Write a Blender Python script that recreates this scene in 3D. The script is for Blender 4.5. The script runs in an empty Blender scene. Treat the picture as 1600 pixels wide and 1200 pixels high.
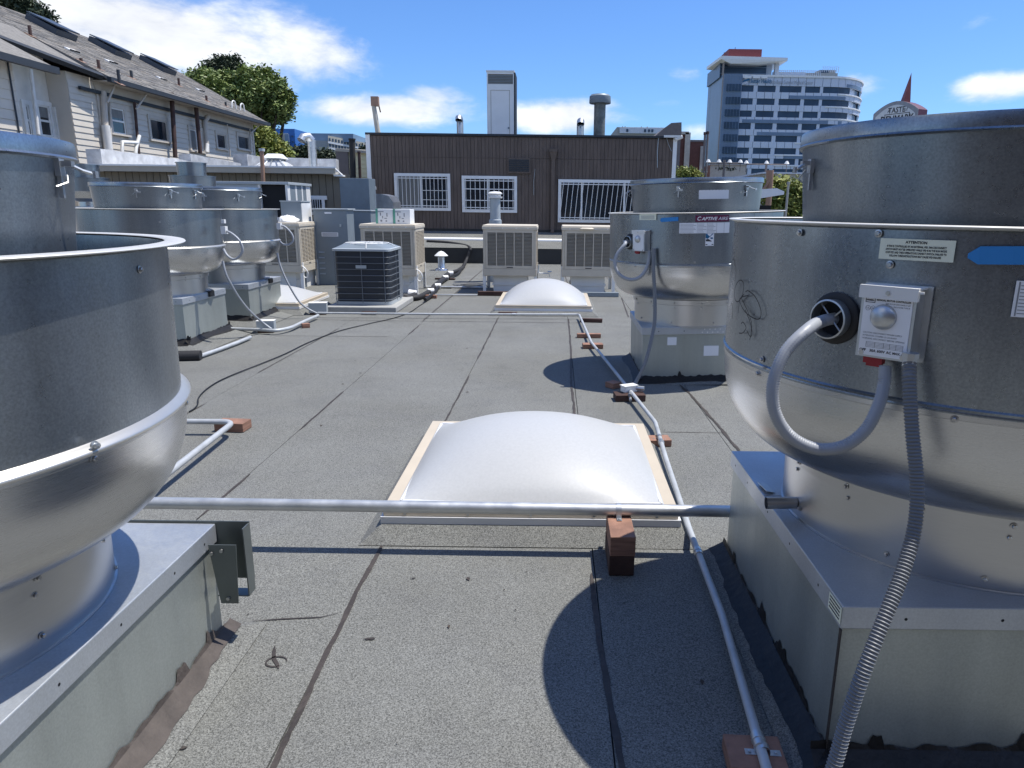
import bpy, bmesh, math, random
from mathutils import Vector, Matrix, noise
R = math.radians
random.seed(7)
S = bpy.context.scene
C = S.collection
# ------------------------------------------------------------------ camera
F, CX, HOR, ROLL, EYE = 1100.0, 865.0, -278.0, R(0.7), 1.5
PITCH = math.atan(-HOR / F)
_f = Vector((0, math.cos(PITCH), -math.sin(PITCH)))
_r0 = Vector((1, 0, 0)); _u0 = Vector((0, math.sin(PITCH), math.cos(PITCH)))
_r = _r0 * math.cos(ROLL) + _u0 * math.sin(ROLL)
_u = -_r0 * math.sin(ROLL) + _u0 * math.cos(ROLL)
cd = bpy.data.cameras.new('camera'); cam = bpy.data.objects.new('camera', cd); C.objects.link(cam)
cam.matrix_world = Matrix(((_r.x, _u.x, -_f.x, 0), (_r.y, _u.y, -_f.y, 0), (_r.z, _u.z, -_f.z, EYE), (0, 0, 0, 1)))
cd.sensor_width = 36; cd.lens = 36 * F / 1600; cd.shift_x = -(CX - 800) / 1600
cd.clip_start = 0.05; cd.clip_end = 6000
S.camera = cam
def ray(px, py): return _f + _r * ((px - CX) / F) - _u * ((py - 600) / F)
def G(px, py, h=0.0):            # measured point -> place on the level surface z = h
    d = ray(px, py); t = (h - EYE) / d.z; return Vector((0, 0, EYE)) + d * t
def D(px, py, Y):                # measured point -> place on the upright plane y = Y
    d = ray(px, py); t = Y / d.y; return Vector((0, 0, EYE)) + d * t
def CY(c, r, px, py):            # measured point -> (angle, z) on an upright cylinder
    d = ray(px, py); a = d.x ** 2 + d.y ** 2; b = -2 * (d.x * c[0] + d.y * c[1]); k = c[0] ** 2 + c[1] ** 2 - r * r
    q = max(b * b - 4 * a * k, 0); t = (-b - math.sqrt(q)) / (2 * a)
    p = Vector((0, 0, EYE)) + d * t
    return math.atan2(p.y - c[1], p.x - c[0]), p.z
# ------------------------------------------------------------------ light
SUNV = Vector((0.40, 0.11, 1.0)).normalized()
EL = math.asin(SUNV.z); AZ = math.atan2(SUNV.x, SUNV.y)
sl = bpy.data.lights.new('sun', 'SUN'); sl.energy = 3.9; sl.angle = R(0.53); sl.color = (1.0, 0.955, 0.88)
sun = bpy.data.objects.new('sun', sl); C.objects.link(sun)
sun.rotation_euler = (-SUNV).to_track_quat('-Z', 'Y').to_euler()
W = bpy.data.worlds.new('World'); S.world = W; W.use_nodes = True
def build_world():
    nt = W.node_tree; N = nt.nodes; L = nt.links; N.clear()
    out = N.new('ShaderNodeOutputWorld'); bg = N.new('ShaderNodeBackground'); L.new(bg.outputs[0], out.inputs[0])
    bg.inputs[1].default_value = 0.10
    sky = N.new('ShaderNodeTexSky'); sky.sky_type = 'NISHITA'; sky.sun_disc = False
    sky.sun_elevation = EL; sky.sun_rotation = AZ; sky.air_density = 1.0; sky.dust_density = 0.35; sky.ozone_density = 2.5
    def M(op, a, b=None, c=None):
        n = N.new('ShaderNodeMath'); n.operation = op
        for i, v in enumerate((a, b, c)):
            if v is None: continue
            if isinstance(v, (int, float)): n.inputs[i].default_value = v
            else: L.new(v, n.inputs[i])
        return n.outputs[0]
    tint = N.new('ShaderNodeMix'); tint.data_type = 'RGBA'; tint.blend_type = 'MULTIPLY'; tint.inputs[0].default_value = 1
    L.new(sky.outputs[0], tint.inputs[6]); tint.inputs[7].default_value = (0.55, 0.81, 1.20, 1)
    tc = N.new('ShaderNodeTexCoord'); sp = N.new('ShaderNodeSeparateXYZ'); L.new(tc.outputs['Generated'], sp.inputs[0])
    az = M('ARCTAN2', sp.outputs[0], sp.outputs[1]); el = M('ARCSINE', sp.outputs[2])
    mp = N.new('ShaderNodeMapping'); mp.inputs['Scale'].default_value = (1, 1, 2.2); L.new(tc.outputs['Generated'], mp.inputs[0])
    def NZ(scale, det, rough):
        n = N.new('ShaderNodeTexNoise'); n.inputs['Scale'].default_value = scale; n.inputs['Detail'].default_value = det
        n.inputs['Roughness'].default_value = rough; n.inputs['Distortion'].default_value = 0.3; L.new(mp.outputs[0], n.inputs[0]); return n.outputs[0]
    n1 = NZ(7.0, 8, 0.6); n2 = NZ(2.0, 4, 0.5); n3 = NZ(22.0, 5, 0.6)
    blobs = [  # px, py, half width px, half height px, strength, lean
        (190, 35, 330, 62, 1.25, 0.16), (470, 75, 130, 50, 1.0, 0.25), (330, 85, 170, 60, 0.9, 0.1), (480, 110, 60, 30, 0.55, 0.0),
        (600, 172, 150, 26, 1.15, -0.10), (680, 150, 70, 22, 0.9, 0.0), (885, 182, 95, 28, 1.2, -0.10), (940, 165, 50, 18, 0.8, 0.1),
        (1068, 117, 42, 12, 0.62, 0.0), (1030, 158, 50, 13, 0.5, 0.1), (1340, 128, 55, 26, 0.72, 0.3), (1095, 205, 40, 14, 0.6, 0.0),
        (1565, 135, 85, 20, 1.1, -0.12), (630, 55, 45, 10, 0.3, 0.4), (1560, 20, 70, 16, 0.35, -0.5), (820, 45, 60, 12, 0.25, 0.5)]
    tot = None
    for px, py, hw, hh, st, lean in blobs:
        d = ray(px, py).normalized(); a0 = math.atan2(d.x, d.y); e0 = math.asin(d.z)
        sx = hw / 1134 * math.cos(a0) ** 2 + 1e-3; sy = hh / 1134 * math.cos(a0) + 1e-3
        da = M('DIVIDE', M('SUBTRACT', az, a0), sx); de = M('DIVIDE', M('SUBTRACT', el, e0), sy)
        de = M('ADD', de, M('MULTIPLY', da, lean * hw / hh * 0.5))
        q = M('ADD', M('MULTIPLY', da, da), M('MULTIPLY', de, de))
        g = M('MULTIPLY', M('EXPONENT', M('MULTIPLY', q, -0.9)), st)
        tot = g if tot is None else M('MAXIMUM', tot, g)
    # elsewhere in the sky: unseen clouds like these, coverage raised for neutral fill light
    wide = M('SMOOTH_MIN', M('MAXIMUM', M('MULTIPLY', M('SUBTRACT', n2, 0.44), 5.0), 0.0), 1.1, 0.1)
    infront = M('MULTIPLY', M('GREATER_THAN', sp.outputs[1], 0.0), M('LESS_THAN', M('ABSOLUTE', M('DIVIDE', sp.outputs[0], M('MAXIMUM', sp.outputs[1], 0.01))), 0.95))
    wide = M('MULTIPLY', wide, M('SUBTRACT', 1.0, infront))
    tot = M('MAXIMUM', tot, wide)
    nn = M('ADD', M('MULTIPLY', n1, 0.75), M('MULTIPLY', n3, 0.25))
    dens = M('SUBTRACT', M('ADD', M('MULTIPLY', tot, 0.62), M('MULTIPLY', nn, 1.15)), 0.80)
    dens = M('MULTIPLY', dens, M('MINIMUM', M('MULTIPLY', tot, 3.0), 1.0))
    ramp = N.new('ShaderNodeMapRange'); ramp.interpolation_type = 'SMOOTHSTEP'; L.new(dens, ramp.inputs[0])
    ramp.inputs[1].default_value = 0.0; ramp.inputs[2].default_value = 0.42; ramp.inputs[3].default_value = 0; ramp.inputs[4].default_value = 0.93
    sh = N.new('ShaderNodeMapRange'); L.new(nn, sh.inputs[0]); sh.inputs[1].default_value = 0.35; sh.inputs[2].default_value = 0.7
    sh.inputs[3].default_value = 6.0; sh.inputs[4].default_value = 8.6
    cc = N.new('ShaderNodeCombineColor'); 
    L.new(sh.outputs[0], cc.inputs[0]); L.new(M('MULTIPLY', sh.outputs[0], 1.02), cc.inputs[1]); L.new(M('ADD', M('MULTIPLY', sh.outputs[0], 0.98), 0.5), cc.inputs[2])
    mx = N.new('ShaderNodeMix'); mx.data_type = 'RGBA'; L.new(ramp.outputs[0], mx.inputs[0]); L.new(tint.outputs[2], mx.inputs[6]); L.new(cc.outputs[0], mx.inputs[7])
    L.new(mx.outputs[2], bg.inputs[0])
build_world()
S.view_settings.view_transform = 'Standard'; S.view_settings.look = 'None'; S.view_settings.exposure = 0.55; S.view_settings.gamma = 1
S.view_settings.use_curve_mapping = False
# ------------------------------------------------------------------ materials
def mat(name, col, rough=0.6, metal=0.0, var=0.12, vs=3.0, bump=0.0, bs=60.0, spec=0.5, stretch=None, col2=None, vr=0.0, fac=None, trans=0.0, alpha=1.0, detail=5.0):
    m = bpy.data.materials.new(name); m.use_nodes = True
    nt = m.node_tree; N = nt.nodes; L = nt.links; b = N['Principled BSDF']
    b.inputs['Roughness'].default_value = rough; b.inputs['Metallic'].default_value = metal
    b.inputs['Specular IOR Level'].default_value = spec
    tc = N.new('ShaderNodeTexCoord'); mp = N.new('ShaderNodeMapping'); L.new(tc.outputs['Object'], mp.inputs[0])
    if stretch: mp.inputs['Scale'].default_value = stretch
    n = N.new('ShaderNodeTexNoise'); n.inputs['Scale'].default_value = vs; n.inputs['Detail'].default_value = detail; n.inputs['Roughness'].default_value = 0.6
    L.new(mp.outputs[0], n.inputs[0])
    r = N.new('ShaderNodeMapRange'); L.new(n.outputs[0], r.inputs[0])
    if fac: r.inputs[1].default_value, r.inputs[2].default_value = fac
    else: r.inputs[1].default_value, r.inputs[2].default_value = 0.3, 0.7
    c2 = col2 if col2 else tuple(c * (1 + var) for c in col); c1 = col if col2 else tuple(c * (1 - var) for c in col)
    mx = N.new('ShaderNodeMix'); mx.data_type = 'RGBA'; L.new(r.outputs[0], mx.inputs[0])
    mx.inputs[6].default_value = (*c1, 1); mx.inputs[7].default_value = (*c2, 1); L.new(mx.outputs[2], b.inputs['Base Color'])
    if vr:
        r2 = N.new('ShaderNodeMapRange'); L.new(n.outputs[0], r2.inputs[0]); r2.inputs[1].default_value = .3; r2.inputs[2].default_value = .7
        r2.inputs[3].default_value = rough - vr; r2.inputs[4].default_value = rough + vr; L.new(r2.outputs[0], b.inputs['Roughness'])
    if bump:
        n2 = N.new('ShaderNodeTexNoise'); n2.inputs['Scale'].default_value = bs; n2.inputs['Detail'].default_value = 3; L.new(mp.outputs[0], n2.inputs[0])
        bp = N.new('ShaderNodeBump'); bp.inputs['Strength'].default_value = bump; bp.inputs['Distance'].default_value = 0.01
        L.new(n2.outputs[0], bp.inputs['Height']); L.new(bp.outputs[0], b.inputs['Normal'])
    if trans: b.inputs['Transmission Weight'].default_value = trans
    if alpha < 1: b.inputs['Alpha'].default_value = alpha
    return m
M_ = {}
def mk(name, *a, **k): M_[name] = mat(name, *a, **k); return M_[name]
def roofing():
    m = bpy.data.materials.new('mineral_roofing'); m.use_nodes = True
    nt = m.node_tree; N = nt.nodes; L = nt.links; b = N['Principled BSDF']; b.inputs['Roughness'].default_value = 0.9; b.inputs['Specular IOR Level'].default_value = 0.25
    g = N.new('ShaderNodeNewGeometry')
    def nz(s, d=2, ro=.6):
        n = N.new('ShaderNodeTexNoise'); n.inputs['Scale'].default_value = s; n.inputs['Detail'].default_value = d; n.inputs['Roughness'].default_value = ro
        L.new(g.outputs['Position'], n.inputs[0]); return n.outputs[0]
    def mr(x, a, b_, c, d):
        r = N.new('ShaderNodeMapRange'); L.new(x, r.inputs[0]); 
        for i, v in enumerate((a, b_, c, d)): r.inputs[i + 1].default_value = v
        return r.outputs[0]
    def mixc(f, a, c, mode='MIX'):
        x = N.new('ShaderNodeMix'); x.data_type = 'RGBA'; x.blend_type = mode
        if isinstance(f, float): x.inputs[0].default_value = f
        else: L.new(f, x.inputs[0])
        for i, v in ((6, a), (7, c)):
            if isinstance(v, tuple): x.inputs[i].default_value = (*v, 1)
            else: L.new(v, x.inputs[i])
        return x.outputs[2]
    vo = N.new('ShaderNodeTexVoronoi'); vo.inputs['Scale'].default_value = 320; L.new(g.outputs['Position'], vo.inputs['Vector'])
    sep = N.new('ShaderNodeSeparateColor'); L.new(vo.outputs['Color'], sep.inputs[0])
    gran = mixc(mr(sep.outputs[0], 0.0, 1.0, 0.0, 1.0), (0.034, 0.035, 0.033), (0.315, 0.319, 0.302))
    gran2 = mixc(mr(nz(150, 2), 0.4, 0.6, 0, 1), (0.084, 0.086, 0.081), (0.190, 0.193, 0.182))
    c = mixc(0.5, gran, gran2)
    c = mixc(mr(nz(0.9, 5), .3, .72, 0, 1), c, (1.18, 1.18, 1.18), 'MULTIPLY'); 
    worn = mr(nz(2.3, 7, .75), .48, .72, 0, .75)
    c = mixc(worn, c, (0.80, 0.80, 0.83), 'MULTIPLY')
    c = mixc(mr(nz(0.55, 6, .65), .42, .66, 0, .65), c, (0.84, 0.82, 0.77), 'MULTIPLY')
    L.new(c, b.inputs['Base Color'])
    bp = N.new('ShaderNodeBump'); bp.inputs['Strength'].default_value = .35; bp.inputs['Distance'].default_value = .003
    L.new(vo.outputs['Distance'], bp.inputs['Height']); L.new(bp.outputs[0], b.inputs['Normal'])
    return m
M_['roofing'] = roofing()
mk('slab', (0.04, 0.04, 0.038), .9); mk('tar', (0.012, 0.011, 0.011), .55, bump=.6, bs=30, var=.4, vs=14, spec=.4)
mk('tar_worn', (.075, .062, .055), .75, bump=.5, bs=40, var=.4, vs=7); mk('tar_brown', (0.042, 0.034, 0.03), .7, bump=.5, bs=40, var=.35, vs=10)
def galv(name, col, rough, spang=.10, z=(1, 1, 1), bump=.04, bs=9):
    m = mat(name, col, rough, 1.0, var=spang, vs=60, bump=bump, bs=bs, vr=.04, stretch=z, detail=3); return m
def sheet(name, col, rough, metal, streak=.35, mott=.16, bump=.012):
    m = bpy.data.materials.new(name); m.use_nodes = True; nt = m.node_tree; N = nt.nodes; L = nt.links; b = N['Principled BSDF']; b.inputs['Metallic'].default_value = metal
    tc = N.new('ShaderNodeTexCoord')
    def nz(sc, d, st=(1, 1, 1), ro=.6):
        mp = N.new('ShaderNodeMapping'); mp.inputs['Scale'].default_value = st; L.new(tc.outputs['Object'], mp.inputs[0])
        n = N.new('ShaderNodeTexNoise'); n.inputs['Scale'].default_value = sc; n.inputs['Detail'].default_value = d; n.inputs['Roughness'].default_value = ro; L.new(mp.outputs[0], n.inputs[0]); return n.outputs[0]
    def mr(x, a, b_, c, d):
        r = N.new('ShaderNodeMapRange'); L.new(x, r.inputs[0])
        for i, v in enumerate((a, b_, c, d)): r.inputs[i + 1].default_value = v
        return r.outputs[0]
    def mul(x, y): k = N.new('ShaderNodeMath'); k.operation = 'MULTIPLY'; L.new(x, k.inputs[0]); L.new(y, k.inputs[1]); return k.outputs[0]
    a = mr(nz(170, 3), .3, .7, 1 - mott, 1 + mott); s_ = mr(nz(5.5, 5, (1, 1, .07)), .3, .7, 1 - streak * .4, 1 + streak * .4); c_ = mr(nz(2.4, 6), .3, .7, .93, 1.07)
    f = mul(mul(a, s_), c_); x = N.new('ShaderNodeMix'); x.data_type = 'RGBA'; x.blend_type = 'MULTIPLY'; x.inputs[0].default_value = 1; x.inputs[6].default_value = (*col, 1)
    cc = N.new('ShaderNodeCombineColor'); [L.new(f, cc.inputs[i]) for i in range(3)]; L.new(cc.outputs[0], x.inputs[7]); L.new(x.outputs[2], b.inputs['Base Color'])
    r = mul(mr(nz(4, 5, (1, 1, .08)), .3, .7, rough * .82, rough * 1.18), mr(nz(60, 2), .3, .7, .9, 1.1)); L.new(r, b.inputs['Roughness'])
    bp = N.new('ShaderNodeBump'); bp.inputs['Strength'].default_value = bump * 16; bp.inputs['Distance'].default_value = .002; L.new(nz(3.2, 3), bp.inputs['Height']); L.new(bp.outputs[0], b.inputs['Normal'])
    return m
M_['galv'] = sheet('galvanised_sheet', (.285, .315, .345), .30, .88)
M_['galv_curb'] = sheet('galvanised_curb_sheet', (.37, .40, .38), .42, .55, .25, .10)
M_['galv_cap'] = sheet('galvanised_cap', (.47, .50, .53), .48, .6, .12, .08)
M_['spun'] = galv('spun_aluminium', (.60, .605, .61), .29, .05, (.3, .3, 40), bump=.02, bs=6)
M_['rim'] = mk('rim_aluminium', (.72, .71, .67), .45, .35, var=.04)
M_['drum'] = galv('brushed_aluminium_drum', (.52, .525, .53), .34, .06, (.3, .3, 30), bump=.02, bs=5)
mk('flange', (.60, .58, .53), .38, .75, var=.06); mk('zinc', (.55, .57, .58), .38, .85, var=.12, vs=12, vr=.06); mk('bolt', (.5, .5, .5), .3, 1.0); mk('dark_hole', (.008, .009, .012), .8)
mk('rubber', (.012, .012, .013), .5); mk('flex_grey', (.34, .36, .39), .45, var=.05); mk('flex_dark', (.17, .18, .195), .5, var=.05)
mk('emt', (.60, .61, .60), .42, .7, var=.14, vs=9, vr=.08); mk('emt_paint', (.44, .46, .47), .5, .2, var=.15, vs=9)
mk('red_wood', (.27, .145, .10), .85, var=.35, vs=8, stretch=(1, 1, 9), bump=.3, bs=40); mk('dark_wood', (.06, .032, .025), .9, var=.3, vs=9, bump=.3)
mk('dome_acrylic', (.455, .46, .455), .42, var=.05, vs=70, bump=.02, bs=60, spec=.5, detail=6)
mk('frame_tan', (.50, .435, .34), .55, var=.06); mk('frame_white', (.72, .73, .74), .5, var=.05)
mk('cooler_slat', (.43, .38, .30), .7, var=.07); mk('cooler_tan', (.54, .485, .39), .6, var=.07, vs=5); mk('cooler_top', (.58, .52, .42), .6, var=.08); mk('cooler_dark', (.10, .09, .075), .8)
mk('cabinet_grey', (.21, .25, .28), .5, .15, var=.06, vs=3); mk('cabinet_light', (.42, .46, .48), .5, .2, var=.05); mk('panel_blue_grey', (.16, .20, .235), .55, .2)
mk('white_metal', (.74, .74, .72), .5, var=.05); mk('white_paint', (.84, .84, .82), .55, var=.05, vs=2)
mk('coil_black', (.022, .028, .038), .45, bump=.5, bs=200); mk('coil_wire', (.16, .18, .20), .5); mk('concrete', (.36, .36, .34), .9, var=.1, vs=8)
mk('siding_brown', (.130, .100, .083), .8, var=.22, vs=2.2, stretch=(3, 3, .5), bump=.2); mk('siding_tan', (.19, .17, .135), .85, var=.1, vs=3)
mk('fascia_tan', (.40, .37, .31), .7, var=.06); mk('glass_dark', (.015, .022, .03), .08, spec=.8, var=.3, vs=2); mk('curtain', (.20, .20, .19), .8, var=.2, vs=6, stretch=(6, 1, .3))
mk('parapet_silver', (.50, .51, .52), .6, .25, var=.3, vs=3.5, bump=.3, bs=6, detail=8); mk('house_siding', (.62, .57, .49), .75, var=.05, vs=1.5)
mk('stucco', (.70, .67, .60), .9, var=.08, vs=3, bump=.4, bs=14); mk('house_trim', (.55, .50, .43), .7, var=.06); mk('dark_trim', (.028, .034, .042), .6); mk('house_white', (.78, .77, .73), .55)
mk('shingle', (.20, .19, .175), .95, var=.3, vs=8, bump=.3, bs=30); mk('skylight_frame', (.045, .06, .08), .45); mk('skylight_glass', (.06, .075, .095), .4, spec=.4)
mk('rust_pipe', (.07, .04, .035), .8, var=.4, vs=5); mk('copper_flash', (.33, .20, .14), .7); mk('duct_stain', (.18, .19, .18), .55, .4, var=.5, vs=4)
mk('foil', (.62, .63, .64), .3, .9, bump=.6, bs=12, var=.2, vs=6); mk('insul', (.018, .018, .02), .7, bump=.3); mk('pvc', (.80, .80, .78), .5)
mk('card', (.78, .79, .78), .7, var=.03); mk('card_green', (.12, .36, .27), .7); mk('print', (.03, .03, .035), .7); mk('print_grey', (.22, .23, .25), .7); mk('bag', (.82, .82, .80), .6, bump=.8, bs=14)
mk('label_yellow', (.80, .82, .66), .55, var=.03); mk('label_white', (.82, .83, .85), .5, var=.02); mk('tape_blue', (.03, .24, .60), .6, var=.08); mk('maroon', (.13, .012, .055), .5)
mk('blue_ink', (.01, .12, .25), .5); mk('trough_grey', (.16, .18, .175), .4, .6, var=.1, vs=6); mk('red_plastic', (.28, .012, .02), .4); mk('ink', (.01, .01, .012), .6)
mk('street', (.09, .09, .088), .95, vs=.05); mk('earth', (.05, .06, .035), 1.0, vs=.12, var=.5)
mk('far_white', (.62, .65, .70), .6); mk('far_band', (.60, .66, .75), .6, var=.03, vs=.2); mk('far_glass', (.035, .07, .12), .3, spec=.25, var=.3, vs=.15); mk('far_grey', (.30, .32, .33), .8); mk('far_taupe', (.26, .235, .22), .8); mk('far_dark', (.16, .14, .135), .8)
mk('far_mid', (.15, .22, .32), .4, var=.1, vs=.3); mk('far_red', (.16, .035, .04), .7); mk('far_blue', (.03, .14, .42), .6); mk('far_concrete', (.38, .37, .34), .85); mk('far_beige', (.50, .47, .40), .8)
mk('yellow_siding', (.78, .70, .44), .8, var=.06); mk('sign_face', (.58, .60, .60), .6, var=.08, vs=.8); mk('sign_red', (.10, .02, .045), .5); mk('sign_border', (.26, .27, .29), .6); mk('spire_red', (.22, .06, .05), .5); mk('brick_brown', (.12, .055, .045), .9, var=.15)
def leaf(name, a, b_):
    m = mat(name, a, .6, var=.0, vs=1.3, col2=b_, spec=.3, detail=3); 
    nt = m.node_tree; b = nt.nodes['Principled BSDF']; b.inputs['Transmission Weight'].default_value = 0.0
    M_[name] = m
leaf('leaf_green', (.08, .13, .04), (.28, .33, .11)); leaf('leaf_dark', (.03, .045, .025), (.06, .08, .045)); leaf('leaf_yellow', (.12, .18, .04), (.34, .34, .10)); mk('bark', (.06, .045, .035), .9, bump=.4)
M_['leaf_green'].node_tree.nodes['Principled BSDF'].inputs['Roughness'].default_value = .45
# ------------------------------------------------------------------ mesh helpers
class MB:
    def __init__(s): s.v = []; s.f = []; s.m = []; s.off = Vector((0, 0, 0))
    def add(s, vs, fs, mi=0):
        n = len(s.v); s.v += [tuple(x) for x in vs]; s.f += [tuple(i + n for i in f) for f in fs]; s.m += [mi] * len(fs); return s
    def box(s, x0, x1, y0, y1, z0, z1, mi=0):
        return s.add([(x0, y0, z0), (x1, y0, z0), (x1, y1, z0), (x0, y1, z0), (x0, y0, z1), (x1, y0, z1), (x1, y1, z1), (x0, y1, z1)],
                     [(0, 3, 2, 1), (4, 5, 6, 7), (0, 1, 5, 4), (1, 2, 6, 5), (2, 3, 7, 6), (3, 0, 4, 7)], mi)
    def cbox(s, x0, x1, y0, y1, z0, z1, c=.01, mi=0):   # box with chamfered edges
        vs = []; X = (x0, x1); Y = (y0, y1); Z = (z0, z1); bm = bmesh.new(); bmesh.ops.create_cube(bm, size=1)
        for v in bm.verts: v.co = Vector((X[v.co.x > 0], Y[v.co.y > 0], Z[v.co.z > 0]))
        bmesh.ops.bevel(bm, geom=bm.edges[:], offset=c, segments=2, affect='EDGES', profile=.5)
        bm.verts.index_update(); s.add([v.co for v in bm.verts], [[v.index for v in f.verts] for f in bm.faces], mi); bm.free(); return s
    def obox(s, c, size, ax, mi=0):                     # box centred at c with axes ax (3 unit vectors)
        h = [Vector(a) * (d / 2) for a, d in zip(ax, size)]; c = Vector(c); vs = []
        for k in (-1, 1):
            for i, j in ((-1, -1), (1, -1), (1, 1), (-1, 1)): vs.append(c + h[0] * i + h[1] * j + h[2] * k)
        return s.add(vs, [(0, 3, 2, 1), (4, 5, 6, 7), (0, 1, 5, 4), (1, 2, 6, 5), (2, 3, 7, 6), (3, 0, 4, 7)], mi)
    def prism(s, poly, z0, z1, mi=0):
        n = len(poly); vs = [(x, y, z0) for x, y in poly] + [(x, y, z1) for x, y in poly]
        fs = [tuple(range(n))[::-1], tuple(range(n, 2 * n))] + [(i, (i + 1) % n, n + (i + 1) % n, n + i) for i in range(n)]
        return s.add(vs, fs, mi)
    def lathe(s, prof, n=64, c=(0, 0), mi=0, close=False):
        vs = []; fs = []; k = len(prof)
        for i in range(n):
            a = 2 * math.pi * i / n; ca, sa = math.cos(a), math.sin(a)
            for r, z in prof: vs.append((c[0] + r * ca, c[1] + r * sa, z))
        for i in range(n):
            j = (i + 1) % n
            for q in range(k - 1): fs.append((i * k + q, j * k + q, j * k + q + 1, i * k + q + 1))
        if close:
            if prof[0][0] > 1e-6: fs.append(tuple(i * k for i in range(n))[::-1])
            if prof[-1][0] > 1e-6: fs.append(tuple(i * k + k - 1 for i in range(n)))
        return s.add(vs, fs, mi)
    def tube(s, pts, r, n=10, mi=0, caps=True, rib=None):
        pts = [Vector(p) for p in pts]
        if rib:                                         # resample with alternating radius
            step, dr = rib; q = resample(pts, step); pts = q; rr = [r + (dr if i % 2 else -dr) for i in range(len(q))]
        else: rr = [r] * len(pts) if isinstance(r, (int, float)) else r
        T = [(pts[min(i + 1, len(pts) - 1)] - pts[max(i - 1, 0)]).normalized() for i in range(len(pts))]
        up = Vector((0, 0, 1)) if abs(T[0].z) < .9 else Vector((1, 0, 0)); u = T[0].cross(up).normalized(); vs = []; fs = []
        for i, p in enumerate(pts):
            u = (u - T[i] * u.dot(T[i])).normalized(); w = T[i].cross(u)
            for k in range(n):
                a = 2 * math.pi * k / n; vs.append(p + (u * math.cos(a) + w * math.sin(a)) * rr[i])
        for i in range(len(pts) - 1):
            for k in range(n): fs.append((i * n + k, i * n + (k + 1) % n, (i + 1) * n + (k + 1) % n, (i + 1) * n + k))
        if caps: fs.append(tuple(range(n))[::-1]); fs.append(tuple((len(pts) - 1) * n + k for k in range(n)))
        return s.add(vs, fs, mi)
    def map(s, fn): s.v = [tuple(fn(Vector(v))) for v in s.v]; return s
    def build(s, name, mats, parent=None, smooth=None, loc=None, **tags):
        me = bpy.data.meshes.new(name)
        if not isinstance(mats, (list, tuple)): mats = [mats]
        if parent is None and loc is None:              # own base point
            xs = [v[0] for v in s.v]; ys = [v[1] for v in s.v]; zs = [v[2] for v in s.v]
            loc = ((min(xs) + max(xs)) / 2, (min(ys) + max(ys)) / 2, min(zs))
        if parent is None: me.from_pydata([(v[0] - loc[0], v[1] - loc[1], v[2] - loc[2]) for v in s.v], [], s.f)
        else: me.from_pydata(s.v, [], s.f)
        for m in mats: me.materials.append(M_[m])
        me.polygons.foreach_set('material_index', s.m)
        if smooth: me.polygons.foreach_set('use_smooth', [True] * len(s.f)); me.set_sharp_from_angle(angle=R(smooth))
        me.update(); o = bpy.data.objects.new(name, me); C.objects.link(o)
        if parent is None: o.location = loc
        else: o.parent = parent
        for k, v in tags.items(): o[k] = v
        return o
def resample(pts, step):
    out = [pts[0].copy()]; acc = 0
    for a, b in zip(pts, pts[1:]):
        d = (b - a).length; t = step - acc
        while t <= d: out.append(a.lerp(b, t / d)); t += step
        acc = d - (t - step)
    out.append(pts[-1].copy()); return out
def spline(P, k=8):
    P = [Vector(p) for p in P]; Q = [P[0] * 2 - P[1]] + P + [P[-1] * 2 - P[-2]]; o = []
    for i in range(1, len(Q) - 2):
        for j in range(k):
            t = j / k; a, b, c, d = Q[i - 1:i + 3]
            o.append(.5 * ((2 * b) + (c - a) * t + (2 * a - 5 * b + 4 * c - d) * t * t + (3 * b - a - 3 * c + d) * t ** 3))
    o.append(P[-1]); return o
def fillet(P, r=.06, k=5):
    P = [Vector(p) for p in P]; o = [P[0]]
    for a, b, c in zip(P, P[1:], P[2:]):
        d1 = (a - b); d2 = (c - b); q = min(r, d1.length * .45, d2.length * .45); s = b + d1.normalized() * q; e = b + d2.normalized() * q
        for j in range(k + 1): t = j / k; o.append(s * (1 - t) ** 2 + b * 2 * t * (1 - t) + e * t * t)
    o.append(P[-1]); return o
def thing(name, label, cat, loc, rz=0, group=None, ry=0):
    o = bpy.data.objects.new(name, None); o.empty_display_size = .2; C.objects.link(o); o.location = loc; o.rotation_euler = (0, ry, rz)
    o['label'] = label; o['category'] = cat
    if group: o['group'] = group
    return o
def tags(label, cat, group=None):
    d = dict(label=label, category=cat)
    if group: d['group'] = group
    return d
def dup(root, loc, label, rz=None):
    def cp(o, par):
        c = o.copy(); C.objects.link(c); c.parent = par
        for ch in o.children: cp(ch, c)
        return c
    r = cp(root, None); r.location = loc; r['label'] = label
    if rz is not None: r.rotation_euler.z = rz
    return r
def link(mesh, name, parent, mw=None, **t):
    o = bpy.data.objects.new(name, mesh); C.objects.link(o); o.parent = parent
    if mw is not None: o.matrix_local = mw
    for k, v in t.items(): o[k] = v
    return o
_tc = {}
def text_mesh(txt, size=1.0, align='CENTER', shear=0, xs=1.0, bold=0.0):
    cu = bpy.data.curves.new('t', 'FONT'); cu.body = txt; cu.size = size; cu.align_x = align; cu.align_y = 'CENTER'; cu.shear = shear; cu.offset = bold
    cu.resolution_u = 2; cu.fill_mode = 'FRONT'
    o = bpy.data.objects.new('t', cu); C.objects.link(o); dg = bpy.context.evaluated_depsgraph_get(); dg.update()
    me = bpy.data.meshes.new_from_object(o.evaluated_get(dg)); vs = [(v.co.x * xs, v.co.y) for v in me.vertices]; fs = [tuple(p.vertices) for p in me.polygons]
    bpy.data.objects.remove(o); bpy.data.meshes.remove(me); bpy.data.curves.remove(cu); return vs, fs
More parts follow.
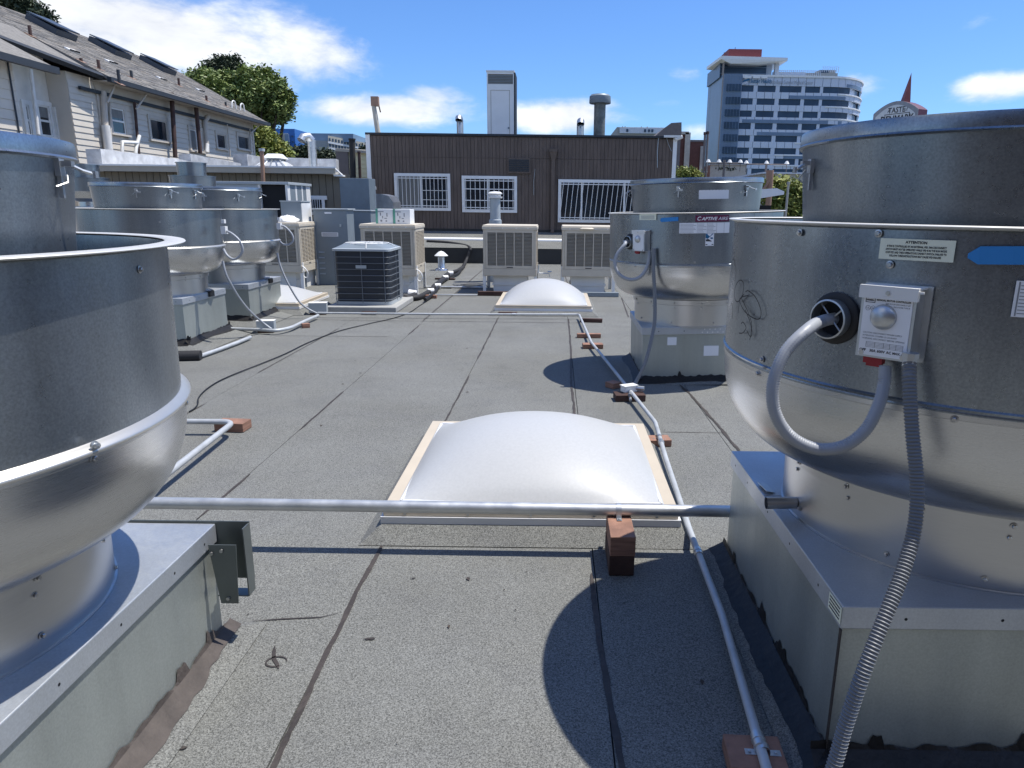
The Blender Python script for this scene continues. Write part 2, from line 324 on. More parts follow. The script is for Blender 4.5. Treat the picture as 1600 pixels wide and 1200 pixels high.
# cylinder wrap: (u metres along the surface from angle a0 (rightwards seen from outside), z)
def wrap(vs, a0, z0, r): return [(r * math.cos(a0 + u / r), r * math.sin(a0 + u / r), z0 + v) for u, v in vs]
def wrap_rect(mb, a0, a1, z0, z1, r, mi=0, n=8, t=.0015):
    vs = []; 
    for rr in (r, r + t):
        for i in range(n + 1):
            a = a0 + (a1 - a0) * i / n
            vs += [(rr * math.cos(a), rr * math.sin(a), z0), (rr * math.cos(a), rr * math.sin(a), z1)]
    k = 2 * (n + 1); fs = []
    for i in range(n): b = k + 2 * i; fs.append((b, b + 2, b + 3, b + 1)); fs += [(2 * i, 2 * i + 2, b + 2, b), (2 * i + 1, b + 1, b + 3, 2 * i + 3)]
    fs += [(0, k, k + 1, 1), (2 * n, 2 * n + 1, k + 2 * n + 1, k + 2 * n)]
    return mb.add(vs, fs, mi)
# ================================================================== SETTING
def structure(mb, name, m, parent=None, **k): o = mb.build(name, m, parent, loc=None if parent else (0, 0, 0), **k); o['kind'] = 'structure'; return o
mb = MB(); mb.box(-1500, 1500, -400, 2500, -9.2, -9.0); structure(mb, 'ground', 'street')
def hill():
    vs = []; fs = []; nx, ny = 60, 30
    for j in range(ny + 1):
        for i in range(nx + 1):
            x = -620 + 1050 * i / nx; y = 120 + 1300 * j / ny
            h = 50 * math.exp(-((x + 185) / 150) ** 2 - ((y - 520) / 300) ** 2) + 40 * math.exp(-((x + 480) / 190) ** 2 - ((y - 430) / 260) ** 2)
            h *= 1 + .25 * noise.noise(Vector((x / 90, y / 90, 0))); vs.append((x, y, -9.6 + max(h, 0)))
    for j in range(ny):
        for i in range(nx): a = j * (nx + 1) + i; fs.append((a, a + 1, a + nx + 2, a + nx + 1))
    m = MB(); m.add(vs, fs); structure(m, 'hill', 'earth', smooth=60)
    return vs
hill()
# building the camera stands on, lower roof deck with roll roofing sheets
RX0, RX1, RY0, RY1 = -11.2, 3.6, -4.2, 18.9
mb = MB(); mb.box(RX0, RX1, RY0, RY1, -9, -.012); roof = structure(mb, 'roof_deck', 'slab')
pitch_ = .955; x = RX0; i = 0; base = -.772
k0 = math.floor((RX0 - base) / pitch_)
random.seed(3)
xs = []
k = k0
while True:
    a = base + k * pitch_; b = a + pitch_
    if a >= RX1: break
    a2, b2 = max(a, RX0), min(b, RX1)
    if b2 - a2 > .02: xs.append((a2, b2, k))
    k += 1
for a, b, k in xs:
    cuts = {1: [4.61], 0: [10.3], -1: [13.9], -2: [11.4, 2.1], 2: [7.4]}.get(k, [random.uniform(0, 10)])
    ys = sorted([RY0] + [c for c in cuts] + [RY1]); 
    for q, (y0, y1) in enumerate(zip(ys, ys[1:])):
        zt = .0 + (.0012 if (k + q) % 2 else 0)
        m = MB(); n = max(2, int((y1 - y0) / .5)); L_, Rr = [], []
        for j in range(n + 1):
            y = y0 + .002 + (y1 - y0 - .004) * j / n
            L_.append((a + .0025 + .004 * noise.noise(Vector((k * 3.1, y * 1.1, 0))), y)); Rr.append((b - .0025 + .004 * noise.noise(Vector(((k + 1) * 3.1, y * 1.1, 0))), y))
        poly = L_[::-1] + Rr
        m.prism([(px, py) for px, py in Rr] + [(px, py) for px, py in L_[::-1]], -.010, zt)
        m.build('roofing_sheet', 'roofing', roof)
# tar worked along the seams
def ribbon(mb, pts, w, z=.0045, jag=.35, seed=0, mi=0, step=.035):
    P = resample([Vector((p[0], p[1], 0)) for p in pts], step); vs = []; fs = []
    for i, p in enumerate(P):
        t = (P[min(i + 1, len(P) - 1)] - P[max(i - 1, 0)]).normalized(); nrm = Vector((-t.y, t.x, 0))
        e = min(1, i / 3, (len(P) - 1 - i) / 3) * .85 + .15
        wl = w * e * (.5 + jag * noise.noise(Vector((i * .23, seed, 0))) + jag * .5 * noise.noise(Vector((i * .9, seed + 5, 0))))
        wr = w * e * (.5 + jag * noise.noise(Vector((i * .21, seed + 9, 0))) + jag * .5 * noise.noise(Vector((i * .83, seed + 15, 0))))
        wob = nrm * (.35 * w * noise.noise(Vector((i * .11, seed + 30, 0))))
        a = p + nrm * max(wl, .001) + wob; b = p - nrm * max(wr, .001) + wob; vs += [(a.x, a.y, z), (b.x, b.y, z)]
    for i in range(len(P) - 1): fs.append((2 * i + 1, 2 * i + 3, 2 * i + 2, 2 * i))
    return mb.add(vs, fs, mi)
mt = MB()
s0 = base; s1 = base + pitch_; sm1 = base - pitch_; s2 = base + 2 * pitch_
ribbon(mt, [(s0 + .01, .8), (s0 + .02, 1.6), (s0, 2.2), (s0 + .005, 2.95)], .019, seed=1)
ribbon(mt, [(s1 + .03, .8), (s1 + .02, 1.6), (s1 - .01, 2.2), (s1 - .015, 2.68)], .021, seed=2)
ribbon(mt, [(s1 - .02, 4.5), (s1 - .03, 6.0), (s1, 7.5), (s1 + .01, 9.6)], .018, seed=3, jag=.5)
ribbon(mt, [(s0, 4.4), (s0 + .01, 6.2)], .012, seed=4, jag=.5); ribbon(mt, [(s0 + .005, 6.9), (s0, 9.6)], .015, seed=5, jag=.5)
ribbon(mt, [(sm1, 3.15), (sm1 + .01, 3.75)], .014, seed=6); ribbon(mt, [(sm1 + .005, 4.55), (sm1, 5.6)], .014, seed=7); ribbon(mt, [(sm1, 8.2), (sm1, 8.9)], .018, seed=8)
ribbon(mt, [(s2 + .05, 4.2), (s2 + .03, 4.9), (s2, 5.5), (s2 - .04, 6.0)], .020, seed=9, jag=.5); ribbon(mt, [(s2 + .05, 4.2), (s2 + .06, 3.2)], .02, seed=10)
ribbon(mt, [(sm1 - pitch_, 3.6), (sm1 - pitch_ + .02, 5.2)], .008, seed=11); ribbon(mt, [(sm1 - pitch_, 6.2), (sm1 - pitch_ + .02, 8.6)], .010, seed=12)
ribbon(mt, [(s0 - .02, 10.2), (s0, 18)], .018, seed=13); ribbon(mt, [(sm1 - .02, 9.2), (sm1, 18)], .015, seed=14); ribbon(mt, [(s1 + .1, 12.8), (s1, 18)], .015, seed=15)
ribbon(mt, [(s2 - .1, 9.8), (s2, 12)], .015, seed=16)
ribbon(mt, [(.70, 4.61), (1.20, 4.615)], .008, seed=17); ribbon(mt, [(-1.1, 2.30), (-.85, 2.33), (-.80, 2.36)], .007, seed=18)
ribbon(mt, [(-3.3, 8.05), (-1.9, 8.08)], .010, seed=19); ribbon(mt, [(-3.2, 9.25), (-2.0, 9.22), (.4, 9.25)], .012, seed=20)
# patches of cracked felt beside the skylight corners
def curl(c, r, a0, a1, w, seed): ribbon(mt, [(c[0] + r * math.cos(a0 + (a1 - a0) * i / 10), c[1] + r * .8 * math.sin(a0 + (a1 - a0) * i / 10)) for i in range(11)], w, seed=seed, step=.012)
p = G(1065, 845); curl(p, .09, 1.9, 4.4, .006, 31); p = G(925, 845); curl(p, .05, 1.6, 4.4, .005, 32); p = G(432, 1035); curl(p, .035, 0, 5.5, .006, 33)
ribbon(mt, [G(430, 1010)[:2], G(428, 1030)[:2], G(436, 1046)[:2]], .012, seed=34, step=.01)
for (q, w) in ((G(577, 1000), .02), (G(645, 905), .012), (G(560, 692), .01)): ribbon(mt, [(q.x - w, q.y), (q.x + w, q.y + .006)], w * .6, seed=40 + int(w * 1e4), step=.004)
o = mt.build('tar_seam', 'tar_brown', roof); o['kind'] = 'stuff'
# raised rear roof: step, slope and the wall-foot terrace
ZS = D(700, 388, 18.9).z; ZW = D(700, 361, 21.0).z
mb = MB(); mb.add([(RX0, 18.9, -9), (9.5, 18.9, -9), (9.5, 31, -9), (RX0, 31, -9), (RX0, 18.9, ZS), (9.5, 18.9, ZS), (9.5, 20.99, ZW), (RX0, 20.99, ZW), (9.5, 31, ZW), (RX0, 31, ZW)],
   [(0, 1, 5, 4), (4, 5, 6, 7), (7, 6, 8, 9), (1, 2, 8, 6, 5), (2, 3, 9, 8), (3, 0, 4, 7, 9)])
o = structure(mb, 'rear_roof', 'roofing')
mb = MB(); mb.box(RX0, 9.45, 18.875, 18.9, .02, ZS + .012); mb.box(RX0, 9.45, 18.875, 18.98, ZS + .003, ZS + .015); mb.build('step_flashing', 'slab', o)
# unseen wall added behind the camera so the shiny fans mirror something dark
mb = MB(); bb = thing('added_wall', 'unseen dark boarded wall added behind the viewpoint for the fans to mirror', 'wall', (0, -4.25, -9))
for a in range(6): mb2 = MB(); mb2.box(-9 + a * 3, -6.01 + a * 3, -.02, 0, 9, 13.9); mb2.build('panel', 'siding_brown', bb)
mb = MB(); mb.box(-9, 9, -2.4, -.021, 0, 13.95); mb.build('wall', 'slab', bb)
# ================================================================== EXHAUST FANS
def hex_screw():
    m = MB(); m.lathe([(.0, 0), (.0095, 0), (.0095, .0015), (.006, .002)], 12, close=False)
    m.lathe([(.006, .002), (.0058, .0065), (.0045, .0075), (0, .0075)], 6)
    me = m.build('screw', 'bolt'); d = me.data; bpy.data.objects.remove(me); return d
SCREW = hex_screw()
def screw_at(parent, r, a, z, s=1.0):
    n = Vector((math.cos(a), math.sin(a), 0)); t = Vector((-math.sin(a), math.cos(a), 0)); u = Vector((0, 0, 1))
    mw = Matrix(((t.x * s, u.x * s, n.x * s, n.x * r), (t.y * s, u.y * s, n.y * s, n.y * r), (0, s, 0, z), (0, 0, 0, 1)))
    return link(SCREW, 'screw', parent, mw)
def fan(loc, label, zc=.50, half=.59, rr=1.0, ry=0, near=True, screws=(), latches=(), wide_lip=.012, hy=None, soff=(0, 0), sr=1.0, cant=(.11, .055), tarm='tar', group='large upblast exhaust fans on the roof', sc=1.0, zs=1.0, tz=1.0):
    """local origin: middle of the curb on the roof"""
    T = thing('exhaust_fan', label, 'exhaust fan', loc, 0, group, ry)
    hy = hy or half; n = 128 if near else 72
    # curb
    m = MB(); m.box(-half, half, -hy, hy, -.03, zc - .012); cb = m.build('curb', 'galv_curb', T)
    m = MB(); h = half + .011; h2 = hy + .011; m.cbox(-h, h, -h2, h2, zc - .066, zc, .003)
    cap = m.build('curb_cap', 'galv_cap', T)
    m = MB()                                            # folded seams and holes of the cap
    m.box(h * .93 - .003, h * .93, -h2 - .002, -h2 + .03, zc - .066, zc + .001); m.box(-h + .001, -h * .2, h2 * .2, h2 * .2 + .003, zc, zc + .0015)
    m.build('cap_seam', 'galv_cap', cap)
    m = MB()
    for s in (-1, 1):
        for q in (-.72, -.3, .1, .55, .86):
            for (cx, cy, ax) in ((s * (h + .0004), q * h2, 'x'), (q * h, s * (h2 + .0004), 'y')):
                vs = []
                for k in range(8):
                    a = k * math.pi / 4; u, v = .0045 * math.cos(a), .0045 * math.sin(a)
                    vs.append((cx, cy + u, zc - .035 + v) if ax == 'x' else (cx + u, cy, zc - .035 + v))
                m.add(vs, [tuple(range(8))])
    m.build('pop_hole', 'dark_hole', cap)
    # torn tar at the foot of the curb, over a felt cant
    m = MB(); random.seed(int(abs(loc[0] * 77 + loc[1] * 13)) + 5)
    cw, ch = cant
    ring = lambda d, z, dy=0: [(-half - d, -hy - d, z), (half + d, -hy - d, z), (half + d, hy + d, z), (-half - d, hy + d, z)]
    v = ring(.002, ch) + ring(.04, ch * .6) + ring(cw, .006); f = []
    for a in range(2):
        for k in range(4): f.append((a * 4 + k, (a + 1) * 4 + k, (a + 1) * 4 + (k + 1) % 4, a * 4 + (k + 1) % 4))
    m.add(v, [q[::-1] for q in f]); m.build('felt_cant', 'roofing', T)
    m = MB(); sd = random.random() * 50
    def edge(p, q, nx, ny):
        P = Vector(p); Q = Vector(q); L = (Q - P).length; N_ = int(L / .012); vs = []; fs = []
        for i in range(N_ + 1):
            c = P.lerp(Q, i / N_); s = i * .012 + sd
            hi = ch + .012 + .020 * noise.noise(Vector((s * 5, sd, 0))) + .016 * noise.noise(Vector((s * 27, sd, 0)))
            if noise.noise(Vector((s * 9, sd + 9, 0))) > .42: hi += .03 + .03 * noise.noise(Vector((s * 60, sd, 0)))
            lo = (.052 if tarm == 'tar' else .036) + .022 * noise.noise(Vector((s * 2.2, sd + 3, 0))) + .007 * noise.noise(Vector((s * 19, sd + 3, 0)))
            vs += [(c.x + nx * .0035, c.y + ny * .0035, hi), (c.x + nx * .008, c.y + ny * .008, ch + .003), (c.x + nx * .044, c.y + ny * .044, ch * .6 + .004), (c.x + nx * lo * 1.45, c.y + ny * lo * 1.45, .0065 + max(0, (cw - lo * 1.45)) / max(cw - .04, .01) * (ch * .6 - .006) + .003)]
        for i in range(N_):
            for k in range(3): a = i * 4 + k; fs.append((a, a + 1, a + 5, a + 4))
        m.add(vs, fs)
    edge((-half, hy + .05, 0), (-half, -hy - .05, 0), -1, 0); edge((-half - .05, -hy, 0), (half + .05, -hy, 0), 0, -1); edge((half, -hy - .05, 0), (half, hy + .05, 0), 1, 0)
    o = m.build('torn_tar', tarm, T); o['kind'] = 'stuff'
    # base drum
    r0, r1, rf, rb, rt = .545 * rr, .562 * rr, .785 * rr, (.776 if wide_lip > .02 else .786) * rr, .788 * rr
    zd = zc + .235 * zs; zf = zc + .545 * zs; zt = zc + .965 * zs
    m = MB(); m.lathe([(r0 + .006, zc), (r0 + .006, zc + .004), (r0, zc + .006), (r0 + .004, zd - .05), (r1 + .002, zd - .045), (r1 + .004, zd - .004), (r1 - .002, zd)], n); dr = m.build('base_drum', 'drum', T, smooth=30)
    m = MB(); P = [(r1 - .006, zd - .002), (r1 + .006, zd), (r1 + .010, zd + .004)]
    for k in range(1, 15):
        t = k / 14 * math.pi / 2; P.append((r1 + .010 + (rf - r1 - .010) * math.sin(t) ** .92, zd + .004 + (zf - .035 - zd) * (1 - math.cos(t))))
    P += [(rf + .001, zf - .018), (rf + .004, zf - .016), (rf + .004, zf - .006), (rf + .012, zf - .004), (rf + .012, zf + .002), (rb, zf + .006)]
    P[-1] = (rb, zf - .002); P[-2] = (rf + .004, zf - .003); P[-3] = (rf + .004, zf - .004); m.lathe(P, n); m.build('bowl', 'spun', T, smooth=32)
    fw = wide_lip * .34 if wide_lip > .02 else .003; m = MB(); m.lathe([(rb - .001, zf + .016), (rb + .006, zf + .011), (rf + fw, zf + .004), (rf + fw + .002, zf - .001), (rf + fw, zf - .006), (rf + .002, zf - .008)], n); m.build('flange_ring', 'flange' if wide_lip > .02 else 'galv', T, smooth=50)
    m = MB(); m.lathe([(rb, zf + .005), (rb + .001, zf + .03), (rt - .004, zt - .01), (rt - .008, zt - .004), (rt - .010, zt - .03), (rb - .006, zf + .01)], n); wb = m.build('windband', 'galv', T, smooth=30)
    m = MB(); m.lathe([(rt - .008, zt - .004), (rt - .003, zt - .006), (rt + wide_lip, zt - .001), (rt + wide_lip + .0015, zt + .001), (rt + wide_lip, zt + .003), (rt - .006, zt + .004), (rt - .010, zt + .001)], n); m.build('rim', 'rim', wb, smooth=50)
    m = MB(); 
    for a in (R(-62), R(120)): wrap_rect(m, a - .012, a + .012, zf + .012, zt - .012, rt - .006, n=2, t=.004)
    m.build('lap_seam', 'galv', wb)
    # stack
    q0, q1, q2 = .563 * rr * sr, .571 * rr * sr, .592 * rr * sr; zk = zc + 1.245 * zs * tz
    m = MB(); m.lathe([(q0, zf + .03), (q1, zt), (q2, zk - .045), (q2 + .008, zk - .0445), (q2 + .012, zk - .040), (q2 + .0075, zk - .035), (q2 + .0078, zk - .005), (q2 + .006, zk), (q2 - .008, zk - .002), (q2 - .012, zk - .05), (q0 - .008, zf + .03)], n, soff); st = m.build('stack', 'galv', T, smooth=32)
    m = MB(); m.lathe([(0, zk - .12), (q2 - .011, zk - .12)], 48, soff); m.build('damper', 'galv', st)
    m = MB(); m.lathe([(q0, zf + .05), (rb - .008, zf + .05)], 48); m.build('inner_tray', 'cabinet_grey', T)
    for (r_, a, z) in screws: screw_at(T, {'d': r1 + .004, 'd0': r0 + .002, 'f': rf + .004, 'b': rb + .003, 's': q2, 't': rt - .004}[r_], a, z)
    for (a, z) in latches: latch(T, a, z, q1 + (q2 - q1) * (z - zt) / (zk - zt - .04), soff)
    T['_d'] = 0; del T['_d']
    return T, dict(r1=r1, r0=r0, rf=rf, rb=rb, rt=rt, q1=q1, q2=q2, zd=zd, zf=zf, zt=zt, zk=zk, zc=zc, half=half)
def latch(T, a, z, r, so=(0, 0)):
    n = Vector((math.cos(a), math.sin(a), 0)); t = Vector((-math.sin(a), math.cos(a), 0)); u = Vector((0, 0, 1)); ax = (t, u, n)
    m = MB(); c = n * r + u * z + Vector((so[0], so[1], 0))
    m.obox(c + n * .006, (.030, .040, .012), ax); m.obox(c + n * .02 + u * .008, (.022, .012, .03), ax)
    m.tube([c + n * .02 + u * .01, c + n * .045 + t * .02 - u * .006, c + n * .06 + t * .035 - u * .012], .0045, 6)
    m.obox(c + n * .066 + t * .042 - u * .014, (.020, .016, .006), ax); m.obox(c + n * .004 - u * .045, (.012, .05, .008), ax); m.tube([c + n * .02 - u * .01, c + n * .03 - t * .03 - u * .035, c + n * .012 - t * .05 - u * .045], .0022, 5)
    return m.build('latch', 'zinc', T)
def scr(kind, specs): return [(kind, R(a), z) for a, z in specs]
LR = (1.36, 2.235, 0)
def disconnect(T, d, detail=True):
    """switch box, cable grommet, conduits on the windband; angles as measured on the two right-hand fans"""
    rb = d['rb'] + .004; dz = d['zc'] - .5
    a = R(-134.0); n = Vector((math.cos(a), math.sin(a), 0)); t = Vector((-math.sin(a), math.cos(a), 0)); u = Vector((0, 0, 1)); ax = (t, u, n)
    z = 1.243 + dz; c = n * (rb - .004) + u * z; w, h, dp = .122, .165, .062
    m = MB(); m.obox(c + n * (dp / 2), (w, h, dp), ax); m.obox(c + n * .004, (w + .03, h + .012, .008), ax)
    sw = m.build('disconnect_switch', 'zinc', T)
    m = MB(); m.obox(c + n * (dp + .003) + u * (h / 2 - .010), (w + .008, .030, .014), ax); m.obox(c + n * (dp / 2) + u * (h / 2 + .002), (w + .008, .004, dp + .018), ax); m.obox(c + n * (dp + .004) + u * (h / 2 - .004) + t * (w / 2 + .007), (.014, .005, .005), ax); m.build('hood', 'white_metal', sw)
    m = MB(); m.obox(c + n * (dp + .0015) - u * .006, (w - .014, h - .022, .003), ax); m.build('face_plate', 'label_white', sw)
    # domed boot
    m = MB(); P = []
    for k in range(9): q = k / 8 * math.pi / 2; P.append((.030 * math.cos(q), .017 * math.sin(q)))
    m.lathe(P, 32); fc = c + n * (dp + .003) + u * .016 - t * .006
    m.map(lambda v: fc + t * v.x + u * v.y + n * v.z); m.build('boot_dome', 'zinc', sw, smooth=60)
    m = MB(); m.obox(c + n * (dp - .018) - u * (h / 2 + .007) - t * .022, (.044, .018, .022), ax); m.obox(c + n * (dp - .018) - u * (h / 2 + .018) - t * .020, (.034, .010, .018), ax); m.build('lever', 'red_plastic', sw)
    m = MB()
    for sx in (-1, 1): 
        q = MB(); q.lathe([(0, .003), (.006, .003), (.006, 0)], 10); b_ = c + n * (dp + .001) + t * (sx * .047) - u * (h / 2 - .010); q.map(lambda v: b_ + t * v.x + u * v.y + n * v.z); m.add(q.v, q.f)
    q = MB(); q.lathe([(0, .003), (.005, .003), (.005, 0)], 10); b_ = c + n * (dp + .010) + u * (h / 2 - .010); q.map(lambda v: b_ + t * v.x + u * v.y + n * v.z); m.add(q.v, q.f)
    m.build('plate_screw', 'bolt', sw)
    if detail:
        m = MB(); base_ = c + n * (dp + .0034)
        def put(txt, x, y, s, al='CENTER', xs=1.0, bold=0):
            vs, fs = text_mesh(txt, s, al, 0, xs, bold); m.add([base_ + t * (x + a_) + u * (y + b) for a_, b in vs], fs)
        put('MANUAL MOTOR CONTROLLER', .050, .054, .0058, 'RIGHT', .88, .0002); put('FOR MOTOR DISCONNECT USE', .050, .047, .0042, 'RIGHT', .9); put('ENCLOSURE TYPE 3R', .050, .041, .0042, 'RIGHT', .9)
        put('CAUTION: DISCONNECT POWER SUPPLY', -.048, -.024, .0050, 'LEFT', .95); put('ATTENTION: COUPER LE COURANT', -.048, -.031, .0050, 'LEFT', .95); put('WARNING: DISCONNECT BEFORE OPENING', -.048, -.038, .0050, 'LEFT', .95)
        put('OFF', -.044, -.066, .0085, 'CENTER', 1, .0003); put('30A', -.021, -.066, .0085, 'CENTER', 1, .0003); put('600V', -.002, -.066, .0085, 'CENTER', 1, .0003); put('AC', .016, -.066, .0085, 'CENTER', 1, .0003); put('MAX.', .033, -.066, .0075, 'CENTER', 1, .0003); put('ON', .050, -.068, .0085, 'CENTER', 1, .0003)
        put('UL', -.043, .034, .006); put('SA', -.031, .034, .006)
        def fr(x0, x1, y0, y1, w_=.0006):
            for (a0, a1, b0, b1) in ((x0, x1, y0, y0 + w_), (x0, x1, y1 - w_, y1), (x0, x0 + w_, y0, y1), (x1 - w_, x1, y0, y1)):
                m.add([base_ + t * a0 + u * b0, base_ + t * a1 + u * b0, base_ + t * a1 + u * b1, base_ + t * a0 + u * b1], [(0, 1, 2, 3)])
        for r_ in range(4): fr(-.038, .046, -.058 + r_ * .003, -.0545 + r_ * .003, .0005)
        for q in (-.038, -.018, .002, .016, .03): fr(q, q + .0006, -.058, -.045, .0004)
        for q in (-.043, -.031):
            for k in range(14):
                a0, a1 = k * math.pi / 7, (k + 1) * math.pi / 7; m.add([base_ + t * (q + .0058 * math.cos(x_)) * 1 + u * (.034 + .0058 * math.sin(x_)) if 0 else base_ + t * (q + rr_ * math.cos(x_)) + u * (.034 + rr_ * math.sin(x_)) for x_, rr_ in ((a0, .0058), (a1, .0058), (a1, .0051), (a0, .0051))], [(0, 1, 2, 3)])
        fr(-.050, -.028, .047, .058, .0014); put('HUBBELL', -.039, .0525, .0042, 'CENTER', 1, .0003)
        m.build('plate_print', 'print', sw)
    # grommet with cross brace
    a = R(-144.8); n = Vector((math.cos(a), math.sin(a), 0)); t = Vector((-math.sin(a), math.cos(a), 0)); c2 = n * (rb - .005) + u * (1.232 + dz)
    to = lambda v: c2 + t * v.x + u * v.y + n * v.z
    m = MB(); m.lathe([(.066, -.004), (.066, .009), (.060, .013), (.048, .013), (.047, .006)], 40); m.map(to); g = m.build('cable_grommet', 'rubber', T, smooth=40)
    m = MB(); m.lathe([(.048, .004), (.050, .040), (.046, .041), (.044, .004)], 40); m.map(to); m.build('collar', 'zinc', g, smooth=40)
    m = MB(); m.lathe([(0, .0065), (.046, .0065)], 32); m.map(to); m.build('opening', 'dark_hole', g)
    m = MB()
    for q in (.75, .75 + math.pi / 2): e = Vector((math.cos(q), math.sin(q), 0)) * .046; m.tube([to(-e + Vector((0, 0, .020))), to(e + Vector((0, 0, .022)))], .0022, 6)
    m.build('brace', 'zinc', g)
    return c, c2, n
# ---- near right fan
TR, dR = fan(LR, 'huge galvanised exhaust fan nearest on the right, with switch box and black scribble', hy=.59, soff=(-.03, -.035), sr=.96, tz=.985,
    screws=scr('d', [(-172, .705), (-150, .705), (-128, .705), (-106, .705)]) + scr('d0', [(-176, .665), (-150, .665), (-128, .665), (-106, .665), (-172, .54), (-136, .535), (-110, .535)]) + scr('f', [(-164, 1.030), (-122.7, 1.030), (-100, 1.03), (-200, 1.03)]) + scr('b', [(-163, 1.075), (-136.0, 1.375), (-138.6, 1.446), (-155, 1.44)]) + scr('s', [(-112, 1.66)]),
    latches=[(CY((LR[0] - .03, LR[1] - .035), .553, 1277, 242)[0], 1.625), (R(-96), 1.63)])
cS, cG, nG = disconnect(TR, dR)
m = MB(); wrap_rect(m, R(-137.9), R(-126.3), 1.388, 1.436, dR['rb'] + .0075, n=10); lab = m.build('warning_label', 'label_yellow', TR)
def ctext(mb, txt, a, z, s, r, xs=1.0, bold=0, al='CENTER', shear=0):
    vs, fs = text_mesh(txt, s, al, shear, xs, bold); mb.add(wrap([(x, y) for x, y in vs], a, z, r), fs)
def attention(T, rad, parent):
    m = MB(); ac = R(-132.1)
    ctext(m, 'ATTENTION', ac, 1.4285, .0082, rad, 1, .0003)
    for k, s in enumerate(('IF FAN IS CONTROLLED BY AN EXTERNAL VFD, FAN DISCONNECT', 'SWITCH MUST NOT BE OPERATED WHILE VFD IS IN THE RUN MODE.', 'STOP VFD AND THEN OPERATE DISCONNECT SWITCH. FAILURE TO', 'FOLLOW THESE INSTRUCTIONS MAY CAUSE VFD FAILURE.')):
        ctext(m, s, ac, 1.4185 - k * .0073, .0064, rad, .66, .00022)
    return m.build('label_print', 'print', parent)
attention(TR, dR['rb'] + .0096, lab)
def tape(T, pts, r, name='tape_strip'):
    m = MB(); n = 14; vs = []; fs = []
    (a0, z0, z1), (a1, z2, z3) = pts
    for i in range(n + 1):
        f_ = i / n; a = a0 + (a1 - a0) * f_; lo = z0 + (z2 - z0) * f_; hi = z1 + (z3 - z1) * f_
        if i == 0: lo, hi = lo + (hi - lo) * .35, lo + (hi - lo) * .6
        rr = r + .0008 + .0006 * math.sin(i * 2.1); vs += [(rr * math.cos(a), rr * math.sin(a), lo), (rr * math.cos(a), rr * math.sin(a), hi)]
    for i in range(n): fs.append((2 * i, 2 * i + 2, 2 * i + 3, 2 * i + 1))
    m.add(vs, fs); return m.build(name, 'tape_blue', T)
tape(TR, ((R(-124.4), 1.386, 1.425), (R(-103), 1.398, 1.437)), dR['rb'] + .009)
m = MB(); wrap_rect(m, R(-117.3), R(-106), 1.278, 1.356, dR['rb'] + .0075, n=8); o = m.build('rating_label', 'label_white', TR)
m = MB()
for k in range(9): wrap_rect(m, R(-116.6), R(-107), 1.285 + k * .0075, 1.2865 + k * .0075, dR['rb'] + .0092, n=6, t=.0003)
wrap_rect(m, R(-116.9), R(-116.7), 1.280, 1.354, dR['rb'] + .0092, n=2, t=.0003); m.build('label_print', 'print_grey', o)
# marker scribble
def scribble(strokes, T, c, r):
    m = MB()
    for st in strokes:
        P = []
        for px, py in st:
            a, z = CY(c, r, px, py); P.append(((r + .0008) * math.cos(a), (r + .0008) * math.sin(a), z))
        P = spline(P, 6); vs = []; fs = []
        for i, p in enumerate(P):
            q0 = Vector(P[max(i - 1, 0)]); q1 = Vector(P[min(i + 1, len(P) - 1)]); t = (q1 - q0).normalized(); nn = Vector((p[0], p[1], 0)).normalized()
            b = t.cross(nn).normalized() * .0016; p = Vector(p); k_ = (r + .0008) / Vector((p.x, p.y)).length; p.x *= k_; p.y *= k_; vs += [p + b, p - b]
        for i in range(len(P) - 1): fs.append((2 * i, 2 * i + 1, 2 * i + 3, 2 * i + 2))
        m.add(vs, fs)
    m.build('marker_scribble', 'ink', T)
k3 = lambda L: [(1080 + x / 5.4545, 300 + y / 5.4545) for x, y in L]
k7 = lambda L: [(900 + x / 3.078, 240 + y / 3.078) for x, y in L]
scribble([k3([(452, 870), (400, 935), (372, 900), (376, 820), (400, 765), (430, 753), (450, 790), (440, 870), (415, 930), (402, 1030)]),
          k3([(465, 850), (490, 842), (545, 890), (585, 970), (598, 1040), (580, 1082), (535, 1075), (470, 1030), (430, 970), (415, 915), (445, 892), (488, 882)]),
          k3([(430, 905), (470, 985), (500, 1060), (518, 1130), (510, 1220), (500, 1260)]), k3([(360, 565), (378, 620), (384, 690), (376, 760)]), k3([(345, 940), (356, 1000), (352, 1080)]),
          k7([(795, 818), (805, 811), (819, 838), (803, 862), (785, 863)]), k7([(815, 750), (835, 800), (848, 855), (840, 880), (822, 850)])], TR, LR, dR['rb'] + .008)
# conduits of the near right fan
def wl(T, p): return Vector(p) - Vector(T.location)
def conduit(T, P, r, m_, name='flexible_conduit', ribstep=.0032, n=12, dr=.0011, k=10):
    mb = MB(); mb.tube(spline(P, k), r, n, rib=(ribstep, dr)); return mb.build(name, m_, T, smooth=70)
YB = 1.60
gl = TR.matrix_world
hole = Vector(LR) + cG
P = [hole + nG * -.01, hole + nG * .05 + Vector((-.005, 0, -.004)), D(1262, 515, 1.655), D(1226, 552, 1.62), D(1208, 600, 1.60), D(1211, 645, 1.59), D(1235, 682, 1.585), D(1275, 701, 1.58), D(1318, 697, 1.58), D(1352, 672, 1.585), D(1372, 635, 1.60), D(1381, 600, 1.62), D(1383, 572, 1.635)]
conduit(TR, [wl(TR, p) for p in P], .0145, 'flex_grey')
P = [D(1421, 566, 1.575), D(1421, 600, 1.55), D(1426, 680, 1.51), D(1433, 760, 1.475), D(1428, 830, 1.44), D(1408, 900, 1.395), D(1380, 970, 1.35), D(1349, 1050, 1.31), D(1322, 1130, 1.29), D(1302, 1200, 1.27), D(1270, 1290, 1.24)]
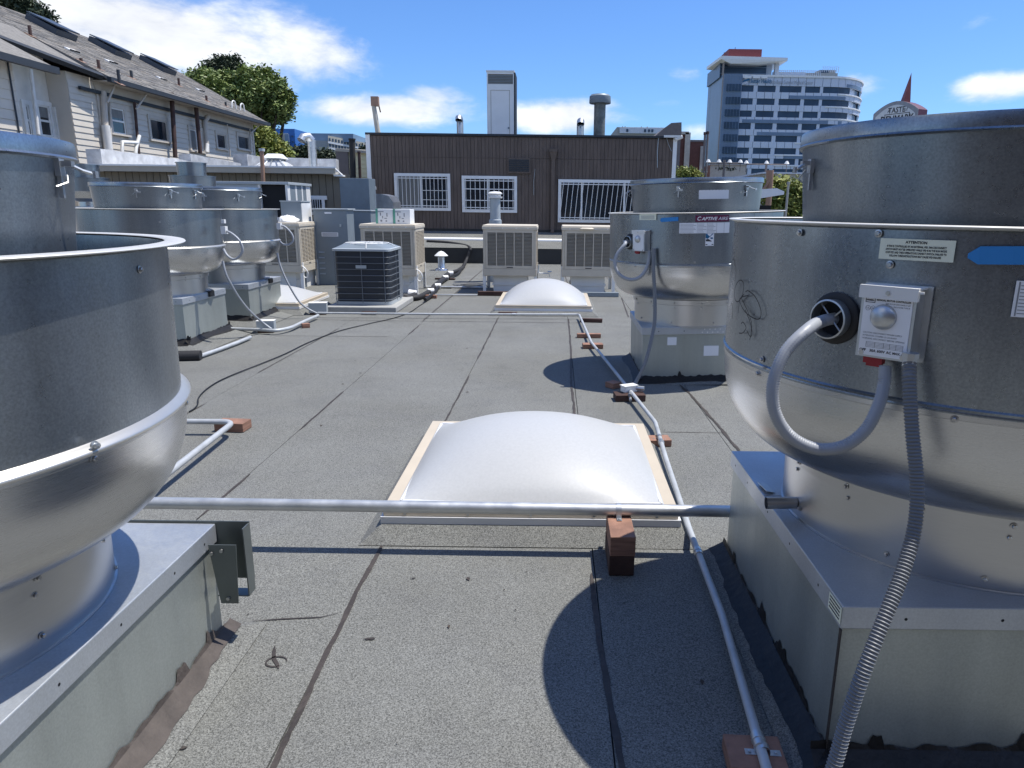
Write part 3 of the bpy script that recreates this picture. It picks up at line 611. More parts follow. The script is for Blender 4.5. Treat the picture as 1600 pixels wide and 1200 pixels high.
P2 = P + [Vector((.45, 1.17, .10)), Vector((.42, 1.10, .018))]
conduit(TR, [wl(TR, p) for p in P2], .0150, 'flex_dark', ribstep=.0040, dr=.0017)
m = MB(); c = wl(TR, D(1421, 566, 1.575)); m.lathe([(.016, 0), (.016, .022), (.019, .022), (.019, .034), (0, .034)], 8); m.map(lambda v: v + c + Vector((0, 0, -.012))); m.build('conduit_fitting', 'zinc', TR)
# grease spout and small plates
m = MB(); q = wl(TR, G(1197, 786, .545)); m.tube([q, q + Vector((.10, .0, .002))], .020, 20, caps=False); m.tube([q + Vector((.001, 0, 0)), q + Vector((.09, 0, 0))], .0175, 20, caps=False); m.add([q + Vector((.03, .0175 * math.cos(k * .628), .0175 * math.sin(k * .628))) for k in range(10)], [tuple(range(10))]); m.build('drain_spout', 'drum', TR, smooth=40)
m = MB(); q = wl(TR, G(1203, 768, .503)); m.obox(q + Vector((-.005, .03, .004)), (.035, .09, .002), (Vector((.96, .1, -.2)), Vector((-.1, 1, 0)), Vector((.2, 0, .97)))); m.build('spout_clip', 'galv_cap', TR)
m = MB(); h = .602; m.box(-h - .0015, -h - .0005, -h + .002, -h + .085, .447, .494); o = m.build('caution_label', 'label_yellow', TR)
m = MB(); 
for k in range(4): m.box(-h - .0022, -h - .0016, -h + .010, -h + .078, .455 + k * .010, .459 + k * .010)
m.build('label_print', 'print', o)
m = MB(); m.box(-.595 - .003, -.5952, -.60, -.588, 0.06, .43); 
m.build('corner_tar_joint', 'tar_brown', TR)
# ---- middle right fan: same kind, leaning a little with the roof
LM = (1.30, 6.555, 0)
TM, dM = fan(LM, 'galvanised exhaust fan behind the nearest right one, with magenta label and white paper', hy=.495, half=.515, rr=.975, ry=R(-1.6),
    screws=scr('d', [(-166, .705), (-141, .705), (-117, .705), (-92, .705), (-68, .705), (-44, .705)]) + scr('d0', [(-166, .665), (-141, .665), (-117, .665), (-92, .665), (-158, .54), (-120, .535), (-80, .535)]) + scr('f', [(-140, 1.030), (-95, 1.030), (-50, 1.03)]) + scr('b', [(-100, 1.075), (-60, 1.40)]),
    latches=[(R(-114.8), 1.66), (R(-54.8), 1.66), (R(-175), 1.65)])
cS2, cG2, nG2 = disconnect(TM, dM, detail=False)
m = MB(); ac = -134; wrap_rect(m, R(-136.6), R(-124.4), 1.412, 1.462, dM['rb'] + .0065, n=6); o = m.build('warning_label', 'label_yellow', TM)
m = MB()
for k in range(4): wrap_rect(m, R(-135.4), R(-125.6), 1.420 + k * .008, 1.4225 + k * .008, dM['rb'] + .0085, n=4, t=.0003)
m.build('label_print', 'print_grey', o)
tape(TM, ((R(-121.8), 1.395, 1.428), (R(-110.5), 1.404, 1.436)), dM['rb'] + .008)
m = MB(); wrap_rect(m, R(-100.5), R(-80.5), 1.395, 1.445, dM['rb'] + .0065, n=10); o = m.build('maker_label', 'maroon', TM)
m = MB(); ctext(m, 'C', R(-98.6), 1.4185, .044, dM['rb'] + .0085, .95, .001, shear=.25); ctext(m, 'APTIVE', R(-92.4), 1.4175, .035, dM['rb'] + .0085, 1.10, .0010, shear=.25); m.build('label_print', 'card', o)
m = MB(); ctext(m, 'AIRE', R(-84.2), 1.4175, .035, dM['rb'] + .0085, 1.10, .0001, shear=.25); m.build('label_print', 'label_white', o)
m = MB(); wrap_rect(m, R(-109.8), R(-80.0), 1.305, 1.388, dM['rb'] + .0060, n=12); o = m.build('data_sheet_label', 'label_white', TM)
m = MB(); 
for (a0, a1) in ((-109.2, -99.6), (-98.9, -93.8), (-93.2, -88.2)):
    for k in range(7): wrap_rect(m, R(a0), R(a1 - random.random() * 2), 1.313 + k * .0105, 1.3155 + k * .0105, dM['rb'] + .0077, n=3, t=.0003)
for a0 in (-99.3, -93.5, -87.9, -83.4): wrap_rect(m, R(a0), R(a0 + .12), 1.306, 1.387, dM['rb'] + .0077, n=1, t=.0003)
m.build('label_print', 'print_grey', o)
m = MB(); wrap_rect(m, R(-94.2), R(-89.2), 1.205, 1.303, dM['rb'] + .0060, n=4); o = m.build('emblem_sticker', 'label_white', TM)
m = MB(); rad = dM['rb'] + .0079
def poly_on(m, pts, a, z, r, mi=0): m.add(wrap(pts, a, z, r), [tuple(range(len(pts)))], mi)
poly_on(m, [(-.033, .045), (.030, .045), (-.018, .004), (-.033, .012)], R(-91.7), 1.256, rad, 0); poly_on(m, [(-.030, 0), (-.012, .004), (.018, -.014), (.010, -.017), (-.03, -.015)], R(-91.7), 1.256, rad, 1)
poly_on(m, [(.000, .012), (.020, .018), (.028, .008), (.018, .002), (.008, .006)], R(-91.7), 1.256, rad, 0); poly_on(m, [(-.03, -.044), (.03, -.044), (.03, -.037), (-.03, -.037)], R(-91.7), 1.256, rad, 1)
m.build('emblem', ['blue_ink', 'print'], o)
m = MB(); wrap_rect(m, R(-98.2), R(-72.9), 1.572, 1.678, dM['q1'] + .014, n=10); m.build('blank_paper_label', 'label_white', TM)
m = MB()
for (x0, x1, z0, z1) in ((-.30, -.22, .34, .41), (.02, .15, .24, .33)): m.box(x0, x1, -.4985, -.4955, z0, z1)
m.build('faded_sticker', 'label_white', TM)
m = MB(); m.box(-.02, .53, -.5075, -.5065, .438, .496)
for i in range(11):
    for j in range(2): q = (.0 + i * .045 + j * .02, .452 + j * .026); m.add([(q[0] + .006 * math.cos(k * 1.05), -.5078, q[1] + .006 * math.sin(k * 1.05)) for k in range(6)], [tuple(range(6))], 1)
m.build('perforated_strip', ['galv_cap', 'white_metal'], TM)
Rz = Matrix.Rotation(R(-1.6), 4, 'Y'); hole = Vector(LM) + (Rz @ cG2)
iv = lambda p: Rz.inverted() @ (Vector(p) - Vector(LM))
P = [hole + nG2 * 0, hole + nG2 * .06, D(977, 381, 5.98), D(964, 398, 5.96), D(961, 415, 5.95), D(969, 430, 5.94), D(985, 437, 5.93), D(1000, 433, 5.93), D(1010, 420, 5.94), D(1014, 404, 5.95), D(1014, 392, 5.96)]
conduit(TM, [iv(p) for p in P], .0150, 'flex_grey', ribstep=.008, n=8, k=6)
P = [D(1022, 388, 5.90), D(1021, 420, 5.88), D(1023, 460, 5.86), D(1023, 500, 5.83), D(1018, 530, 5.78), D(1007, 570, 5.72), D(990, 604, 5.66), G(984, 618, .06)]
conduit(TM, [iv(p) for p in P], .0155, 'flex_dark', ribstep=.01, n=8, k=6)
# ---- near left fan
LL = (-1.74, 1.59, 0)
cyl = lambda px, py, r: CY(LL, r, px, py)
TL, dL = fan(LL, 'huge galvanised exhaust fan nearest on the left, cut off by the frame', tarm='tar_worn', zc=.445, half=.59, rr=.985, zs=.985, tz=.973, wide_lip=.040,
    screws=[('f', R(-12.8), .965), ('f', R(20), .965), ('f', R(-45), .965)] + scr('d', [(-12, .648), (18, .648), (-35, .648), (48, .648)]) + scr('d0', [(-12, .60), (18, .60), (-35, .60), (-12, .492), (28, .470), (-40, .49)]) + scr('t', [(5, 1.345), (40, 1.34)]),
    latches=[(cyl(80, 258, .57)[0], 1.575)])
m = MB()                                                # big flange bolt with washer
a = R(-12.8); n_ = Vector((math.cos(a), math.sin(a), 0)); t_ = Vector((-math.sin(a), math.cos(a), 0)); q = n_ * (dL['rf'] + .010) + Vector((0, 0, .995))
m.lathe([(.010, 0), (.010, .004), (.0065, .0045), (.0065, .012), (.0, .013)], 12); m.map(lambda v: q + t_ * v.x + Vector((0, 0, 1)) * v.y + n_ * v.z); m.build('flange_bolt', 'zinc', TL)
# grease trough hung on the far right corner of the left curb
m = MB(); X0, Y0 = .602, .60
m.box(X0 - .62, X0 + .112, Y0 + .004, Y0 + .008, .24, .452); m.box(X0 + .108, X0 + .112, Y0 - .045, Y0 + .004, .20, .448); m.box(X0 + .004, X0 + .108, Y0 - .045, Y0 + .004, .198, .202)
gt = m.build('grease_trough', 'trough_grey', TL)
m = MB(); m.prism([(0, 0), (.092, 0), (.080, -.215), (.022, -.215)], 0, .004); m.map(lambda v: Vector((X0 + .006 + v.x, Y0 - .072 - v.z, .405 + v.y))); m.build('trough_face', 'trough_grey', gt)
for (dx, dz) in ((.05, .385), (.055, .21), (.016, .375)):
    m = MB(); m.lathe([(0, .006), (.006, .006), (.007, 0)], 8); m.map(lambda v: Vector((X0 + dx + v.x, Y0 - .077 - v.z, dz + v.y))); m.build('trough_bolt', 'bolt', gt)
# ---- two fans further back on the left
def cups(T, d, y, s=1):
    m = MB(); h = d['half'] + .012; zc = d['zc']
    m.prism([(-.02, -.085), (.055, -.05), (.07, .02), (.03, .085), (-.03, .085)], zc - .05, zc + .008); m.map(lambda v: Vector((v.x + h - .035, v.y + y, v.z)))
    m.build('grease_cup', 'rubber', T); m = MB(); m.tube([Vector((h - .09, y - .03, zc + .01)), Vector((h + .0, y + .02, zc + .014))], .018, 10); m.build('drain_spout', 'zinc', T, smooth=40)
T2, d2 = fan((-4.33, 7.73, 0), 'exhaust fan standing second in the left row, behind the nearest left one', zc=.53, half=.48, rr=.88, zs=.925, near=False, cant=(.28, .09), wide_lip=.030,
    screws=[('f', R(-20), 1.03), ('f', R(-60), 1.03), ('d', R(-30), .72), ('d', R(-8), .72), ('d0', R(-30), .69), ('d0', R(-8), .69), ('b', R(-55), 1.30)], latches=[(R(-38), 1.60), (R(-72), 1.60), (R(-5), 1.6)])
cups(T2, d2, .12)
T3, d3 = fan((-4.385, 9.40, 0), 'exhaust fan farthest in the left row, beside the cooler with the bag', zc=.50, half=.525, rr=.92, zs=.95, near=False, cant=(.28, .09), wide_lip=.030,
    screws=[('f', R(-20), 1.02), ('f', R(-60), 1.02), ('d', R(-40), .70), ('d', R(-12), .70), ('d0', R(-40), .67), ('d0', R(-12), .67), ('d0', R(-40), .53), ('d0', R(-12), .53)], latches=[(R(-38), 1.58), (R(-80), 1.58), (R(5), 1.6)])
cups(T3, d3, .15)
def sideloop(T, top, loop, drop, r=.013):
    loc = Vector(T.location); q = top
    m = MB(); q_ = q - loc; m.box(q_.x - .03, q_.x + .02, q_.y - .03, q_.y + .03, q_.z - .05, q_.z + .03); m.box(q_.x - .02, q_.x + .012, q_.y - .02, q_.y + .02, q_.z + .06, q_.z + .10); m.build('junction_fitting', 'white_metal', T)
    conduit(T, [p - loc for p in loop], r, 'flex_grey', ribstep=.012, n=8, k=6); conduit(T, [p - loc for p in drop], r, 'flex_grey', ribstep=.012, n=8, k=6)
Y = 7.62
sideloop(T2, D(351, 358, Y), [D(351, 360, Y), D(362, 365, Y - .03), D(374, 376, Y - .05), D(379, 389, Y - .05), D(375, 400, Y - .05), D(365, 405, Y - .04), D(355, 399, Y - .02), D(349, 389, Y)],
    [D(348, 408, Y), D(353, 428, Y), D(362, 446, Y + .05), D(374, 466, Y + .15), D(390, 486, Y + .3), D(409, 503, 8.15), G(424, 514, .06)])
Y = 9.3
sideloop(T3, D(437, 352, Y), [D(437, 352, Y), D(446, 355, Y), D(456, 366, Y), D(458, 376, Y), D(452, 382, Y), D(443, 382, Y), D(437, 377, Y)],
    [D(433, 395, Y), D(437, 412, Y), D(444, 430, Y), D(454, 450, Y), D(468, 472, Y + .05), D(482, 483, 9.4), G(496, 490, .06)])
# ---- two small exhaust fans far left
def small_fan(loc, label):
    T = thing('small_exhaust_fan', label, 'exhaust fan', loc, 0, 'small exhaust fans at the back left')
    m = MB(); m.box(-.24, .24, -.24, .24, 0, .55); m.build('curb', 'galv_curb', T); m = MB(); m.box(-.26, .26, -.26, .26, .55, .60); m.build('curb_cap', 'galv_cap', T)
    m = MB(); m.lathe([(.16, .60), (.16, .68), (.20, .69), (.30, .74), (.345, .82), (.35, .86)], 48); m.build('bowl', 'spun', T, smooth=30)
    m = MB(); m.lathe([(.35, .86), (.365, 1.08), (.375, 1.085), (.375, 1.095), (.36, 1.09), (.345, .87)], 48); m.build('windband', 'galv', T, smooth=30)
    m = MB(); m.lathe([(.22, .9), (.235, 1.30), (.245, 1.30), (.245, 1.315), (.23, 1.31), (.22, 1.0)], 48); st = m.build('stack', 'galv', T, smooth=30); m = MB(); m.lathe([(0, 1.2), (.225, 1.2)], 32); m.build('damper', 'galv', st)
    return T
q = D(300, 270, 12.6); A_ = small_fan((q.x, 12.6, D(300, 254, 12.6).z - 1.315), 'small round exhaust fan standing above the rims of the two back left fans')
q = D(132, 270, 12.9); dup(A_, (q.x, 12.9, D(132, 257, 12.9).z - 1.315), 'small round exhaust fan at far left, half hidden by the near left fan')
for t_ in (A_,): pass
# ================================================================== SKYLIGHTS
def skylight(loc, label, w, d, rise, rz=0, hz=.115):
    T = thing('skylight', label, 'skylight', loc, rz, 'domed roof skylights')
    m = MB(); fl = .09
    v = [(-w / 2 - fl, -d / 2 - fl * 1.3, .004), (w / 2 + fl, -d / 2 - fl * 1.3, .004), (w / 2 + fl, d / 2 + fl, .004), (-w / 2 - fl, d / 2 + fl, .004),
         (-w / 2 + .03, -d / 2 + .03, hz - .05), (w / 2 - .03, -d / 2 + .03, hz - .05), (w / 2 - .03, d / 2 - .03, hz - .05), (-w / 2 + .03, d / 2 - .03, hz - .05)]
    m.add(v, [(k, (k + 1) % 4, 4 + (k + 1) % 4, 4 + k) for k in range(4)]); m.build('felt_curb', 'roofing', T)
    m = MB(); b = .062                                  # metal retaining frame, mitred, with drip lip
    def fr(o0, i0, z0, z1, mi):
        O = [(-o0[0], -o0[1]), (o0[0], -o0[1]), (o0[0], o0[1]), (-o0[0], o0[1])]; I = [(-i0[0], -i0[1]), (i0[0], -i0[1]), (i0[0], i0[1]), (-i0[0], i0[1])]
        vs = [(x, y, z1) for x, y in O] + [(x, y, z1 - .002) for x, y in I] + [(x, y, z0) for x, y in O]; f = []
        for k in range(4): j = (k + 1) % 4; f += [(k, j, 4 + j, 4 + k), (8 + k, 8 + j, j, k)]
        m.add(vs, f, mi)
    fr((w / 2, d / 2), (w / 2 - b, d / 2 - b), hz - .045, hz, 0); fr((w / 2 + .012, d / 2 + .012), (w / 2 - .001, d / 2 - .001), hz - .075, hz - .040, 1)
    fr_ = m.build('frame', ['frame_tan', 'frame_white'], T)
    m = MB()
    for k in range(5):
        for y in (-1, 1): x = -w / 2 + .1 + k * (w - .2) / 4; m.box(x - .006, x + .006, y * (d / 2 + .0005) - .004, y * (d / 2 + .0005) + .004, hz - .034, hz - .022)
    m.build('frame_screw', 'bolt', fr_)
    m = MB(); n = 36; vs = []; fs = []; W_, D_ = w / 2 - b + .006, d / 2 - b + .006
    for j in range(n + 1):
        for i in range(n + 1):
            u, v_ = -1 + 2 * i / n, -1 + 2 * j / n; e = (1 - abs(u) ** 2.15) * (1 - abs(v_) ** 2.15)
            fl_ = min(1, min(1 - abs(u), 1 - abs(v_)) / .05); z = hz + .001 + rise * (max(e, 0) ** .80) * (.5 + .5 * fl_) if e > 0 else hz + .001
            vs.append((u * W_, v_ * D_, z))
    for j in range(n):
        for i in range(n): a = j * (n + 1) + i; fs.append((a, a + 1, a + n + 2, a + n + 1))
    m.add(vs, fs); m.build('dome', 'dome_acrylic', T, smooth=50)
    m = MB(); x, y = W_ - .015, D_ - .015
    for (a0, a1, b0, b1) in ((-x, x, -y - .006, -y + .006), (-x, x, y - .006, y + .006)): m.box(a0, a1, b0, b1, hz - .01, hz + .010)
    for (a0, a1, b0, b1) in ((-x - .006, -x + .006, -y, y), (x - .006, x + .006, -y, y)): m.box(a0, a1, b0, b1, hz - .01, hz + .010)
    m.build('sealant_bead', 'frame_white', fr_)
    return T
skylight((-.098, 3.70, 0), 'big white domed skylight with tan frame in the foreground, behind the long pipe', 1.37, 1.36, .225, hz=.135)
skylight((-.155, 10.68, 0), 'white domed skylight in front of the two tan coolers left of the right-hand fans', 1.36, 1.56, .30, hz=.135)
skylight((-4.22, 10.0 + .35, 0), 'pale skylight half hidden behind the back left fan', 1.36, 1.30, .18, hz=.15)
# ================================================================== PIPES AND BLOCKS ON THE ROOF
def pipe(P, r, m_, label, name='conduit', cat='conduit', fr=.07, n=12, couplings=(), straps=(), group=None, k=5):
    pts = fillet(P, fr, k) if fr else [Vector(p) for p in P]
    loc = Vector((sum(p.x for p in pts) / len(pts), sum(p.y for p in pts) / len(pts), 0))
    T = thing(name, label, cat, loc, 0, group)
    m = MB(); m.tube([p - loc for p in pts], r, n); m.build('tube', m_, T, smooth=60)
    for (p, d) in couplings:
        p = Vector(p) - loc; d = Vector(d).normalized(); m = MB(); m.tube([p - d * .028, p - d * .026, p + d * .026, p + d * .028], [r + .001, r + .004, r + .004, r + .001], n); m.tube([p - d * .003, p + d * .003], [r + .006, r + .006], n); m.build('coupling', 'zinc', T, smooth=40)
    for (p, d, zb) in straps: strap(T, Vector(p) - loc, Vector(d).normalized(), r, zb)
    return T
def strap(T, p, d, r, zb):
    """two-hole strap over the pipe, screwed to the block top at height zb"""
    s = Vector((0, 0, 1)).cross(d).normalized(); m = MB(); w = .011; pts = []
    pts.append(p + s * (-r - .034) + Vector((0, 0, zb - p.z + .002))); pts.append(p + s * (-r - .003) + Vector((0, 0, zb - p.z + .002)))
    for k in range(9): a = math.pi - k * math.pi / 8; pts.append(p + s * ((r + .0025) * math.cos(a)) + Vector((0, 0, (r + .0025) * math.sin(a))))
    pts.append(p + s * (r + .003) + Vector((0, 0, zb - p.z + .002))); pts.append(p + s * (r + .034) + Vector((0, 0, zb - p.z + .002)))
    vs = []; fs = []
    for q in pts: vs += [q - d * w, q + d * w]
    for i in range(len(pts) - 1): fs.append((2 * i, 2 * i + 1, 2 * i + 3, 2 * i + 2))
    m.add(vs, fs)
    for e in (pts[0].lerp(pts[1], .4), pts[-1].lerp(pts[-2], .4)): q = MB(); q.lathe([(.005, 0), (.005, .003), (0, .004)], 8); q.map(lambda v: v + e + Vector((0, 0, .001))); m.add(q.v, q.f)
    return m.build('strap', 'zinc', T, smooth=40)
def block(x, y, w, d, h, rz=0, label='', m_='red_wood', layers=1, group='wooden blocks carrying the conduits'):
    T = thing('wood_block', label, 'wood block', (x, y, 0), rz, group)
    for k in range(layers):
        a = MB(); j = .002 * (k % 2); hh = h / layers; a.cbox(-w / 2 + j, w / 2 + j, -d / 2, d / 2 + j * 3, .004 + k * hh + .0005 * k, .004 + (k + 1) * hh, .003); a.build('timber', m_ if layers == 1 or k else 'dark_wood', T)
    return T
# long horizontal pipe across the foreground
yp = lambda x: 2.872 - .006 * x
pipe([(-3.2, yp(-3.2), .207), (3.1, yp(3.1), .207)], .0265, 'emt', 'long thick silver pipe running across the foreground from left curb to right curb', fr=0, n=20, couplings=())
block(.293, 2.78, .105, .24, .176, label='tall double wooden block under the long foreground pipe', layers=2)
m = MB(); T = bpy.data.objects['conduit']; strap(T, Vector((.293, yp(.293), .207)) - T.location, Vector((1, 0, 0)), .0265, .182)
# conduit winding down the right side
hz = .062; r_ = .0135
pts = [G(497, 489, hz), G(700, 491, hz), G(905, 491.5, hz), G(924, 535, hz), G(962, 582, hz), G(1024, 660, hz), G(1040, 715, hz), G(1078, 830, hz), G(1128, 960, hz), G(1196, 1195, hz), G(1225, 1300, hz)]
cp = lambda a, b, f: (a.lerp(b, f), b - a)
TC = pipe(pts, r_ + .001, 'emt_paint', 'painted grey conduit snaking down the right side of the roof over wood blocks', couplings=[cp(pts[7], pts[8], .30), cp(pts[5], pts[6], .6), cp(pts[9], pts[8], .12), cp(pts[1], pts[2], .5)],
   straps=[(pts[9].lerp(pts[8], .12) + Vector((0.004, -.03, 0)), pts[9] - pts[8], .050), (pts[6].lerp(pts[5], .55), pts[6] - pts[5], .045)], fr=.05)
q = G(1181, 1172, .045); block(q.x - .005, q.y - .01, .155, .125, .046, R(-3), 'red wooden block strapped under the conduit at the bottom edge')
q = G(1028, 684, .04); block(q.x, q.y - .02, .15, .11, .044, R(6), 'red wooden block under the conduit beside the big skylight')
q = G(921, 500, .02); block(q.x + .02, q.y - .06, .30, .07, .046, R(-6), 'dark thin block under the bend of the conduit', 'dark_wood')
q = G(920, 525, .02); block(q.x, q.y, .28, .07, .046, R(2), 'light brown block, nearer of two under the bend', 'red_wood')
q = G(926, 541, .02); block(q.x, q.y, .22, .11, .046, R(4), 'small reddish block with dark edge right after the conduit bend', 'red_wood')
q = G(966, 603, .02); block(q.x - .04, q.y + .02, .10, .10, .046, R(40), 'red block in the shadow of the middle right fan')
q = G(984, 616, .03)
T = thing('junction_box', 'small white junction box where the fan conduit meets the roof conduit', 'junction box', (q.x, q.y, .0), R(28))
m = MB(); m.cbox(-.07, .05, -.035, .035, .055, .105, .005); m.build('box', 'pvc', T); m = MB(); m.box(-.075, .055, -.04, .04, .105, .110); m.build('cover', 'white_metal', T)
m = MB(); m.tube([(-.02, -.03, .07), (-.10, -.16, .03)], .012, 8); m.tube([(.04, -.02, .085), (.09, -.07, .085)], .018, 8); m.build('connector', 'zinc', T)
block(q.x - .01, q.y - .06, .24, .13, .050, R(5), 'dark weathered block below the white junction box', 'dark_wood')
# left conduit beside the near left fan
pts = [G(250, 655, .09), G(340, 659, .09), G(362, 662, .09), G(345, 680, .09), G(300, 709, .09), G(240, 755, .09)]
pts = [Vector((-3.0, 4.43, .09)), G(340, 657, .09), G(367, 662, .09), G(340, 682, .09), G(240, 757, .09), Vector((-2.3, 2.9, .09))]
pipe([pts[0], G(366, 659, .09), pts[4], pts[5]], .0185, 'emt_paint', 'pale conduit bent in a sharp corner beside the near left fan', fr=.09)
q = G(368, 668, .02); block(q.x - .02, q.y + .01, .20, .12, .060, R(-4), 'red block under the corner of the pale conduit on the left')
# conduits along the left curbs
pipe([G(308, 558, .03), G(345, 545, .03), G(372, 535, .03), G(391, 527, .03)], .020, 'emt_paint', 'short pale conduit along the curb of the second left fan', fr=.03)
pipe([G(270, 557, .04), G(314, 556, .04)], .055, 'insul', 'stub of black foam-wrapped pipe beside the second left curb', 'foam_pipe', 'pipe', fr=0)
pipe([G(345, 513, .05), G(405, 515, .05), G(432, 517, .05), G(455, 512, .05), G(478, 501, .05), G(497, 493, .05)], .020, 'emt_paint', 'pale curved conduit between the two back left fans', fr=.10)
def jbox(px, py, s, label, m_='cabinet_light'):
    q = G(px, py, .0); T = thing('junction_box', label, 'junction box', (q.x, q.y, 0), R(10)); m = MB(); m.cbox(-s, s, -s * .6, s * .6, .03, .03 + s * 1.1, .004); m.build('box', m_, T)
    m = MB(); m.box(-s * .9, s * .9, -s * .65, s * .5, 0, .029); m.build('foot_block', 'dark_wood', T)
    m = MB(); m.box(-s * 1.03, s * 1.03, -s * .63, s * .63, .03 + s * 1.1, .035 + s * 1.1); m.build('cover', 'white_metal', T)
jbox(417, 519, .10, 'grey junction box on a dark block near the second left fan'); jbox(498, 491, .12, 'white junction box at the left end of the long cross conduit')
q = G(478, 512, .0); block(q.x, q.y, .09, .07, .05, R(30), 'small reddish block under the curved conduit between back left fans')
q = G(790, 493, 0); block(q.x + .03, q.y, .26, .07, .045, 0, 'dark block under the middle of the cross conduit', 'dark_wood')
q = G(577, 492, 0); block(q.x, q.y, .20, .05, .045, 0, 'dark block under the cross conduit in front of the condenser', 'dark_wood')
# black cable lying on the roof
C_ = [(296, 643), (304, 638), (309, 631), (310, 622), (318, 612), (331, 602), (347, 593), (375, 581), (406, 569), (445, 553), (482, 535), (527, 518), (575, 506), (615, 497), (640, 488), (655, 478), (668, 470)]
P = spline([G(a, b, .011) for a, b in C_], 6); m = MB(); m.tube(P, .0055, 6); m.build('black_cable', 'rubber', smooth=60, **tags('thin black cable lying in a long curve across the left of the roof', 'cable'))
C_ = [(300, 644), (306, 640), (310, 634)]; 
# ================================================================== COOLERS
def cooler(loc, label, w=.93, d=.88, zb=.30, zt=1.17, bag=False):
    T = thing('evaporative_cooler', label, 'cooler', loc, 0, 'tan evaporative coolers')
    # corner posts, pan, lid
    m = MB(); m.cbox(-w / 2, w / 2, -d / 2, d / 2, zb, zb + .13, .012); m.build('water_pan', 'cooler_tan', T)
    m = MB(); m.cbox(-w / 2 - .012, w / 2 + .012, -d / 2 - .012, d / 2 + .012, zt - .075, zt - .02, .008); m.cbox(-w / 2 - .004, w / 2 + .004, -d / 2 - .004, d / 2 + .004, zt - .022, zt, .01); lid = m.build('lid', 'cooler_top', T)
    m = MB()
    for x in (-.36, -.13, .12, .34):
        m.box(x * w - .008, x * w + .008, -d / 2 - .016, -d / 2 - .010, zt - .055, zt - .042)
        m.box(w / 2 + .010, w / 2 + .016, x * d - .008, x * d + .008, zt - .055, zt - .042)
    m.build('lid_screw', 'white_metal', lid)
    m = MB(); m.box(-w / 2 + .035, w / 2 - .035, -d / 2 + .035, d / 2 - .035, zb + .13, zt - .075); m.build('wet_core', 'cooler_dark', T)
    z0, z1 = zb + .13, zt - .075
    for sx in (-1, 1):
        for sy in (-1, 1): m = MB(); m.cbox(min(sx * (w / 2 - .005), sx * (w / 2 - .045)), max(sx * (w / 2 - .005), sx * (w / 2 - .045)), min(sy * (d / 2 - .005), sy * (d / 2 - .045)), max(sy * (d / 2 - .005), sy * (d / 2 - .045)), z0, z1, .006); m.build('corner_post', 'cooler_tan', T)
    def louvre(W_, place):                              # panel in local (u, out, z)
        P_ = MB(); n = 5; e = .05; hw = W_ / 2 - .045
        P_.box(-hw, hw, -.001, .014, z1 - .05, z1); P_.box(-hw, hw, -.001, .014, z0, z0 + .05)
        P_.box(-hw, -hw + .035, -.001, .014, z0 + .05, z1 - .05); P_.box(hw - .035, hw, -.001, .014, z0 + .05, z1 - .05)
        cw = (2 * hw - .07) / n
        for k in range(1, n): x = -hw + .035 + k * cw; P_.box(x - .008, x + .008, .0, .0145, z0 + .05, z1 - .05)
        P_.map(place); pn = P_.build('louvre_panel', 'cooler_tan', T)
        Q = MB(); N_ = 24; hh = (z1 - z0 - .10) / N_
        for k in range(N_):
            z = z0 + .05 + k * hh
            Q.add([(-hw + .034, .013, z), (hw - .034, .013, z), (hw - .034, -.012, z + hh * .66), (-hw + .034, -.012, z + hh * .66), (-hw + .034, .010, z - .003), (hw - .034, .010, z - .003)], [(0, 1, 2, 3), (4, 5, 1, 0)])
        Q.map(place); o = Q.build('louvre_slat', 'cooler_slat', pn); o['kind'] = 'stuff'
        Q = MB(); Q.box(-.055, .055, .0145, .0165, z0 + .012, z0 + .026); Q.map(place); Q.build('maker_plate', 'print', pn)
    louvre(w, lambda v: Vector((v.x, -d / 2 + .012 - v.y, v.z)))
    louvre(d, lambda v: Vector((w / 2 - .012 + v.y, v.x, v.z)))
    louvre(d, lambda v: Vector((-w / 2 + .012 - v.y, -v.x, v.z)))
    for sx in (-1, 1):
        for sy in (-1, 1):
            m = MB(); x = sx * (w / 2 + .006); y = sy * (d / 2 - .03); m.box(min(x, x - sx * .05), max(x, x - sx * .05), y - .003, y + .003, 0, zb + .18); m.box(min(x, x + sx * .004), max(x, x + sx * .004), y - .05 * (sy > 0), y + .05 * (sy < 0), 0, zb + .18); m.build('leg', 'white_metal', T)
    m = MB(); m.box(-.30, .30, -.30, .30, 0, zb); m.box(-.32, .32, -.32, .32, .13, .16); m.build('duct_plenum', 'white_metal', T)
    return T
c2 = G(755, 458); yf = 12.42; dpt = .88
K2 = cooler((-.79, yf + dpt / 2, 0), 'tan evaporative cooler behind the middle skylight, left one of the pair')
K3 = dup(K2, (.585, yf + dpt / 2 + .02, 0), 'tan evaporative cooler with a dented lid, next to the middle right fan')
K1 = dup(K2, (-2.85, 12.2 + dpt / 2, 0), 'tan evaporative cooler with two white cartons on top, behind the black condenser')
K0 = dup(K2, (-4.94, 12.55 + dpt / 2, 0), 'tan evaporative cooler with a white bag on top, behind the back left fan')
m = MB(); m.lathe([(.0, .02), (.09, .018), (.13, 0), (.0, -.02)], 16); m.map(lambda v: Vector((v.x, v.y * .5, v.z))); m.map(lambda v: v + Vector((-.04, -dpt / 2 - .005, 1.125))); m.build('dent', 'cooler_top', K3)
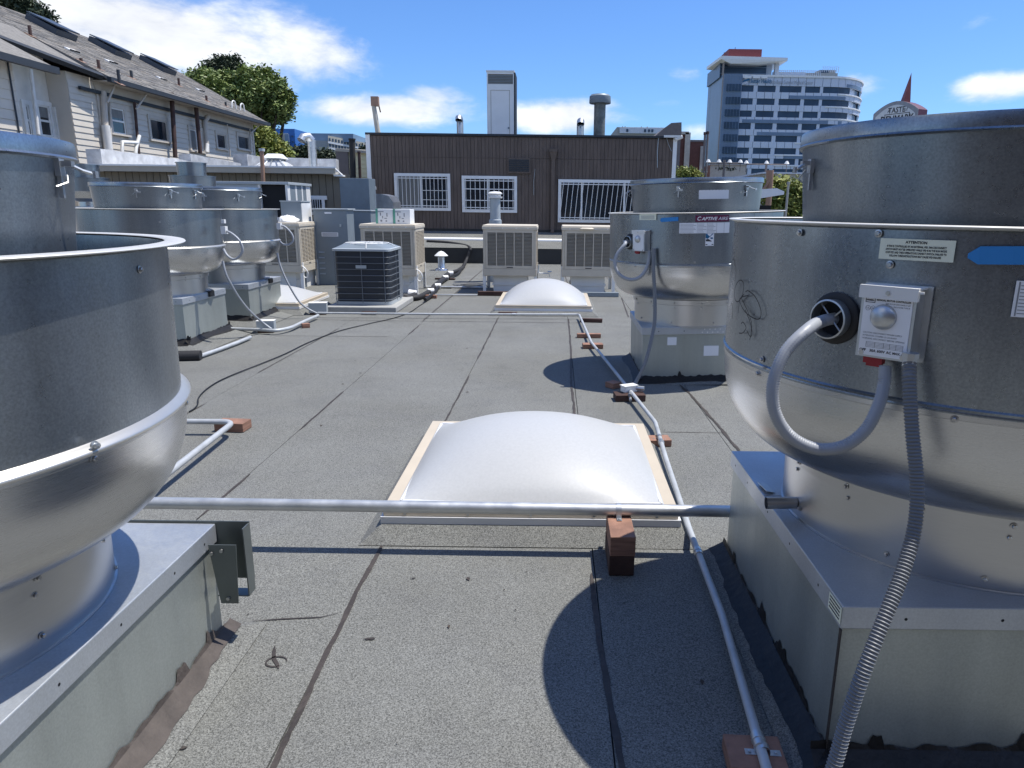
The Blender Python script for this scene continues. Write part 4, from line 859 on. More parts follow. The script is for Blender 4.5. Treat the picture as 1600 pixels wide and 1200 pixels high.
# sleepers under the coolers
def sleeper(x0, x1, y, label, z=.075, m_='dark_wood'):
    m = MB(); m.cbox(x0, x1, y - .045, y + .045, .003, z, .004); m.build('sleeper', m_, **tags(label, 'timber', 'timber sleepers under the coolers'))
q0 = G(745, 464); q1 = G(786, 466); sleeper(q0.x, q1.x + .2, 12.05, 'dark sleeper at the foot of the left cooler of the pair')
q0 = G(888, 463); q1 = G(963, 463); sleeper(q0.x, q1.x + .03, 12.1, 'long sleeper at the foot of the right cooler of the pair', m_='cabinet_grey')
q0 = G(887, 462); block(q0.x + .03, 12.0, .10, .12, .09, 0, 'red block at the end of the right sleeper')
# cartons and bag
for k, (px, lb) in enumerate(((602, 'white carton with green edge, left of two on the tan cooler'), (630, 'white carton with torn side, right of two on the tan cooler'))):
    q = D(px, 335, 12.5); T = thing('carton', lb, 'box', (q.x, 12.55, 1.172), R(3 - 5 * k), 'cartons on the cooler'); w = .145
    m = MB(); m.cbox(-w, w, -.16, .16, 0, .245, .004); m.build('box', 'card', T); m = MB(); m.box(-w - .002, -w + .035, -.162, .162, -.001, .247); m.build('green_edge', 'card_green', T)
    m = MB(); random.seed(k)
    for (x, z, a, b) in ((-.06, .20, .10, .012), (-.065, .16, .015, .05), (.045, .15, .015, .06), (.02, .09, .04, .012), (-.03, .11, .012, .04), (-.055, .05, .03, .03), (.03, .045, .025, .02)): m.box(x - a / 2, x + a / 2, -.1625, -.1605, z - b / 2, z + b / 2)
    m.build('print', 'print_grey', T)
def bag(loc, label, sx, sy, sz):
    m = MB(); n = 24; vs = []; fs = []
    for j in range(13):
        t = math.pi * j / 24
        for i in range(n): a = 2 * math.pi * i / n; v = Vector((math.cos(a) * math.cos(t), math.sin(a) * math.cos(t), math.sin(t))); k = 1 + .28 * noise.noise(v * 2.3 + Vector(loc)) + .12 * noise.noise(v * 7); vs.append((loc[0] + v.x * sx * k, loc[1] + v.y * sy * k, loc[2] + v.z * sz * k))
    for j in range(12):
        for i in range(n): fs.append((j * n + i, j * n + (i + 1) % n, (j + 1) * n + (i + 1) % n, (j + 1) * n + i))
    m.add(vs, fs); m.build('plastic_bag', 'bag', smooth=70, **tags(label, 'bag'))
q = D(448, 340, 12.8); bag((q.x, 12.85, 1.172), 'crumpled white bag on the left tan cooler', .17, .2, .11)
# white supply hoses at cooler corners
for K, lb in ((K1, 'white water hose hanging from the cooler with the cartons'), (K0, 'white water hose hanging from the cooler with the bag')):
    x, y = K.location.x + .47, K.location.y - .42
    m = MB(); m.tube(spline([(x, y, .42), (x + .06, y - .03, .38), (x + .10, y - .02, .30), (x + .07, y, .22), (x + .01, y + .01, .24), (x + .02, y + .02, .34)], 8), .009, 6); m.build('water_hose', 'pvc', smooth=60, **tags(lb, 'hose', 'water hoses at the coolers'))
x, y = -.30, 12.40
m = MB(); m.tube([(x, y, .42), (x + .03, y, .36), (x + .2, y, .36), (x + .2, y, .30)], .010, 6); m.tube([(x + .17, y, .39), (x + .24, y, .39)], .012, 6); m.tube([(x + .02, y, .5), (x, y, .36)], .014, 6); m.build('water_tap', 'zinc', smooth=60, **tags('small tap with pipe between the two coolers of the pair', 'tap'))
# ================================================================== CONDENSER
q = G(514, 486, .0); 
T = thing('condenser_pad', 'pale plastic pad under the black condenser', 'pad', (-2.74, 10.53, 0)); m = MB(); m.cbox(-.50, .50, -.62, .62, .003, .085, .012); m.box(-.12, .12, -.623, -.62, .05, .075); m.build('slab', 'concrete', T)
T = thing('condenser_unit', 'black caged air conditioning condenser with silver top standing on the pale pad', 'air conditioner', (-2.755, 10.50, .088))
w, d, zt = .405, .40, .79
def rrect(w, d, r, n=5):
    o = []
    for cx, cy, a0 in ((w - r, d - r, 0), (-w + r, d - r, 90), (-w + r, -d + r, 180), (w - r, -d + r, 270)):
        for k in range(n + 1): a = R(a0 + 90 * k / n); o.append((cx + r * math.cos(a), cy + r * math.sin(a)))
    return o
m = MB(); m.prism(rrect(w - .02, d - .02, .07), .04, zt - .02); m.build('coil', 'coil_black', T)
m = MB(); m.prism(rrect(w, d, .08), 0, .045); m.build('base_pan', 'cabinet_light', T)
for k in range(9):
    z = .075 + k * (zt - .10) / 8.0; P = [Vector((x, y, z)) for x, y in rrect(w + .002, d + .002, .08)]; P.append(P[0]); m = MB(); m.tube(P, .0042, 5, caps=False); m.build('guard_wire', 'coil_wire', T)
for (x, y) in ((-.0, -d - .003), (-w * .95, -d + .02), (w * .80, -d - .003), (w + .003, 0), (-w - .003, 0)):
    m = MB(); m.tube([(x, y, .03), (x, y, zt - .02)], .005, 5); m.build('guard_post', 'coil_wire', T)
m = MB(); m.box(-.075, .075, -d - .014, -d - .006, zt - .27, zt - .225); m.build('badge', 'cabinet_light', T)
m = MB(); m.box(w - .10, w + .004, d - .22, d + .004, .03, zt - .02); m.build('service_panel', 'coil_wire', T)
m = MB(); A0 = rrect(w + .012, d + .012, .08); A1 = rrect(w * .72, d * .72, .12); n = len(A0)
m.add([(x, y, zt - .03) for x, y in A0] + [(x, y, zt) for x, y in A0] + [(x * .94, y * .94, zt + .008) for x, y in A0], [(k, (k + 1) % n, n + (k + 1) % n, n + k) for k in range(n)] + [(n + k, n + (k + 1) % n, 2 * n + (k + 1) % n, 2 * n + k) for k in range(n)]); tp = m.build('top_rim', 'cabinet_light', T)
m = MB(); m.add([(x * .94, y * .94, zt + .008) for x, y in A0] + [(x, y, zt + .062) for x, y in A1], [(k, (k + 1) % n, n + (k + 1) % n, n + k) for k in range(n)] + [tuple(range(n, 2 * n))]); m.build('fan_shroud', 'cabinet_grey', T)
for k in range(8):
    a = k * math.pi / 4 + .2; c_, s_ = math.cos(a), math.sin(a); m = MB(); m.tube([(c_ * .40, s_ * .40, zt + .012), (c_ * .30, s_ * .30, zt + .070), (c_ * .05, s_ * .05, zt + .075)], .006, 5); m.build('grille_spoke', 'white_metal', tp)
for rr in (.12, .22, .31):
    m = MB(); m.tube([(rr * math.cos(a * .2618), rr * math.sin(a * .2618), zt + .070) for a in range(25)], .004, 5, caps=False); m.build('grille_ring', 'white_metal', tp)
# ================================================================== CABINETS
T = thing('electric_cabinet', 'grey louvred metal cabinet between the bag cooler and the carton cooler', 'cabinet', (-4.18, 13.4, 0))
z1 = D(520, 328, 13.4).z
m = MB(); m.cbox(-.31, .31, 0, .46, 0, z1, .006); m.build('housing', 'cabinet_grey', T); m = MB(); m.cbox(-.33, .34, -.02, .49, z1, z1 + .025, .004); m.build('top_cover', 'cabinet_light', T)
for sx in (-.20, .12):
    for k in range(5): m = MB(); m.add([(sx - .055, -.002, .62 - k * .10), (sx + .055, -.002, .62 - k * .10), (sx + .055, -.022, .60 - k * .10), (sx - .055, -.022, .60 - k * .10), (sx - .055, -.002, .595 - k * .10), (sx + .055, -.002, .595 - k * .10)], [(0, 1, 2, 3), (3, 2, 5, 4)]); m.build('louvre', 'cabinet_light', T)
m = MB(); m.box(-.18, .13, -.004, -.001, .90, .975); o = m.build('caution_plate', 'label_white', T); m = MB()
for k in range(3): m.box(-.165, .115, -.006, -.005, .912 + k * .02, .920 + k * .02)
m.build('plate_print', 'print_grey', o)
m = MB(); m.box(-.10, .03, -.004, -.001, z1 - .07, z1 - .04); m.build('small_plate', 'label_white', T)
m = MB(); m.box(.17, .20, -.02, -.001, 1.08, 1.13); m.build('latch', 'zinc', T)
m = MB()
for k in range(5):
    for j in range(2): m.box(.311, .318, .10 + j * .12, .14 + j * .12, .42 + k * .07, .45 + k * .07)
m.build('vent_hole', 'white_metal', T)
q0 = D(555, 330, 14.4); q1 = D(579, 330, 14.4)
T = thing('electric_cabinet', 'plain grey cabinet behind the louvred one, left of the foil-wrapped duct', 'cabinet', ((q0.x + q1.x) / 2, 14.4, 0)); m = MB(); m.cbox(q0.x - T.location.x - .1, q1.x - T.location.x, 0, .5, 0, q0.z, .006); m.build('housing', 'cabinet_grey', T); m = MB(); m.cbox(q0.x - T.location.x - .12, q1.x - T.location.x + .02, -.02, .52, q0.z, q0.z + .02, .004); m.build('top_cover', 'cabinet_light', T)
a0 = D(530, 278, 15.3); a1 = D(576, 278, 15.3)
T = thing('duct_box', 'tall flat blue-grey duct box standing in front of the corner of the brown building', 'duct', ((a0.x + a1.x) / 2, 15.3, 0)); w = (a1.x - a0.x) / 2; m = MB(); m.cbox(-w, w, 0, .55, 0, a0.z, .006); m.build('housing', 'panel_blue_grey', T); m = MB(); m.box(-w - .01, w + .01, -.01, .56, .62 * 2.1, .62 * 2.1 + .03); m.box(-w - .06, -w - .001, .02, .06, a0.z * .60, a0.z * .60 + .08); m.build('flange', 'cabinet_light', T)
# foil wrapped duct
q = D(597, 345, 16.5); zt_ = D(600, 303, 16.5).z
T = thing('foil_duct', 'round-shouldered foil-wrapped duct housing left of the first window of the brown building', 'duct', (q.x, 16.5, 0))
m = MB(); m.prism([(-.42, 0), (.36, 0), (.30, .0), (.36, .8), (-.42, .8)], 0, .1); m = MB()
pr = [(-.40, 0), (.34, 0), (.27, zt_ - .18), (.17, zt_ - .04), (.0, zt_), (-.40, zt_)]; m.add([(x, 0, z) for x, z in pr] + [(x, .8, z) for x, z in pr], [tuple(range(6)), tuple(range(6, 12))[::-1]] + [(k, 6 + k, 6 + (k + 1) % 6, (k + 1) % 6) for k in range(6)]); m.build('housing', 'foil', T)
m = MB(); m.lathe([(.11, zt_ - .3), (.11, zt_ + .10), (.14, zt_ + .10), (.14, zt_ + .16), (.09, zt_ + .20), (0, zt_ + .21)], 20, (-.31, .3)); m.build('vent_stub', 'zinc', T, smooth=40)
# large rooftop unit
a0 = D(333, 283, 13.9); a1 = D(449, 286, 13.9); w = a1.x - a0.x
T = thing('rooftop_unit', 'large pale rooftop air handler with a dark open bay behind the back left fans', 'air handler', ((a0.x + a1.x) / 2, 13.9, 0)); W2 = w / 2; zt_ = a1.z
m = MB(); m.box(-W2, W2 * .20, 0, 1.25, .25, zt_ - .03); m.build('side_panel', 'cabinet_light', T)
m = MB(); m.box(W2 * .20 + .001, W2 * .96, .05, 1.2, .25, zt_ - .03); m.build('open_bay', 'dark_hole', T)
for (x0, x1, y0, y1) in ((W2 * .20, W2 * .26, -.01, .06), (W2 * .94, W2 * 1.0, -.02, .05), (W2 - .001, W2 + .003, .05, .10), (W2 * .98, W2, .40, .48), (W2 * .98, W2 + .004, .74, .80), (W2 * .95, W2 + .004, 1.0, 1.25)): m = MB(); m.box(x0, x1, y0, y1, .2, zt_ - .03); m.build('post', 'white_metal', T)
m = MB(); m.box(W2 * .965, W2 - .002, .05, 1.0, .25, zt_ - .03); m.build('inner_panel', 'cabinet_grey', T)
m = MB(); m.cbox(-W2 - .03, W2 + .03, -.03, 1.28, zt_ - .03, zt_ + .02, .005); m.build('roof_panel', 'cabinet_light', T); m = MB(); m.box(-W2, W2, 0, 1.25, 0, .2); m.build('curb', 'galv_curb', T)
a0 = D(438, 315, 13.0); a1 = D(469, 315, 13.0); T = thing('grey_box', 'plain grey box unit in front of the dark open bay', 'box', ((a0.x + a1.x) / 2, 13.0, 0)); w = (a1.x - a0.x) / 2; m = MB(); m.box(-w, w - .001, 0, .5, 0, a0.z); m.build('housing', 'cabinet_grey', T); m = MB(); m.box(w, w + .006, .03, .5, 0, a0.z - .02); m.build('side_panel', 'white_metal', T); m = MB(); m.box(-w - .01, w + .015, -.01, .52, a0.z, a0.z + .02); m.build('top_cover', 'cabinet_light', T)
# ================================================================== MIDDLE ROOF SMALL THINGS
q = G(690, 422); zt_ = D(691, 392, q.y).z
T = thing('roof_vent', 'short silver vent pipe with conical cap in front of the dark step', 'vent', (q.x, q.y, 0)); m = MB(); m.lathe([(.16, 0), (.15, .03), (.09, .05), (.085, .06), (.082, zt_ - .14)], 24); m.build('pipe', 'foil', T, smooth=40); m = MB(); m.lathe([(.0, zt_ - .135), (.155, zt_ - .12), (.16, zt_ - .11), (.06, zt_ - .02), (0, zt_)], 24); m.build('cap', 'white_metal', T, smooth=30)
q = D(774, 346, 14.4); zt_ = D(774, 299, 14.4).z
T = thing('roof_vent', 'slim grey flue pipe with mushroom cap rising behind the left cooler of the pair', 'vent', (q.x, 14.4, 0)); m = MB(); m.lathe([(.125, 0), (.125, zt_ - .55), (.105, zt_ - .54), (.10, zt_ - .13)], 24); m.build('pipe', 'cabinet_light', T, smooth=40); m = MB(); m.lathe([(.09, zt_ - .13), (.14, zt_ - .13), (.145, zt_ - .10), (.115, zt_ - .10), (.115, zt_ - .055), (.14, zt_ - .055), (.145, zt_ - .04), (.10, zt_ - .008), (0, zt_)], 24); m.build('cap', 'white_metal', T, smooth=30)
pipe([G(663, 448, .03), G(756, 449, .03)], .016, 'emt', 'thin pipe lying between the carton cooler and the pair', fr=0)
pipe([G(640, 460, .03), G(745, 461, .03)], .012, 'emt_paint', 'thinner grey pipe lying just nearer than the other between coolers', fr=0)
def lines(L, r, m_, label, name='insulated_pipe', n=8): m = MB(); m.tube(spline(L, 5), r, n); return m.build(name, m_, smooth=60, **tags(label, 'pipe', 'black insulated refrigerant lines'))
zS = ZS
lines([D(667, 377, 19.6), D(700, 379, 19.5), D(728, 384, 19.3), D(735, 389, 18.85), D(733, 394, 18.80), D(728, 408, 18.6), G(724, 416, .05)], .040, 'insul', 'black insulated line coming down over the step')
lines([G(724, 417, .06), G(715, 423, .05), G(700, 428, .05), G(690, 438, .05), G(680, 446, .05), G(672, 455, .05), G(655, 464, .05), G(640, 466, .05)], .045, 'insul', 'thicker black insulated line winding from the step to the condenser')
lines([G(722, 419, .05), G(716, 427, .05), G(702, 433, .05), G(690, 441, .05), G(684, 450, .05), G(676, 460, .05), G(664, 468, .05)], .028, 'rubber', 'thinner black line beside the insulated one')
lines([G(618, 462, .06), G(635, 466, .06), G(648, 462, .06)], .06, 'insul', 'short black insulated line right behind the condenser')
for k, (a, b) in enumerate(((704, 427), (696, 434), (684, 447), (673, 455))):
    q = G(a, b, .06); m = MB(); m.tube([q + Vector((-.05, -.02, 0)), q + Vector((.05, .02, 0))], .051, 8); m.build('tape_band', 'pvc', smooth=50, **tags('white tape band on the winding black line, counted %s from the step' % ('first', 'second', 'third', 'fourth')[k], 'tape', 'white tape bands on the black line'))
m = MB(); q = G(619, 458, .06); m.tube([q + Vector((-.07, 0, .02)), q + Vector((.08, 0, 0))], .075, 10); m.build('pipe_end', 'pvc', smooth=50, **tags('white pipe end just right of the condenser', 'pipe')); m = MB(); q = G(645, 461, .06); m.tube([q + Vector((-.07, 0, .02)), q + Vector((.06, 0, 0))], .075, 10); m.build('pipe_end', 'pvc', smooth=50, **tags('white pipe end at the foot of the carton cooler', 'pipe'))
for px, py, lb in ((688, 437, 'dark sleeper crossing under the winding black line, farther one'), (680, 450, 'dark sleeper crossing under the winding black line, nearer one')): q = G(px, py); block(q.x + .1, q.y, .42, .07, .03, R(-8), lb, 'dark_wood')
m = MB(); q = G(666, 466); block(q.x, q.y, .35, .09, .05, 0, 'reddish block at the near end of the black lines')
m = MB(); P = []
q = G(735, 449)
for k in range(60): a = k * .62; rr = .24 + .06 * math.sin(k * .37); P.append((q.x + rr * 1.15 * math.cos(a), q.y + rr * .9 * math.sin(a), .01 + k * .0009))
m.tube(P, .006, 5); m.build('cable_coil', 'flex_dark', smooth=60, **tags('tangled coil of thin cable on the roof left of the cooler pair', 'cable'))
# white pipes along the foot of the brown wall
zA = D(700, 367, 20.7).z; pipe([(-6.2, 20.7, zA), (4.6, 20.7, zA - .02)], .045, 'white_paint', 'thin white pipe running along the foot of the brown wall', 'wall_pipe', 'pipe', fr=0)
zB = D(700, 374, 19.9).z; pipe([(-6.0, 19.9, zB), (4.6, 19.9, zB - .02)], .06, 'white_paint', 'thick white pipe on stands in front of the brown wall', 'wall_pipe', 'pipe', fr=0)
for px, lb_ in ((739, 'dark pipe stand just left of the cooler pair'), (715, 'dark pipe stand right of the carton cooler, farther from the cooler pair'), (850, 'dark pipe stand between the two coolers of the pair'), (905, 'dark pipe stand behind the right cooler of the pair')): q = D(px, 374, 19.9); m = MB(); m.box(q.x - .05, q.x + .05, 19.84, 19.96, ZS + .1, zB - .07); m.build('pipe_stand', 'dark_wood', **tags(lb_, 'stand', 'stands under the white wall pipe'))
# ================================================================== BROWN BUILDING
YW = 21.0
pL = D(578, 240, YW).x; pR = D(1052, 240, YW).x; zT = D(815, 212, YW).z; zBt = ZW - .03
BB = thing('brown_building', 'low dark brown building with three barred white windows across the back of the roof', 'building', ((pL + pR) / 2, YW, zBt))
bx = lambda x: x - BB.location.x
xl, xr = bx(pL), bx(pR); Hh = zT - zBt
m = MB(); m.box(xl, xr, .035, 8.5, 0, Hh - .02); m.build('core', 'siding_brown', BB)
m = MB(); nb = 84; bw = (xr - xl) / nb; random.seed(4)
wins = []
def wrect(px0, py0, px1, py1): a = D(px0, (py0 + py1) / 2, YW); b = D(px1, (py0 + py1) / 2, YW); c = D((px0 + px1) / 2, py0, YW); d = D((px0 + px1) / 2, py1, YW); return bx(a.x), bx(b.x), d.z - zBt, c.z - zBt
WN = [wrect(617, 271, 704, 329), wrect(722, 275, 808, 332), wrect(872, 281, 1008, 348)]
for i in range(nb):
    x0 = xl + i * bw; x1 = x0 + bw - .008; segs = [(0, Hh - .62), (Hh - .612, Hh - .05)]
    for z0, z1 in segs:
        cuts = [w for w in WN if x1 > w[0] + .03 and x0 < w[1] - .03]; zz = [(z0, z1)]
        for w in cuts:
            nz_ = []
            for a, b in zz:
                if w[2] + .03 > a: nz_.append((a, min(b, w[2] + .03)))
                if w[3] - .03 < b: nz_.append((max(a, w[3] - .03), b))
            zz = nz_
        for a, b in zz:
            if b > a: m.box(x0, x1, random.uniform(-.002, .002), .034, a, b)
o = m.build('siding_boards', 'siding_brown', BB); o['kind'] = 'stuff'
m = MB(); m.box(xl - .10, xl + .02, -.03, .10, 0, Hh + .01); m.build('corner_board', 'white_paint', BB); m = MB(); m.box(xr - .02, xr + .09, -.03, .10, 0, Hh + .01); m.build('corner_board', 'white_paint', BB)
m = MB(); m.box(xl - .10, xr + .10, -.05, 8.6, Hh - .02, Hh + .035); m.build('roof_edge', 'dark_trim', BB); m = MB(); m.box(xl, xr, -.008, 0, 0, .10); m.build('base_flashing', 'slab', BB)
def barred(w, kind, lab):
    x0, x1, z0, z1 = w; T = MB(); t = .085
    T.box(x0, x1, -.04, .02, z1 - t, z1); T.box(x0, x1, -.04, .02, z0, z0 + t); T.box(x0, x0 + t, -.039, .02, z0 + t, z1 - t); T.box(x1 - t, x1, -.039, .02, z0 + t, z1 - t)
    wd = T.build('window', 'white_paint', BB); xm = [(x0 + x1) / 2 - .05] if kind < 2 else [x0 + (x1 - x0) * .27, x0 + (x1 - x0) * .76]
    edges = [x0 + t] + xm + [x1 - t]
    for k in range(len(edges) - 1):
        m = MB(); m.box(edges[k] + (.0 if k == 0 else .025), edges[k + 1] - .026, .018, .024, z0 + t, z1 - t); m.build('pane', 'curtain' if (kind == 0 and k == 0) else 'glass_dark', wd)
    for e in xm: m = MB(); m.box(e - .025, e + .025, -.01, .017, z0 + t + .001, z1 - t - .001); m.build('mullion', 'white_paint', wd)
    
    nv = (13, 11, 17)[kind]
    for k in range(nv):
        x = x0 + t + .03 + (x1 - x0 - 2 * t - .06) * k / (nv - 1); m = MB()
        if kind == 2: m.tube([(x + .05, -.09, z1 - t * .8), (x + .03, -.13, z1 - t - .06), (x - .06, -.13, z0 + t + .02), (x - .07, -.08, z0 + t * .7)], .0085, 5)
        else: m.tube([(x, -.06, z0 + t * .6), (x, -.06, z1 - t * .6)], .0085, 5)
        m.build('bar', 'white_paint', wd)
    zs_ = [z0 + t + .05, z1 - t - .05] + ([z0 + t + .25, z1 - t - .28] if kind == 1 else [])
    for z in zs_: m = MB(); m.box(x0 + t * .4, x1 - t * .4, -.07 if kind < 2 else -.14, -.062 if kind < 2 else -.132, z - .011, z + .011); m.build('bar', 'white_paint', wd)
    if kind == 0:
        for z in (z0 + t + .22, z0 + t + .48): m = MB(); m.box((x0 + x1) / 2, x1 - t, .002, .016, z - .008, z + .008); m.build('muntin', 'white_paint', wd)
    return wd
for k in range(3): barred(WN[k], k, '')
# vent box, leader head and downpipe, cables
a = wrect(793, 247, 829, 271); m = MB(); m.box(a[0], a[1], -.05, .0, a[2], a[3]); o = m.build('wall_vent', 'siding_brown', BB)
for k in range(7): z = a[2] + .05 + k * (a[3] - a[2] - .08) / 7; m = MB(); m.box(a[0] + .04, a[1] - .04, -.062, -.051, z, z + .035); m.build('louvre', 'dark_trim', o)
a = wrect(858, 233, 871, 250); mid = (a[0] + a[1]) / 2; m = MB(); m.box(a[0], a[1], -.16, -.004, a[3] - .08, a[3]); m.add([(a[0] + .01, -.15, a[3] - .08), (a[1] - .01, -.15, a[3] - .08), (a[1] - .01, -.004, a[3] - .08), (a[0] + .01, -.004, a[3] - .08), (mid - .06, -.10, a[2]), (mid + .06, -.10, a[2]), (mid + .06, -.004, a[2]), (mid - .06, -.004, a[2])], [(0, 1, 5, 4), (1, 2, 6, 5), (3, 0, 4, 7)]); o = m.build('leader_head', 'siding_brown', BB)
m = MB(); m.box(mid - .05, mid + .05, -.10, -.004, .02, a[2]); m.build('downpipe', 'siding_brown', BB)
for (p0, p1, r) in (((1029, 213), (1027, 262), .012), ((1041, 214), (1049, 236), .007), ((836, 264), (834, 305), .006)):
    a = D(*p0, YW); b = D(*p1, YW); m = MB(); m.tube([(bx(a.x), -.02, a.z - zBt), (bx((a.x + b.x) / 2) - .02, -.02, (a.z + b.z) / 2 - zBt), (bx(b.x), -.02, b.z - zBt)], r, 5); m.build('wall_cable', 'cabinet_light', BB)
m = MB(); m.box(xr - .30, xr + .18, -.14, -.04, Hh - .01, Hh + .05); m.tube([(xr + .02, -.09, Hh - .06), (xr + .22, -.09, Hh + .02)], .05, 8); m.build('corner_bracket', 'white_metal', BB)
# things standing on its roof
Yr = 24.0
a = D(761, 170, Yr); b = D(803, 170, Yr); zt_ = D(783, 112, Yr).z; T = thing('roof_shed', 'tall narrow white cabinet with dark louvre at its top, standing on the brown building', 'cabinet', ((a.x + b.x) / 2, Yr, zT)); w = (b.x - a.x) / 2; h = zt_ - zT
m = MB(); m.box(-w, w, 0, .9, 0, h); m.build('body', 'white_paint', T); m = MB(); m.box(-w - .02, w + .02, -.02, .95, h, h + .04); m.build('lid', 'white_paint', T)
m = MB(); m.box(w, w + .05, .0, .92, 0, h - .02); m.build('dark_side', 'dark_trim', T)
m = MB(); m.box(-w + .04, w - .03, -.006, -.001, h - .36, h - .07); lv = m.build('louvre', 'siding_tan', T)
for k in range(6): m = MB(); m.box(-w + .05, w - .04, -.02, -.007, h - .35 + k * .045, h - .33 + k * .045); m.build('blade', 'cabinet_grey', lv)
m = MB(); m.box(-w + .05, w - .06, -.018, -.001, -.02, h - .42); dr_ = m.build('door', 'white_paint', T); m = MB()
for (x0, x1, z0, z1) in ((-w + .12, w - .13, h - .56, h - .545), (-w + .12, -w + .135, .1, h - .56), (w - .145, w - .13, .1, h - .56)): m.box(x0, x1, -.024, -.0185, z0, z1)
m.build('moulding', 'fascia_tan', dr_); m = MB(); m.lathe([(0, .03), (.03, .03), (.03, 0)], 12); m.map(lambda v: Vector((w - .17 + v.x, -.02 - v.z, .50 + v.y))); m.build('knob', 'cabinet_grey', dr_)
def goose(px0, px1, pyt, pyb, Y, label, bend=1):
    a = D(px0, pyt, Y); b = D(px1, pyt, Y); r = (b.x - a.x) / 2; xm = (a.x + b.x) / 2; T = thing('gooseneck_vent', label, 'vent', (xm, Y, zT)); zt_ = a.z - zT
    m = MB(); P = [(0, 0, -.02), (0, 0, zt_ - 2.0 * r)] + [(0, -r * 1.4 + r * 1.4 * math.cos(k * .262), zt_ - 2.0 * r + r * 1.1 * math.sin(k * .262)) for k in range(1, 7)] + [(0, -r * 2.4, zt_ - 1.0 * r), (0, -r * 2.8, zt_ - 1.7 * r)]; m.tube(P, r * .95, 14, caps=False); m.build('duct', 'zinc', T, smooth=50)
    m = MB(); m.lathe([(r * 1.0, 0), (r * 1.1, .02), (r * 1.1, .06), (r * .97, .07)], 14); m.build('collar', 'white_metal', T)
goose(713, 724, 180, 210, 23.0, 'short bright gooseneck vent on the brown roof left of the white cabinet'); goose(901, 913, 185, 213, 23.0, 'short bright gooseneck vent on the brown roof left of the mushroom-capped stack')
Y = 23.4; a = D(928, 180, Y); b = D(946, 180, Y); c0 = D(922, 155, Y); c1 = D(955, 155, Y); T = thing('exhaust_stack', 'dark stained stack with a wide mushroom cap on the brown building', 'chimney', ((a.x + b.x) / 2, Y, zT)); r = (b.x - a.x) / 2; rc = (c1.x - c0.x) / 2; z2 = D(938, 148, Y).z - zT; z1 = D(938, 162, Y).z - zT
m = MB(); m.lathe([(r, -.02), (r, z1 + .05)], 24); m.build('pipe', 'duct_stain', T, smooth=40); m = MB(); m.lathe([(r, z1), (rc, z1), (rc + .01, z1 + .02), (rc, z2 - .05), (rc - .02, z2 - .04), (rc * .85, z2), (0, z2)], 28); m.build('cap', 'cabinet_grey', T, smooth=35)
Y = 22.6; a = D(592, 207, Y); b = D(583, 150, Y); T = thing('leaning_pole', 'pale leaning pole with a rusty box at its tip, left end of the brown roof', 'pole', (a.x, Y, zT - .05))
m = MB(); m.tube([(0, 0, 0), (b.x - a.x, 0, b.z - a.z)], [.085, .065], 12); m.build('pole', 'far_beige', T, smooth=50); e = Vector((b.x - a.x, 0, b.z - a.z)); m = MB(); m.box(e.x - .06, e.x + .16, -.08, .08, e.z - .05, e.z + .22); m.build('box', 'copper_flash', T); m = MB(); m.tube([e + Vector((.13, 0, .1)), e + Vector((.20, 0, -.22))], .02, 6); m.build('bracket', 'rust_pipe', T)
# ================================================================== TAN SIDED BUILDING AND PARAPETS (left back)
YT = 17.0
xa = D(152, 262, YT).x; xb = D(529, 266, YT).x; zf1 = D(402, 262.5, YT).z; zf0 = D(402, 271, YT).z
TB = thing('tan_building', 'low tan boarded building with pale eaves behind the left fans', 'building', ((xa + xb) / 2, YT, 0)); tx = lambda x: x - TB.location.x
m = MB(); m.prism([(tx(xa), .03), (tx(xb) + .25, .03), (tx(xb) - 1.2, 3.8), (tx(xa), 3.8)], 0, zf0); m.build('core', 'siding_tan', TB)
n = int((xb + .28 - xa) / .16); wz = wrect; a = D(482, 307, YT); b = D(509, 336, YT); wx0, wx1, wz0, wz1 = tx(a.x), tx(b.x), b.z, a.z
for k in range(n):
    x0 = tx(xa) + k * .16; m = MB()
    if x0 + .15 > wx0 + .02 and x0 < wx1 - .02: m.box(x0, x0 + .148, 0, .03, 0, wz0 + .02); m.box(x0, x0 + .148, 0, .03, wz1 - .02, zf0)
    else: m.box(x0, x0 + .148, 0, .03, 0, zf0)
    m.build('siding_board', 'siding_tan', TB)
m = MB(); m.box(tx(xa) - .1, tx(xb), -.28, -.24, zf0, zf1); m.box(tx(xa) - .1, tx(xb), -.24, 0, zf0 + .02, zf0 + .04); m.build('fascia', 'fascia_tan', TB)
m = MB(); m.prism([(tx(xa) - .12, -.30), (tx(xb) + .02, -.30), (tx(xb) - 1.35, 4.0), (tx(xa) - .12, 4.0)], zf1, zf1 + .035); m.build('roof_edge', 'white_paint', TB)
m = MB(); m.box(tx(xa) - .12, tx(xb) - 2.2, 4.0, 12, zf1 - .3, zf1 + .03); m.build('rear_roof_slab', 'roofing', TB)
m = MB(); a_ = tx(xb); m.tube([(a_, -.26, zf1), (a_ + .14, -.2, zf0 - .02)], .015, 5); m.box(a_ - .05, a_ + .16, -.25, -.05, zf0 - .05, zf0 - .02); m.build('gutter_end', 'white_paint', TB)
T = MB(); t = .07; T.box(wx0 - .03, wx1 + .06, -.04, -.001, wz1 - t, wz1 + .02); T.box(wx0, wx1, -.03, -.001, wz0, wz0 + t); T.box(wx0, wx0 + t, -.03, -.001, wz0 + t, wz1 - t); T.box(wx1 - t, wx1, -.03, -.001, wz0 + t, wz1 - t); wd = T.build('window', 'white_paint', TB)
m = MB(); m.box(wx0 + t, wx1 - t, -.002, .02, wz0 + t, wz1 - t); m.build('pane', 'glass_dark', wd)
